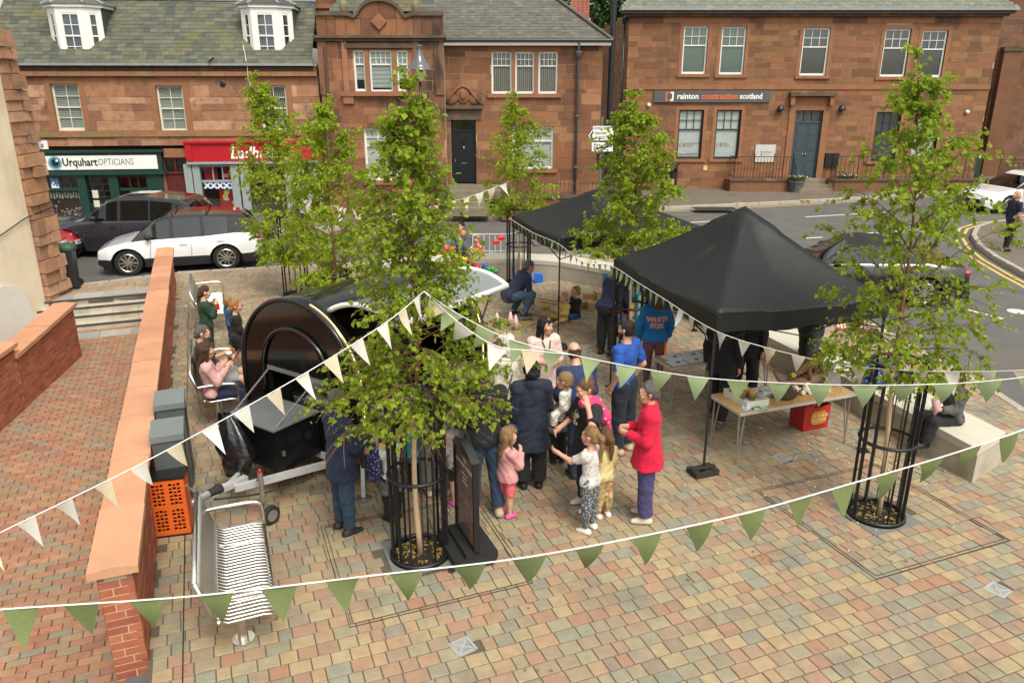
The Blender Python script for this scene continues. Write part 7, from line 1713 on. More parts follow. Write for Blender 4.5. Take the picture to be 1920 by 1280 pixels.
p = person('person in a navy fleece bending over the blue connect game', G(1136, 664), 1.68, -28, [('top', cloth('fleece', (.022, .028, .068)), dict(e=.034, hem=-.1, collar=1)), ('legs', blackt, dict(e=.02, fl=.02))], ('short', 'dark'), lean=(.05, .75, .72), head=(0, 30), L=((-.1, .3, -1), (0, .7, -.7)), Rr=((.1, .3, -1), (0, .8, -.6)), bulk=1.2, shoes=((.01,) * 3, (.02,) * 3))
q = p['w'](p['P'] + V3(.2, -.05, .0)); rest('satchel', 'small black satchel on the bending person in navy', 'bag', q, R(60), ('bag', black, lambda b: (b.box((0, 0, 0), (.24, .09, .2)), b.tube([(-.1, 0, .1), (.0, .1, .3), (.1, .15, .45)], .012, 5)), False))
SQ = (((-.35, .8, -.1), (0, -.55, -1)), ((.35, .85, .1), (0, -.45, -1)))
person('man in a navy hooded top and jeans crouching to the wooden blocks', G(972, 596), 1.78, -68, [('top', cloth('navy_hoodie', (.02, .025, .055)), dict(e=.03, hood=1)), ('legs', cloth('mid_denim', (.05, .09, .14), var=.25), dict(e=.018))], ('short', 'grey'), legs=SQ, lean=(.0, .68, .72), head=(0, 15), L=((-.1, .45, -.9), (0, .6, -.8)), Rr=((.1, .5, -.9), (0, .7, -.8)), shoes=((.02, .022, .03), (.6, .6, .6)), bulk=1.1, fine=1.1)
SITG = (((-.5, .85, .12), (.25, .9, -.4), (-.2, .9, .4)), ((.55, .8, .12), (-.3, .9, -.4), (.2, .9, .4)))
person('small fair child in yellow sitting on the paving by the wooden tower', G(1057, 600), 1.05, 125, [('top', cloth('yellow_print', (.62, .48, .12), pat='spot', pcol=(.68, .62, .45), pscale=20, pthr=.25), dict(e=.028)), ('legs', cloth('yellow_short', (.60, .45, .1)), dict(to=.5))], ('short', 'blond'), kid=1, sit=.0, legs=SITG, shoes=WHT, fine=1.15, L=HOLD(-1), Rr=HOLD(1))
person('fair haired boy in a black top sitting behind the child in yellow', G(1079, 594), 1.2, 110, [('top', blackc, dict(e=.03)), ('legs', cloth('blue_shorts', (.02, .06, .22)), dict(to=.55))], ('short', 'light'), kid=1, sit=.0, legs=SITG, fine=1.15, L=HOLD(-1), Rr=HOLD(1), shoes=WS)
person('person all in black walking behind the skull table under the canopy', G(1342, 792), 1.76, -35, [('top', blackc, dict(hem=-.14, e=.03)), ('legs', blackt, dict(fl=.02, e=.022))], ('short', 'dark'), legs=(((-.06, .35, -1), (0, -.05, -1)), ((.06, -.15, -1), (0, -.35, -1))), shoes=((.09, .085, .08), (.2, .19, .17)), L=HANG(-1), Rr=HANG(1))
person('second person in black facing away beside the canopy pole', G(1390, 752), 1.72, 165, [('top', blackc, dict(hem=-.2, e=.03)), ('legs', blackt, dict(fl=.02, e=.022))], ('short', 'brown'), skin='tan', L=HANG(-1), Rr=((.3, .2, -1), (-.4, .35, -.9)), legs=STR(.08))
person('person in dark grey standing against the seat wall under the canopy edge', G(1512, 716), 1.76, 120, [('top', blackc, dict(hem=-.12, e=.03)), ('legs', cloth('dark_grey', (.028, .03, .032)), dict(fl=.025, e=.025))], ('short', 'dark'), legs=STR(.15), L=FRONT2(-1), Rr=FRONT2(1), bulk=1.15)
SIT = (((-.12, 1, .02), (-.02, .25, -1)), ((.12, 1, -.05), (.02, .1, -1)))
q = G(1784, 790, .46); p = person('boy in a grey jacket sitting on the seat wall eating popcorn', (q.x, q.y, 0), 1.38, 96, [('top', cloth('grey_jacket', (.085, .08, .078)), dict(e=.032, collar=1)), ('legs', blackt, dict(e=.02, fl=.012))], ('short', 'dark'), kid=1, sit=.46, legs=SIT, Rr=MOUTH(1), L=((-.1, .3, -1), (.1, .9, .1)), shoes=((.02, .02, .022), (.05,) * 3), skin='pink', lean=(0, .08, 1), head=(0, 8))
h = p['hand'](0); popcone('striped popcorn cone held by the boy on the seat wall', (h.x, h.y, h.z + .12))
p = person('woman in a navy striped jacket and black leggings on the far corner pavement', G(1884, 470), 1.68, -82, [('top', cloth('navy_track', (.016, .02, .045)), dict(e=.03, hem=-.12, collar=1)), ('legs', blackt, dict(e=.008, fl=0))], ('pony', 'blond', .05), skin='pink', L=HANG(-1), Rr=((.2, .2, -1), (-.2, .7, -.6)), legs=STR(.1), shoes=((.012,) * 3, (.02,) * 3), fine=1.2, lean=(0, -.03, 1))
b = MB()
for s_ in (0, 1): sp, el, w_ = p['A'][s_][:3]; o_ = V3((.085 if s_ else -.085), 0, 0); b.tube([sp + o_ * .8, el + o_ * .75, w_ + o_ * .6], .011, 5)
b.build('sleeve_stripe', white, p['t'])
q = p['w']((.28, .02, .78)); rest('handbag', 'pink patterned handbag carried by the woman in the striped jacket', 'bag', q, R(80), ('bag', cloth('pink_bag', (.48, .28, .26), pat='spot', pcol=(.12, .08, .08), pscale=11, pthr=.3), bagfn(.4, .2, .38), True))
person('person in pale blue jeans at the right edge of the far corner pavement', G(1928, 464), 1.65, -80, [('top', cloth('cream_coat', (.6, .5, .4)), dict(e=.03)), ('legs', cloth('pale_denim', (.28, .40, .52)), dict(fl=.03, e=.02))], ('long', 'light', .2), shoes=((.55, .52, .5), (.35, .25, .2)), legs=(((-.06, -.1, -1), (0, -.35, -1)), ((.06, .3, -1), (0, -.1, -1))), fine=1.3)
person('child in dark green eating in front of the empty far bench', G(396, 678), 1.36, -58, [('top', cloth('bottle_green', (.018, .05, .028)), dict(e=.026, hem=-.12)), ('legs', cloth('dark_green', (.010, .022, .016)), dict(e=.02, fl=.02))], ('braids', 'brown'), kid=1, L=MOUTH(-1), Rr=MOUTH(1), head=(0, 12), fine=1.1)
h = G(408, 575, 1.05); rest('red_snack', 'small red packet held by the child in green', 'packet', (h.x, h.y, h.z), 0, ('packet', mat('packet_red', (.5, .02, .02), .4), lambda b: b.box((0, 0, 0), (.07, .05, .09), .4), False))
person('toddler in blue raising an arm beside the ginger haired boy', G(438, 652), .98, -50, [('top', cloth('toddler_blue', (.03, .10, .24), pat='spot', pcol=(.10, .22, .38), pscale=25, pthr=.25), dict(e=.03)), ('legs', cloth('toddler_navy', (.02, .06, .16)))], ('short', 'light'), kid=1, Rr=((.75, .5, .45), (.7, .5, .6)), L=FRONT2(-1), shoes=CRM, fine=1.1)
person('ginger haired boy in a black top and black shorts walking by the trailer', G(455, 692), 1.24, -64, [('top', cloth('dark_plum', (.014, .011, .014)), dict(e=.026, hem=-.12)), ('legs', blackt, dict(to=.45, e=.03, fl=.03))], ('short', 'ginger'), kid=1, skin='pink', legs=(((-.08, -.1, -1), (0, -.3, -1)), ((.08, .45, -1), (0, .1, -1))), L=HANG(-1), Rr=((.15, .2, -1), (0, .7, -.8)), head=(0, 5))
BO, BX, BY = Vector((-4.42, 10.75, 0)), Vector((math.cos(R(-69)), math.sin(R(-69)), 0)), Vector((math.sin(R(69)), math.cos(R(69)), 0))
q = BO + BX * .04 - BY * .06; p = person('bearded man in a black T-shirt and grey shorts on the bench looking at his phone', q, 1.72, -69, [('top', blackc, dict(sl=.45, e=.026, loose=.2)), ('legs', cloth('grey_shorts', (.27, .26, .25)), dict(to=.46, e=.026, fl=.02))], ('short', 'grey'), sit=.43, legs=SIT, L=HOLD(-1), Rr=((.15, .35, -1), (-.3, .9, .15)), beard='grey', glasses=True, skin='pink', bulk=1.3, head=(0, 14), lean=(0, -.14, 1), shoes=WHT)
h = p['hand'](1, .15); rest('phone', 'black phone in the hands of the bearded man on the bench', 'phone', (h.x, h.y, h.z + .03), R(-69), ('phone', blackgloss, lambda b: b.box((0, 0, 0), (.075, .012, .15), rot=Matrix.Rotation(-.5, 3, 'X')), False))
q = BO + BX * .62 - BY * .06; p = person('woman with long brown hair in a pale pink sweater on the bench', q, 1.56, -66, [('top', cloth('rose_sweat', (.58, .33, .30)), dict(e=.028)), ('legs', cloth('navy_legging', (.016, .02, .05)), dict(e=.01))], ('long', 'brown', .33), sit=.43, legs=SIT, skin='pink', L=((-.1, .4, -1), (-.05, .75, .7)), Rr=((.12, .45, -1), (-.15, .7, .75)), head=(0, 8), lean=(0, -.06, 1), shoes=((.02, .1, .4), (.02, .1, .4)))
h = p['hand'](0, .12); rest('coffee_cup', 'paper coffee cup with white lid held by the woman on the bench', 'cup', (h.x, h.y, h.z), 0, ('cup', mat('cup_brown', (.12, .07, .04), .6), lambda b: b.lathe((0, 0, 0), [(.03, -.06), (.04, .05)], 14), True), ('lid', white, lambda b: b.lathe((0, 0, .05), [(.043, 0), (.043, .012), (.036, .02)], 14), False))
p = person('person in black carrying a bunch of bright balloon animals by the seat wall', G(868, 556), 1.72, 150, [('top', cloth('stripe_vest', (.02, .02, .025), pat='stripe', pcol=(.2, .2, .24), pscale=12, pthr=.3), dict(e=.03)), ('legs', blackt)], ('short', 'black'), L=MOUTH(-1), Rr=HOLD(1), fine=1.3, head=(0, 10))
t = thing('balloon_bunch', 'bunch of red, yellow, green and blue balloon animals', 'balloons', G(872, 556)); r_ = random.Random(5); bal = [mat('balloon_' + n, c, .25, spec=.6, var=0) for n, c in (('red', (.65, .03, .03)), ('yellow', (.8, .5, .02)), ('green', (.02, .35, .08)), ('blue', (.02, .10, .55)), ('coral', (.75, .15, .12)))]
for i in range(26):
 c_ = Vector((r_.gauss(0, .28), r_.gauss(-.15, .15), r_.uniform(.35, 1.35))); d = nrm((r_.gauss(0, 1), r_.gauss(0, .5), r_.gauss(0, 1))); b = MB()
 for k in range(4): q = c_ + d * (k - 1.5) * .09 + Vector((0, 0, .03 * (k % 2))); b.ell(q, (.055, .055, .055), 8)
 b.build('balloon', bal[i % 5], t, smooth=True)
person('child with long hair in a pale top behind the blue connect game', G(1150, 628), 1.3, 175, [('top', cloth('pale_top', (.5, .42, .38)), dict(sl=.4)), ('legs', blackt)], ('long', 'mid', .25), kid=1, L=HOLD(-1), Rr=HOLD(1), fine=1.3)
# ================================================================ black barrel trailer
TL = thing('food_trailer', 'glossy black barrel shaped food trailer with its side hatch raised', 'trailer', (-2.56, 8.64, 0), R(-34))
Rr_, CZ, LT = 1.02, 1.27, 2.4
trm = mat('trailer_black', (.007, .007, .007), .14, var=0, coat=.45, spec=.4); tri = mat('trailer_inside', (.03, .028, .026), .6, var=.2)
prof = [(-Rr_, .42), (-Rr_, .85)] + [(-Rr_ * math.cos(k * math.pi / 36), CZ + Rr_ * math.sin(k * math.pi / 36)) for k in range(37)] + [(Rr_, .85), (Rr_, .42)]
ys = [0, .16, .7, 1.2, 1.7, 2.24, LT]; b = MB(); n = len(prof)
V = [(x, y, z) for y in ys for x, z in prof]; F = []
for j in range(len(ys) - 1):
 for i in range(n - 1):
  zc, xc = (prof[i][1] + prof[i + 1][1]) / 2, (prof[i][0] + prof[i + 1][0]) / 2
  if xc > .42 and zc > 1.0 and 0 < j < len(ys) - 2: continue
  F.append((j * n + i, j * n + i + 1, (j + 1) * n + i + 1, (j + 1) * n + i))
b.add(V, F); o = b.build('barrel_skin', trm, TL, auto=40); md = o.modifiers.new('t', 'SOLIDIFY'); md.thickness = .03; md.offset = -1
arc = lambda r, a0, a1, m, y, cz=CZ: [(r * math.cos(a0 + (a1 - a0) * k / m), y, cz + r * math.sin(a0 + (a1 - a0) * k / m)) for k in range(m + 1)]
def archring(y, r, w_, d, m_, name, zb=.42, parent=TL):
 q = MB(); P = [(-r, y, zb)] + [(p[0], p[1], p[2]) for p in reversed(arc(r, 0, math.pi, 36, y))] + [(r, y, zb)]; q.tube(P, w_, 8); return q.build(name, m_, parent, smooth=True)
archring(-.005, Rr_ - .015, .03, 0, trm, 'front_rim'); archring(LT + .005, Rr_ - .015, .035, 0, trm, 'rear_rim')
led = mat('led_strip', ())
for y in (.045, LT - .045):
 q = MB(); q.tube([(p[0], p[1], p[2]) for p in arc(Rr_ + .004, R(75), 0, 24, y)] + [(Rr_ + .004, y, .45)], .007, 6); q.build('light_strip', led, TL, smooth=True)
q = MB(); q.tube([(Rr_ + .006, .1, .435), (Rr_ + .006, LT - .1, .435)], .012, 6); q.build('light_strip', led, TL)
# front wall with its serving slot
q = MB(); op = (-.5, .5, .95, 1.38)
for k in range(36):
 a0, a1 = k * math.pi / 36, (k + 1) * math.pi / 36
x0 = -Rr_ + .02; q.bb(x0, op[0], .0, .03, .43, 1.27); q.bb(op[1], -x0, .0, .03, .43, 1.27); q.bb(op[0], op[1], .0, .03, .43, op[2])
ring = [(Rr_ * .98 * math.cos(k * math.pi / 32), CZ + Rr_ * .98 * math.sin(k * math.pi / 32)) for k in range(33)]; inn = [(max(op[0], min(op[1], .62 * math.cos(k * math.pi / 32))), max(op[3], CZ + .62 * math.sin(k * math.pi / 32))) for k in range(33)]
inn[0], inn[-1] = (op[1], 1.27), (op[0], 1.27)
q.add([(x, .0, z) for x, z in ring] + [(x, .0, z) for x, z in inn], [(k, k + 1, 33 + k + 1, 33 + k) for k in range(32)])
q.build('front_wall', trm, TL)
q = MB(); q.prism([(op[1], op[3])] + [(.6 * math.cos(k * math.pi / 20) * .84, max(op[3] + .001, 1.33 + .6 * math.sin(k * math.pi / 20))) for k in range(1, 20)] + [(op[0], op[3])], -.03, .01); q.build('front_hatch', trm, TL)
q = MB(); q.bb(op[0], op[1], -.05, .0, op[3] - .035, op[3] + .01); q.build('hatch_bar', galv, TL)
q = MB(); P = [(-.6, -.03, .95), (-.6, -.03, 1.3)] + list(reversed(arc(.6, 0, math.pi, 20, -.03, 1.33))) + [(.6, -.03, 1.3), (.6, -.03, .95)]; q.tube(P, .028, 8); q.build('hatch_frame', trm, TL, smooth=True)
q = MB(); q.prism([(x, z) for x, z in prof], LT - .03, LT); q.build('rear_wall', trm, TL)
q = MB(); q.bb(-.98, .98, .05, LT - .05, .44, .5); q.bb(-.98, .98, .9, .93, .5, 1.9); q.bb(-.95, -.6, .1, LT - .1, .5, 1.0); q.bb(-.5, .5, .3, .8, .5, .93); q.build('inside_fittings', tri, TL)
fl_ = MB(); fl_.bb(-.52, .34, -.7, -.02, .955, .975); fl_.build('drop_flap', mat('flap_steel', (.17, .185, .185), .4, metal=.3, var=.15), TL)
for x in (-.46, .3):
 A, B = Vector((x * 1.05, -.02, 1.36)), Vector((x, -.62, .98)); q = MB(); m = 20
 for k in range(m): p0, p1 = A.lerp(B, k / m), A.lerp(B, (k + .8) / m); q.bar(p0, p1, .012 if k % 2 else .02, .02 if k % 2 else .012)
 q.build('chain', galv, TL)
q = MB(); q.bb(-.72, .32, -.66, -.03, .43, .93); bx = q.build('front_box', mat('box_black', (.006, .006, .007), .3, spec=.3, var=.2), TL)
for i in range(5): q = MB(); q.bb(.321, .326, -.5 + .0, -.3, .74 + .022 * i, .75 + .022 * i); q.build('vent_slot', black, bx)
q = MB(); q.lathe((0, 0, 0), [(.05, 0), (.05, .02)], 12); l_ = q.build('lock', black, bx); l_.location = (.32, -.2, .72); l_.rotation_euler = (0, R(90), 0)
q = MB(); q.bb(.321, .345, -.6, -.57, .62, .68); q.build('catch', galv, bx)
hp_ = Vector((.1, -1.5, .45)); q = MB()
for x in (-.55, .62): q.bar((x, .05, .385), (hp_.x + (.05 if x > 0 else -.05), -1.15, .405), .05, .08)
q.bb(-.75, .75, -.02, .06, .34, .42); q.bar((hp_.x, -.95, .43), (hp_.x, -1.42, .45), .07, .07); q.build('drawbar', mat('bright_zinc', (.58, .58, .57), .45, metal=.4, var=.15), TL)
q = MB(); q.tube([(hp_.x, -1.28, .46), (hp_.x, -1.32, .46), (hp_.x, -1.36, .46), (hp_.x, -1.44, .46)], [.055, .06, .05, .045], 10); q.build('drawbar_gaiter', blackrub, TL)
q = MB(); q.tube([(hp_.x, -1.44, .46), (hp_.x, -1.6, .45)], [.045, .05], 10); q.ell((hp_.x, -1.6, .44), (.055, .065, .05), 10); q.tube([(hp_.x, -1.5, .49), (hp_.x - .03, -1.62, .6), (hp_.x - .03, -1.66, .66)], .016, 6); q.build('coupling', galv, TL)
q = MB(); q.tube([(-.02, -.85, .42), (-.10, -.83, .95)], .016, 6); q.tube([(-.02, -.85, .42), (-.06, -.84, .68)], .026, 6); q.build('brake_lever', black, TL)
jw = MB(); jx, jy = .42, -.98; jw.tube([(jx - .02, jy, .6), (jx - .02, jy, .18)], .028, 8); jw.tube([(jx - .02, jy, .2), (jx + .06, jy - .0, .11)], .018, 6); j = jw.build('jockey_wheel', galv, TL)
q = MB(); q.tube([(jx - .02, jy, .6), (jx - .02, jy, .62)], .022, 8); q.ell((jx - .02, jy, .63), (.02, .02, .022), 8); q.ell((jx - .06, jy, .5), (.03, .025, .022), 8); q.build('red_knob', mat('red_plastic', (.5, .02, .02), .4), j)
def wheelmesh(r, w_, m): q = MB(); q.lathe((0, 0, 0), [(r * .66, -.01), (r * .7, -w_ / 2), (r * .93, -w_ / 2), (r, -w_ * .32), (r, w_ * .32), (r * .93, w_ / 2), (r * .7, w_ / 2), (r * .66, .01)], 28); return q
q = wheelmesh(.11, .06, 0); w0 = q.build('tyre', blackrub, j, smooth=False); w0.location = (jx + .09, jy, .11); w0.rotation_euler = (0, R(90), 0)
q = MB(); q.lathe((0, 0, 0), [(.07, -.031), (.07, .031), (.02, .034)], 16); w0 = q.build('rim', galv, j); w0.location = (jx + .09, jy, .11); w0.rotation_euler = (0, R(90), 0)
for x in (-.92, .92):
 q = wheelmesh(.3, .17, 0); w0 = q.build('wheel', blackrub, TL); w0.location = (x, 1.3, .3); w0.rotation_euler = (0, R(90), 0); q = MB(); q.lathe((0, 0, 0), [(.19, -.09), (.19, .09), (.05, .1)], 16); rr = q.build('rim', galv, w0)
for x in (-1, 1): q = MB(); q.tube([(.86 * x, .12, .42), (.98 * x, -.02, .02)], .03, 8); q.bb(.9 * x, 1.06 * x, -.1, .06, 0, .02); q.build('corner_steady', galv, TL)
q = MB(); q.tube(spline([(.3, -.2, .36), (.5, -.4, .3), (.3, -.9, .28), (.12, -1.4, .38)], 6), .012, 6); q.build('cable', blackrub, TL, smooth=True)
# hatch with pale frame
hx0, hz0 = Rr_ * math.cos(R(64)) * 1.0, CZ + Rr_ * math.sin(R(64)); a_c = R(2)
Hs = []; m = 14; ch = 2 * Rr_ * math.sin(R(30))
for k in range(m + 1): a = R(90 + 31) - R(62) * k / m; Hs.append((hx0 + Rr_ * (math.cos(a) - math.cos(R(121))), hz0 + Rr_ * (math.sin(a) - math.sin(R(121)))))
hs_ = mat('hatch_grey', (.17, .185, .185), .28, var=.12, scale=1.5, coat=.25); q = MB(); y0, y1 = .16, 2.24
for (ya, yb, mi, lo, hi, dz) in ((y0, y1, 0, 0, m, 0),):
 V = [(x, y, z + e) for e in (0, -.03) for x, z in Hs for y in (ya, yb)]; k2 = 2 * (m + 1)
 F = [(2 * i, 2 * i + 1, 2 * i + 3, 2 * i + 2) for i in range(m)] + [(k2 + 2 * i + 2, k2 + 2 * i + 3, k2 + 2 * i + 1, k2 + 2 * i) for i in range(m)]; q.add(V, F)
hatch = q.build('side_hatch', hs_, TL, smooth=True)
q = MB();
for yy in (y0, y1): q.tube([(x, yy, z) for x, z in Hs], .033, 6)
q.tube([(Hs[-1][0], y0, Hs[-1][1]), (Hs[-1][0], y1, Hs[-1][1])], .036, 6); q.build('hatch_frame', white, hatch, smooth=True)
for y in (.25, 2.15): q = MB(); q.tube([(Rr_ * .95, y, 1.2), (Hs[-3][0], y, Hs[-3][1] - .05)], .014, 6); q.build('gas_strut', galv, TL)
q = MB(); q.bb(.85, 1.28, .2, 2.2, .99, 1.02); ct = q.build('counter', mat('counter_grey', (.36, .35, .33), .4, metal=.3), TL)
cw = lambda x, y, z: Matrix.Translation((-2.56, 8.64, 0)) @ Matrix.Rotation(R(-34), 4, 'Z') @ Vector((x, y, z))
traym = mat('white_box', (.66, .65, .62), .6); kinds = ['white card food box at the near end of the trailer counter', 'second white food box on the trailer counter', 'third white food box in the middle of the trailer counter', 'white food box at the far end of the trailer counter']
for i, y in enumerate((.32, .62, .98, 1.7)): rest('food_box', kinds[i], 'box', cw(1.08, y, 1.02), R(-34 + 6 * i), ('tray', traym, lambda b: (b.box((0, 0, .04), (.24, .17, .08), taper=1.15),), False), ('paper', cornm, lambda b: crumple(b, (.09, .06, .04), 3 + i, 8), False), group='white food boxes on the trailer counter')
rest('bucket', 'white plastic bucket inside the front slot of the trailer', 'bucket', cw(-.22, .45, .93), 0, ('bucket', traym, lambda b: b.lathe((0, 0, 0), [(.13, 0), (.155, .26), (.165, .27)], 18), True))
rest('steel_tray', 'long steel tray inside the front slot of the trailer', 'tray', cw(.12, .15, .93), R(-34), ('tray', steel, lambda b: (b.bb(-.3, .3, -.1, .1, 0, .02), b.bb(-.3, .3, -.1, -.08, .02, .1), b.bb(-.3, .3, .08, .1, .02, .1)), False))
bagm = mat('black_bin_bag', (.010, .010, .011), .16, var=0, coat=.6, bump=.9, bscale=22); q = MB(); n_, m_ = 22, 20; V = []; rs = random.Random(8); ph = [rs.uniform(0, 6) for _ in range(6)]
for i in range(m_ + 1):
 f = i / m_; z = 1.02 - .78 * f; rw = .05 + .21 * math.sin(min(1, f * 1.5) * math.pi * .5) * (1 - .55 * max(0, f - .6) / .4)
 for j in range(n_): a = 2 * math.pi * j / n_; k = 1 + .12 * math.sin(5 * a + ph[0] + 3 * f) + .10 * math.sin(9 * a + ph[1] - 6 * f) + .07 * math.sin(13 * a + 9 * f + ph[2]) + rs.uniform(-.05, .05); V.append((-.24 + .08 * math.sin(3 * f) + rw * k * math.cos(a), -.86 + rw * .55 * k * math.sin(a), z + .1 + .012 * math.sin(7 * a + ph[3])))
q.add(V, [(i * n_ + j, i * n_ + (j + 1) % n_, (i + 1) * n_ + (j + 1) % n_, (i + 1) * n_ + j) for i in range(m_) for j in range(n_)] + [tuple(range(n_)), tuple(m_ * n_ + j for j in range(n_ - 1, -1, -1))])
o = q.build('bin_bag', bagm, smooth=True); o.location = (-2.56, 8.64, 0); o.rotation_euler = (0, 0, R(-34)); tag(o, 'crumpled black bin bag hanging on the front box of the trailer', 'bin bag')
sp = G(952, 652, .92); t = thing('side_table', 'small dark table with popcorn cones at the far end of the trailer', 'table', (sp.x, sp.y, 0), R(-34)); q = MB(); q.bb(-.32, .32, -.26, .26, .89, .92); q.build('tabletop', tri, t)
for x in (-.28, .28):
 for y in (-.22, .22): q = MB(); q.tube([(x, y, 0), (x, y, .89)], .014, 6); q.build('leg', black, t)
for px, py, lb in ((932, 612, 'leftmost striped popcorn cone upside down on the small dark table'), (957, 610, 'middle striped popcorn cone upside down on the small dark table'), (967, 617, 'right striped popcorn cone upside down on the small dark table')): q = G(px, py, .92); popcone(lb, (q.x, q.y, .96), up=False)
# ================================================================ cars
tyre_m = mat('tyre', (.016, .016, .016), .8); carglass = glass('car_glass', (.4, .46, .45), .78); plast = mat('dark_trim', (.02, .02, .021), .55); redl = mat('tail_light', (.30, .01, .012), .2, coat=.8); lampg = mat('lamp_clear', (.35, .37, .38), .1, coat=1.)
yel, wpl = mat('plate_yellow', (.70, .45, .03), .5), mat('plate_white', (.7, .7, .66), .5)
def interp(P, x):
 if x <= P[0][0]: return P[0][1]
 for (a, u), (b, v) in zip(P[:-1], P[1:]):
  if x <= b: t = (x - a) / (b - a); return u + (v - u) * t
 return P[-1][1]
def car(label, pos, head, L, W, belt, roof, wb, wr, paint, roofm, plate=None, clad=.0, front_axle=None, glassx=None, rails=False, spoke=steel, mirror=None):
 """x runs from the tail (-) to the nose (+); belt and roof are height outlines along x."""
 t = thing('car', label, 'car', pos, head); xa = (front_axle if front_axle is not None else L / 2 - .86); axles = (xa, xa - wb); zb = .2; ra = wr + .055
 N = 120; xs = [-L / 2 + L * i / N for i in range(N + 1)]
 hw = lambda x: W / 2 * (1 - .20 * max(0, (abs(x) - L * .36) / (L * .14)) ** 2.2)
 V, F, MI = [], [], []; K = 8
 for x in xs:
  w_ = hw(x); bt = interp(belt, x); z0 = zb + .10 * max(0, (abs(x) - L * .44) / (L * .06)); d = min(abs(x - a) for a in axles); za = z0
  if d < ra: za = max(z0, wr + math.sqrt(ra * ra - d * d) * .98)
  fl = .018 if d < ra + .1 else 0
  zs = [za, max(za + .005, z0 + .13), max(za + .01, .45), max(za + .015, bt * .72), bt - .07, bt, bt + .015, bt + .02]; ws = [w_ * .965, w_ * .985 + fl, w_ + fl, w_ * .995, w_ * .965, w_ * .90, w_ * .55, 0]
  V += [(x, -a, z) for a, z in zip(ws, zs)] + [(x, a, z) for a, z in zip(ws, zs)]
 for i in range(N):
  a, b = i * 2 * K, (i + 1) * 2 * K; d = min(abs((xs[i] + xs[i + 1]) / 2 - q) for q in axles)
  for s_, o in ((0, 0), (1, K)):
   for k in range(K - 1):
    f = (a + o + k, b + o + k, b + o + k + 1, a + o + k + 1); F.append(f if s_ else f[::-1]); MI.append(1 if (clad and (k == 0 or (k == 1 and d < ra + .10) or (k == 1 and clad > 1))) else 0)
 for i in (0, N): a = i * 2 * K; F += [tuple(a + k for k in range(K)) + tuple(a + K + k for k in range(K - 1, -1, -1))]; MI.append(0)
 b = MB(); b.V, b.F, b.MI, b.RN = V, F, MI, [0] * len(F); b.build('body', [paint, plast], t, auto=38)
 b = MB(); b.bb(-L / 2 + .1, L / 2 - .1, -W / 2 + .25, W / 2 - .25, .16, min(.5, wr + .1)); b.build('underbody', plast, t)
 # greenhouse
 x0, x1 = roof[0][0], roof[-1][0]; M = 70; V, F, MI = [], [], []; gx = glassx
 for i in range(M + 1):
  x = x0 + (x1 - x0) * i / M; w_ = hw(x); bt = interp(belt, x) - .004; rz = max(interp(roof, x), bt + .003); k = min(1, (rz - bt) / .42)
  ws = [w_ * .91, w_ * (.91 - .19 * k * .86), w_ * (.91 - .22 * k), w_ * (.80 - .16 * k), 0]; zs = [bt, bt + (rz - bt) * .84, bt + (rz - bt) * .90, bt + (rz - bt) * .985, rz + .0]
  V += [(x, -a, z) for a, z in zip(ws, zs)] + [(x, a, z) for a, z in zip(ws, zs)]
 top = max(r_[1] for r_ in roof); K = 5
 for i in range(M):
  a, b = i * 2 * K, (i + 1) * 2 * K; xm = x0 + (x1 - x0) * (i + .5) / M; rz = interp(roof, xm)
  for o in (0, K):
   for k in range(K - 1):
    f = (a + o + k, b + o + k, b + o + k + 1, a + o + k + 1); F.append(f if o else f[::-1])
    if k == 0: m_ = 1 if any(p <= xm <= q for p, q in gx['side']) else 2
    elif k >= 2: m_ = 1 if any(p <= xm <= q for p, q in gx['top']) else 0
    else: m_ = 0
    MI.append(m_)
 b = MB(); b.V, b.F, b.MI, b.RN = V, F, MI, [0] * len(F); b.build('cabin', [roofm, carglass, plast], t, auto=35)
 b = MB()
 for x in (xa - 1.2, xa - 1.25 - .85):
  for y in (-.36, .36): b.box((x, y, .72), (.14, .44, .6), taper=.8); b.box((x, y, 1.08), (.1, .24, .18)); b.box((x + .25, y, .5), (.5, .44, .14))
 b.tube([(xa - .85, -.36 + .18 * math.cos(k * math.pi / 6), .86 + .18 * math.sin(k * math.pi / 6)) for k in range(12)], .018, 5, closed=True); b.build('seats', mat('car_seat', (.05, .05, .052), .8), t)
 for ax in axles:
  for s_ in (-1, 1):
   q = wheelmesh(wr, .21, 0); w0 = q.build('wheel', tyre_m, t); w0.location = (ax, s_ * (W / 2 - .115), wr); w0.rotation_euler = (R(90), 0, 0)
   q = MB(); [q.tube([(wr * .67 * math.cos(a), wr * .67 * math.sin(a), zz) for a in [k * math.pi / 14 for k in range(28)]], .014, 5, closed=True) for zz in (-.095, .095)]
   for k in range(10):
    a = k * math.pi / 5
    for zz in (-.085, .085): q.box((wr * .36 * math.cos(a), wr * .36 * math.sin(a), zz), (wr * .62, .03 + .018 * (k % 2), .02), a + (.16 if k % 2 else -.1))
   q.lathe((0, 0, 0), [(.06, -.1), (.06, .1)], 12); q.build('rim', spoke, w0); q = MB(); q.lathe((0, 0, 0), [(wr * .62, -.05), (wr * .62, .05)], 20); q.build('brake_disc', plast, w0)
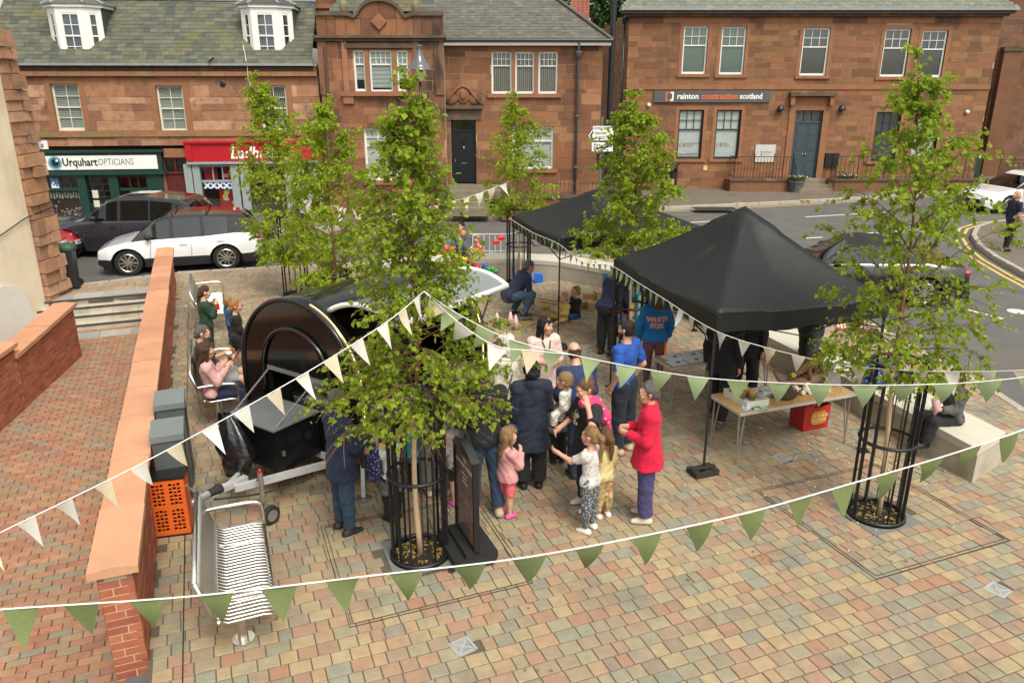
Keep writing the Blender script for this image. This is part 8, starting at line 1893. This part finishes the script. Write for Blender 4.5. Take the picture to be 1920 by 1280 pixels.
 for s_ in (-1, 1):
  xm = roof[-1][0] - .42; bz = interp(belt, xm); b = MB(); b.ell((xm, s_ * (W / 2 + .06), bz + .10), (.10, .10, .075), 10); b.bar((xm + .02, s_ * (W / 2 - .1), bz), (xm, s_ * (W / 2 + .02), bz + .06), .05, .04); b.build('mirror', mirror or plast, t, smooth=True)
  xf = L / 2; b = MB(); b.ell((xf - .17, s_ * (W / 2 - .34), interp(belt, xf - .15) - .14), (.17, .22, .055), 12, rz=s_ * -.45); b.build('headlight', lampg, t, smooth=True)
  b = MB(); b.ell((-xf + .10, s_ * (W / 2 - .24), interp(belt, -xf + .1) - .12), (.12, .14, .085), 12, rz=s_ * .45); b.build('tail_light', redl, t, smooth=True)
  for xd in (xa - .55, xa - 1.55, xa - 2.45):
   if xd > -L / 2 + .5: b = MB(); y = s_ * (hw(xd) * 1.0 + .001); b.tube([(xd, s_ * hw(xd) * .99, .36), (xd, s_ * hw(xd) * 1.003, .5), (xd - .02, s_ * hw(xd) * .998, interp(belt, xd) * .72), (xd - .05, s_ * hw(xd) * .966, interp(belt, xd) - .06)], .006, 4); b.build('door_seam', plast, t)
  for xd in (xa - 1.38, xa - 2.3):
   if xd > -L / 2 + .5: b = MB(); b.box((xd, s_ * (hw(xd) * .995 + .005), interp(belt, xd) - .16), (.2, .03, .03)); b.build('handle', paint, t)
 b = MB(); b.box((L / 2 - .03, 0, .42), (.1, W * .55, .2)); b.build('grille', plast, t)
 b = MB(); b.box((-L / 2 + .05, 0, .32), (.16, W * .86, .22)); b.build('rear_bumper', plast if clad else paint, t)
 for k, (txt, fr) in enumerate(plate or []):
  x = (L / 2 + .025) if fr else -L / 2 - .008; zc = .5 if fr else interp(belt, -L / 2) * .62; b = MB(); b.box((x, 0, zc), (.012, .52, .12)); po = b.build('number_plate', wpl if fr else yel, t)
  text('lettering', txt, .115, mat('ink_black', ()), po, (x + (.007 if fr else -.007), 0, zc), (R(90), 0, R(90) if fr else R(-90)), ext=.001, align='CENTER', sx=.85, bold=.003)
 if rails:
  for x in (xa - 1.15, xa - 2.0):
   b = MB(); b.tube([(x, -.62, top), (x, -.56, top + .07), (x, .56, top + .07), (x, .62, top)], .018, 6); b.build('roof_bar', plast, t)
 return t
wp = mat('car_white', (.72, .73, .73), .18, var=0, coat=1.); dk = mat('car_deep_blue', (.022, .02, .032), .15, var=0, coat=1., spec=.6); bk = mat('car_black', (.008, .008, .009), .12, var=0, coat=1.); rd = mat('car_red', (.38, .012, .015), .15, var=0, coat=1.)
ZRd = -.128
def between(pr, pf, wb, xa, W, side):            # near-side wheel contacts -> pose
 a, b = G(*pr, ZRd), G(*pf, ZRd); d = (b - a).normalized(); n = Vector((-d.y, d.x, 0)); c = (a + b) / 2 + n * side * (W / 2 - .1) - d * (xa - wb / 2); return (c.x, c.y, ZRd), math.atan2(d.y, d.x)
p_, h_ = between((425, 505), (243, 516), 2.36, 1.3, 1.8, -1)
WB = (G(425, 505, ZRd) - G(243, 516, ZRd)).length
car('white crossover car with black roof and roof bars stopped beside the ramp wall', p_, h_, 4.05, 1.8, [(-2.05, .84), (-1.95, .98), (-1.4, 1.02), (-.6, .96), (.9, .92), (1.3, .88), (1.75, .78), (2.0, .66), (2.03, .5)], [(-1.97, .99), (-1.78, 1.36), (-1.6, 1.48), (-.6, 1.56), (.22, 1.54), (.52, 1.44), (1.15, .92)], WB, .345, wp, bk, [('SN74 KFE', False)], clad=1.5, front_axle=1.28, glassx=dict(side=[(-1.2, -.62), (-.56, .12), (.2, .8)], top=[(-1.95, -1.66), (.52, 1.1)]), rails=True).scale = (1, 1, .97)
a = G(140, 484, ZRd)
car('dark plum luxury estate car passing behind the white crossover', (a.x + 1.38, a.y + .92, ZRd), R(180) - R(2), 4.75, 1.95, [(-2.38, .95), (-2.3, 1.06), (-1.2, 1.08), (.6, 1.05), (1.2, 1.03), (1.9, .96), (2.2, .86), (2.37, .6)], [(-2.28, 1.07), (-2.0, 1.52), (-1.8, 1.62), (-.8, 1.72), (.0, 1.70), (.3, 1.62), (1.02, 1.05)], 2.85, .39, dk, bk, None, front_axle=1.47, glassx=dict(side=[(-1.55, -.95), (-.9, -.1), (.0, .75)], top=[(-2.3, -2.0), (.34, 1.0)]), spoke=plast)
a = G(1812, 583, ZRd)
car('black convertible car with its soft top up beside the right birch', (a.x - 2.0, a.y + 1.35, ZRd), R(180) - R(9), 4.5, 1.82, [(-2.25, .76), (-2.15, .9), (-1.3, .98), (.4, .93), (.9, .9), (1.7, .8), (2.1, .7), (2.24, .5)], [(-1.25, .99), (-.95, 1.26), (-.7, 1.36), (-.1, 1.40), (.3, 1.33), (.98, .91)], 2.7, .33, bk, mat('soft_top', (.015, .015, .016), .8), [('SF06 CWS', False)], front_axle=1.4, glassx=dict(side=[(-.55, .02), (.06, .7)], top=[(.32, .96)]))
a = G(1878, 402, ZRd)
car('white saloon car nosing in at the right edge beyond the corner pavement', (a.x + 1.45, a.y + 1.35, ZRd), R(180) + R(14), 4.8, 1.85, [(-2.4, .9), (-2.2, 1.02), (-1.3, 1.0), (.6, .94), (1.1, .9), (1.9, .80), (2.25, .70), (2.39, .5)], [(-1.9, 1.03), (-1.2, 1.36), (-.6, 1.46), (0, 1.45), (.4, 1.34), (1.2, .9)], 2.8, .33, wp, wp, None, front_axle=1.45, glassx=dict(side=[(-1.3, -.45), (-.4, .55)], top=[(-1.85, -1.25), (.42, 1.16)]))
a = G(146, 494, ZRd)
car('red car mostly hidden behind the stone wall end with its nose showing', (a.x - 2.2, a.y + .9, ZRd), R(-6), 4.0, 1.75, [(-2, .8), (-1.9, .95), (.5, .93), (.9, .9), (1.5, .82), (1.85, .72), (1.99, .5)], [(-1.9, .96), (-1.5, 1.42), (-.2, 1.46), (.2, 1.38), (.95, .91)], 2.4, .31, rd, rd, [('SJ18 UBJ', True)], front_axle=1.2, glassx=dict(side=[(-1.4, -.3), (-.2, .6)], top=[(-1.9, -1.52), (.25, .92)]))
# ================================================================ street furniture and small things
# street lamp
q = G(789, 424); zt = at(783, 130, 24.6)
lp = thing('street_lamp', 'black street lamp with a bell shaped hood rising behind the front birch', 'street lamp', (-2.75, 24.4, -.02)); zl = 5.0
b = MB(); b.lathe((0, 0, 0), [(.11, 0), (.11, .9), (.07, 1.0), (.055, 3.8), (.04, zl - .2)], 12); b.build('post', black, lp, smooth=True)
hood = mat('lamp_hood_grey', (.09, .095, .10), .2, coat=.8, var=.05); b = MB(); b.lathe((0, 0, zl), [(.42, -.02), (.43, .0), (.32, .03), (.31, .1), (.26, .14), (.16, .3), (.09, .48), (.07, .6), (.1, .66), (.09, .68)], 24); b.build('hood', hood, lp, smooth=True)
b = MB(); b.ell((0, 0, zl - .16), (.14, .14, .2), 14); b.build('lamp_globe', mat('globe', (.6, .58, .52), .2, coat=.5), lp, smooth=True)
# direction sign on its pole
q = at(1122, 262, 26.4); sn = thing('road_sign', 'white direction signs stacked on a pole before the gap between buildings', 'road sign', (q.x, q.y, 0)); gp = mat('grey_pole', (.16, .16, .15), .5, metal=.4)
b = MB(); b.tube([(.1, .05, -.1), (.1, .05, q.z + .75)], .045, 8); b.build('pole', gp, sn); zz = q.z; ink = mat('ink_black', ())
def plate(poly, y, m, nm='sign_plate'): b = MB(); b.prism(poly, y - .015, y); return b.build(nm, m, sn)
k = 26.6 / 1450
def px2(x, y): return ((x - 1122) * k, zz + (262 - y) * k)
o = plate([px2(1111, 246), px2(1147, 246), px2(1147, 237.5), px2(1111, 237.5)], -.02, white); c_ = px2(1112, 241.7); text('lettering', 'GEORGE STREET', .125, ink, o, (c_[0], -.037, c_[1]), sx=.62)
o = plate([px2(*p) for p in ((1102, 255), (1108, 264), (1150, 264), (1150, 245), (1108, 245))], -.018, ink); o = plate([px2(*p) for p in ((1103, 255), (1108.5, 263.4), (1149.4, 263.4), (1149.4, 246), (1108.5, 246))], -.034, white)
plate([px2(*p) for p in ((1105.5, 254.5), (1110, 262), (1113, 262), (1109, 254.5), (1113, 247.5), (1110, 247.5))], -.0505, ink, 'chevron'); c_ = px2(1115, 250); text('lettering', 'Saltcoats', .15, ink, o, (c_[0], -.052, c_[1]), sx=.75); c_ = px2(1115, 258.5); text('lettering', '(B 7037)', .14, ink, o, (c_[0], -.052, c_[1]), sx=.75)
o = plate([px2(1109, 284), px2(1150, 284), px2(1150, 266), px2(1109, 266)], -.02, ink); o = plate([px2(1109.8, 283.2), px2(1149, 283.2), px2(1149, 266.8), px2(1109.8, 266.8)], -.036, white); c_ = px2(1112.5, 271); text('lettering', 'Ayr', .17, ink, o, (c_[0], -.053, c_[1])); c_ = px2(1112, 278.7); text('lettering', 'A 719', .16, ink, o, (c_[0], -.053, c_[1]))
c_ = px2(1124, 295); o = plate([px2(1120, 318), px2(1170, 318), px2(1170, 288), px2(1120, 288)], .1, mat('dark_board', (.01, .012, .02), .5), 'back_board'); text('lettering', 'C', .22, mat('sign_yellow', (.65, .42, .04), .5), o, (c_[0], .08, c_[1]), bold=.01); c_ = px2(1124, 306); text('lettering', 'e', .18, mat('sign_yellow', ()), o, (c_[0], .08, c_[1]))
tp_ = at(1138, 60, 29.2); b = MB(); b.tube([(0, 0, 0), (0, 0, 12)], .11, 10); b.bar((-.9, 0, 6.0 - 2.4), (0, 0, 3.7), .03, .03); o = b.build('utility_pole', black); o.location = (tp_.x, 29.6, 0); tag(o, 'tall dark pole with bands at the gap between the two buildings', 'pole')
for z in range(0): pass
# litter bins
def litter(label, p, s_=1.): t = thing('litter_bin', label, 'litter bin', p); b = MB(); b.lathe((0, 0, 0), [(.25, 0), (.27, .05), (.27, .75), (.29, .78)], 8); b.build('bin_body', black, t); b = MB(); b.lathe((0, 0, .78), [(.29, 0), (.29, .06)], 8); b.lathe((0, 0, 1.08), [(.30, 0), (.27, .1), (.12, .15)], 8); [b.box((.25 * math.cos(a), .25 * math.sin(a), .95), (.06, .1, .28), a) for a in (R(45), R(135), R(225), R(315))]; b.build('bin_hood', black, t); b = MB(); b.box((0, -.262, .4), (.16, .01, .22)); b.build('bin_label', mat('gold_print', (.5, .38, .12), .5), t)
litter('black litter bin on the far pavement left of the office steps', G(1257, 356))
t = thing('wheelie_bin', 'black wheelie bin with a green lid beside the stone wall end', 'wheelie bin', G(126, 540), R(-70)); b = MB(); b.box((0, 0, .5), (.46, .5, .88), taper=1.12); b.build('bin_body', mat('bin_black', (.02, .02, .02), .5), t); b = MB(); b.box((0, 0, .97), (.56, .6, .06)); b.box((0, .05, 1.02), (.5, .48, .05), taper=.85); b.build('lid', mat('bin_green', (.03, .10, .05), .5), t); b = MB(); b.tube([(-.2, .32, .93), (.2, .32, .93)], .018, 6); b.build('handle', black, t)
for x in (-.2, .2): q = wheelmesh(.09, .05, 0); w0 = q.build('wheel', blackrub, t); w0.location = (x, .25, .09); w0.rotation_euler = (0, R(90), 0)
b = MB(); b.box((.276, 0, .6), (.006, .2, .35)); b.build('label', white, t)
slg = mat('slate_grey_metal', (.085, .095, .095), .4, var=.08); slt = mat('slate_grey_lid', (.15, .17, .17), .35, var=.08)
for (px, py), lb in (((322, 905), 'far slate grey bin with a flat lid against the long brick wall'), ((317, 975), 'near slate grey bin behind the orange crate at the brick wall')):
 q = G(px, py); d = (wx(q.y) + .2); t = thing('recycling_bin', lb, 'bin', (d, q.y + .12, 0), WA, 'slate grey bins at the brick wall'); b = MB(); b.box((0, 0, .52), (.31, .46, 1.02)); b.build('bin_body', slg, t); b = MB(); b.box((0, 0, 1.065), (.34, .50, .07)); b.build('lid', slt, t); b = MB(); b.box((.158, 0, .5), (.008, .34, .8)); b.build('front_panel', mat('black_panel', (.014, .014, .015), .35), t)
oc = mat('orange_crate', (.72, .13, .02), .5, var=.06); q = G(345, 985); t = thing('plastic_crate', 'orange perforated plastic crate standing in front of the slate grey bins', 'crate', (wx(q.y) + .25, q.y - .2, 0), R(14)); b = MB(); W2, H2 = .38, .66
def holes_panel(b):
 nx, nz = 9, 15; ex = W2 / nx; ez = H2 / nz
 for i in range(nx):
  for j in range(nz):
   x, z = -W2 / 2 + ex * (i + .5), .02 + ez * (j + .5); hole = 0 < i < nx - 1 and j not in (0, nz - 1, 7) and i != 4
   if not hole: b.bb(x - ex / 2, x + ex / 2, -.012, .0, z - ez / 2, z + ez / 2); continue
   b.bb(x - ex / 2, x + ex / 2, -.012, .0, z - ez / 2, z - ez * .28); b.bb(x - ex / 2, x - ex * .26, -.012, .0, z - ez * .28, z + ez / 2);
   if (i + j) % 2: b.bb(x - ex * .26, x + ex / 2, -.0119, -.0001, z + ez * .3, z + ez / 2)
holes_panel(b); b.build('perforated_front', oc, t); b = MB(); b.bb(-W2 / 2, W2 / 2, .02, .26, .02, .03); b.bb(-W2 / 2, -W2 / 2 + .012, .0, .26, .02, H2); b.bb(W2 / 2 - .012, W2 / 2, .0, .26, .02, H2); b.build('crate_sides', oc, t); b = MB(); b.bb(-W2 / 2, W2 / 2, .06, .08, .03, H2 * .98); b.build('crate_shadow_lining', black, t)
for x0, x1, z0, z1 in ((-W2 / 2 - .012, W2 / 2 + .012, H2 + .02, H2 + .045), (-W2 / 2 - .012, W2 / 2 + .012, .0, .02)): b = MB(); b.bb(x0, x1, -.02, .28, z0, z1); b.build('frame_rail', black, t)
# pavement sign
q0, q1 = G(842, 1040), G(905, 1078); d = (q1 - q0); t = thing('pavement_sign', 'black wheeled pavement sign with a food poster beside the front cage', 'pavement sign', (-.47, 7.02, 0), R(-67)); b = MB(); b.M = None
W3 = .54
b.slab([(-.36, -.17), (-.27, -.24), (.27, -.24), (.36, -.17), (.36, .17), (.27, .24), (-.27, .24), (-.36, .17)], .03, .1); b.bb(-.3, .3, -.12, .12, .1, .16); b.build('base', blackrub, t)
b = MB(); b.bb(-W3 / 2 - .03, -W3 / 2, -.03, .03, .14, 1.16); b.bb(W3 / 2, W3 / 2 + .03, -.03, .03, .14, 1.16); b.bb(-W3 / 2, W3 / 2, -.03, .03, .14, .18); b.build('frame', black, t)
b = MB(); b.prism([(-W3 / 2 - .03, 1.1601)] + [(-W3 / 2 - .03 + (W3 + .06) * k / 12, 1.162 + .1 * math.sin(k / 12 * math.pi)) for k in range(13)] + [(W3 / 2 + .03, 1.1601)], -.045, .045); b.build('header', mat('dark_header', (.03, .035, .034), .45), t)
b = MB(); b.bb(-W3 / 2, W3 / 2, -.012, .012, .18, 1.16); po = b.build('poster', mat('food_poster', (.16, .10, .13), .25, var=.2, scale=6, pat='noise', pcol=((.26, .15, .06), (.12, .07, .08), (.2, .13, .12), (.15, .09, .11)), pscale=11, pthr=.5, coat=.6), t)
pt_ = mat('poster_print', (.6, .56, .56), .5)
for y, rz in ((-.014, 0), (.014, R(180))):
 text('lettering', 'THE', .06, pt_, po, (0, y, 1.06), (R(90), 0, rz), ext=.001, align='CENTER'); text('lettering', 'LOADED BARREL', .062, pt_, po, (0, y, .99), (R(90), 0, rz), ext=.001, align='CENTER'); [text('lettering', s_, .034, pt_, po, (0, y, .9 - .05 * i), (R(90), 0, rz), ext=.001, align='CENTER') for i, s_ in enumerate(('loaded fries', 'popcorn', 'soft drinks'))]
for x in (-.3, .3): q = wheelmesh(.04, .03, 0); w0 = q.build('wheel', blackrub, t); w0.location = (x, -.27, .04); w0.rotation_euler = (0, R(90), 0)
# games
bl = mat('game_blue', (.01, .24, .46), .35, var=.04); q = G(1192, 652); t = thing('connect_game', 'giant bright blue connect game with coloured counters behind the cage', 'game', (q.x, q.y + .55, 0), R(12)); b = MB(); nx, nz = 7, 6; cw_ = .155
for i in range(nx + 1): b.bb(-.54 + cw_ * i - .018, -.54 + cw_ * i + .018, -.03, .03, .25, 1.25)
for j in range(nz + 1): b.bb(-.54, -.54 + cw_ * nx, -.029, .029, .27 + cw_ * j - .018, .27 + cw_ * j + .018)
b.build('grid', bl, t)
for x in (-.58, .58): b = MB(); b.bb(x - .03, x + .03, -.05, .05, 0, 1.3); b.bb(x - .03, x + .03, -.25, .25, 0, .06); b.build('leg', bl, t)
r_ = random.Random(2); cc = [mat('counter_' + n, c, .4) for n, c in (('red', (.6, .03, .03)), ('yellow', (.75, .5, .03)), ('wood', (.55, .38, .2)))]
for i in range(nx):
 for j in range(r_.randrange(2, 6)): b = MB(); b.M = Matrix.Translation((-.54 + cw_ * (i + .5), 0, .27 + cw_ * (j + .5))) @ Matrix.Rotation(R(90), 4, 'X'); b.lathe((0, 0, 0), [(.06, -.012), (.06, .012)], 14); b.build('counter', cc[r_.randrange(3)], t)
q = G(1245, 664); t = thing('game_stand', 'orange post with a pink ribbed cylinder beside the woman in bright blue', 'game', q); b = MB(); b.tube([(0, 0, 0), (0, 0, .5)], .05, 10); b.tube([(0, 0, 1.25), (0, 0, 1.42)], .05, 10); b.build('post', mat('game_orange', (.8, .16, .01), .4), t); b = MB(); b.lathe((0, 0, .5), [(.10 + .018 * (k % 2), .05 * k) for k in range(16)], 16); b.build('cylinder', mat('game_pink', (.6, .04, .2), .5), t, smooth=True)
pine = mat('game_wood', (.40, .26, .12), .7, var=.15, scale=9); q = G(1023, 607); t = thing('block_tower', 'leaning tower of wooden game blocks beside the child in yellow', 'game', q, R(20))
t.scale = (.75, .75, .8)
for l in range(11):
 for k in range(3):
  if r_.random() < .18 and l < 10: continue
  b = MB(); c_ = ((k - 1) * .075 if l % 2 else .0, 0 if l % 2 else (k - 1) * .075, .022 + .047 * l); b.box((c_[0] + r_.gauss(0, .012), c_[1] + r_.gauss(0, .012), c_[2]), (.06, .22, .036) if l % 2 else (.22, .06, .036), r_.gauss(0, .06)); b.build('block', pine, t)
for i, (px, py, w_, d_, h_, rz, lb) in enumerate(((1000, 607, .5, .08, .05, .3, 'long wooden block lying by the crouching man'), (990, 612, .22, .08, .05, 1.0, 'short wooden block near the crouching man'), (1010, 600, .25, .07, .05, -.4, 'wooden block left of the tower'), (1098, 576, .3, .16, .14, .2, 'low wooden brick left in the row by the seat wall'), (1112, 580, .24, .16, .16, .0, 'rounded wooden brick in the row by the seat wall'), (1108, 566, .34, .18, .2, .1, 'big wooden brick at the back of the row by the seat wall'), (1124, 566, .22, .2, .24, .3, 'tall wooden brick at the right of the row by the seat wall'), (1126, 578, .26, .14, .14, -.2, 'wooden brick at the front right of the row by the seat wall'), (1036, 564, .75, .08, .03, -.6, 'pale plank lying behind the child in yellow'), (1042, 570, .7, .08, .03, -.55, 'second pale plank lying behind the child in yellow'), (1080, 606, .2, .07, .05, .2, 'single wooden block beside the seated boy'))):
 p = G(px, py); b = MB(); b.box((0, 0, h_ / 2 + .003), (w_, d_, h_), rz); o = b.build('wooden_block', pine); o.location = p; tag(o, lb, 'wooden block', 'loose wooden game blocks')
q = G(990, 528); b = MB(); [b.box((x, 0, .1), (.22, .2, .2), taper=.9) for x in (-.28, 0, .26)]; o = b.build('plastic_crate', mat('bright_blue_plastic', (.02, .14, .6), .4)); o.location = q; tag(o, 'bright blue plastic boxes behind the far cage', 'boxes')
# planters, cabinet, fences at the office
for px, py, lb in ((1491, 360, 'grey planter with white flowers left of the office steps'), (1582, 357, 'grey planter with green plants right of the office steps')):
 p = G(px, py); t = thing('planter', lb, 'planter', p, 0, 'planters by the office steps'); b = MB(); b.lathe((0, 0, 0), [(.26, 0), (.32, .4), (.36, .42), (.36, .5), (.3, .5)], 16); b.build('pot', mat('planter_grey', (.09, .10, .10), .6), t); r_ = random.Random(4); P, D = [], []
 for i in range(260): a, q_ = r_.random() * 6.3, .34 * math.sqrt(r_.random()); P.append((q_ * math.cos(a), q_ * math.sin(a), .5 + r_.random() * .18)); D.append((math.cos(a) * .5, math.sin(a) * .5, .6))
 leaves('foliage', P, D, .10, WEED, t, 3); b = MB(); [b.ell((r_.gauss(0, .16), r_.gauss(0, .16), .66 + r_.random() * .04), (.03, .03, .025), 6) for _ in range(26)]; b.build('flowers', white, t)
p = G(1792, 338); t = thing('street_cabinet', 'dark green utility cabinet against the office wall end', 'cabinet', (p.x, p.y - .2, 0)); b = MB(); b.bb(-.85, .85, -.25, .25, 0, 1.35); b.build('cabinet_body', mat('cabinet_green', (.02, .035, .02), .5, var=.1), t); b = MB(); b.bb(-.88, .88, -.28, .28, 1.351, 1.4); b.bb(-.01, .01, -.256, -.25, .05, 1.32); b.build('cabinet_lid', mat('cabinet_green', ()), t); b = MB(); b.bb(.68, .74, -.256, -.25, 1.1, 1.25); b.build('label', white, t)
p = G(1868, 344); rf = thing('railing', 'low black railings by the entrance at the far right', 'railing', (p.x, p.y, 0), R(8)); railing(rf, (0, 0, 0), (3.2, 0, 0), 1.1, 26, 'rail')
for px, py, lb, s_ in ((1852, 322, 'tall dark pot with a leafy shrub beside the far right entrance', .55), (1905, 322, 'clipped round shrub in a pot behind the far right railings', .6)):
 p = G(px, py); t = bush('potted_shrub', lb, 'shrub', (p.x, p.y, 1.1), (s_, s_, .42), 500, .13, LEAFD, 9, 'potted shrubs at the far right', False); b = MB(); b.lathe((0, 0, -1.1), [(.3, 0), (.36, .8)], 12); b.build('pot', black, t)
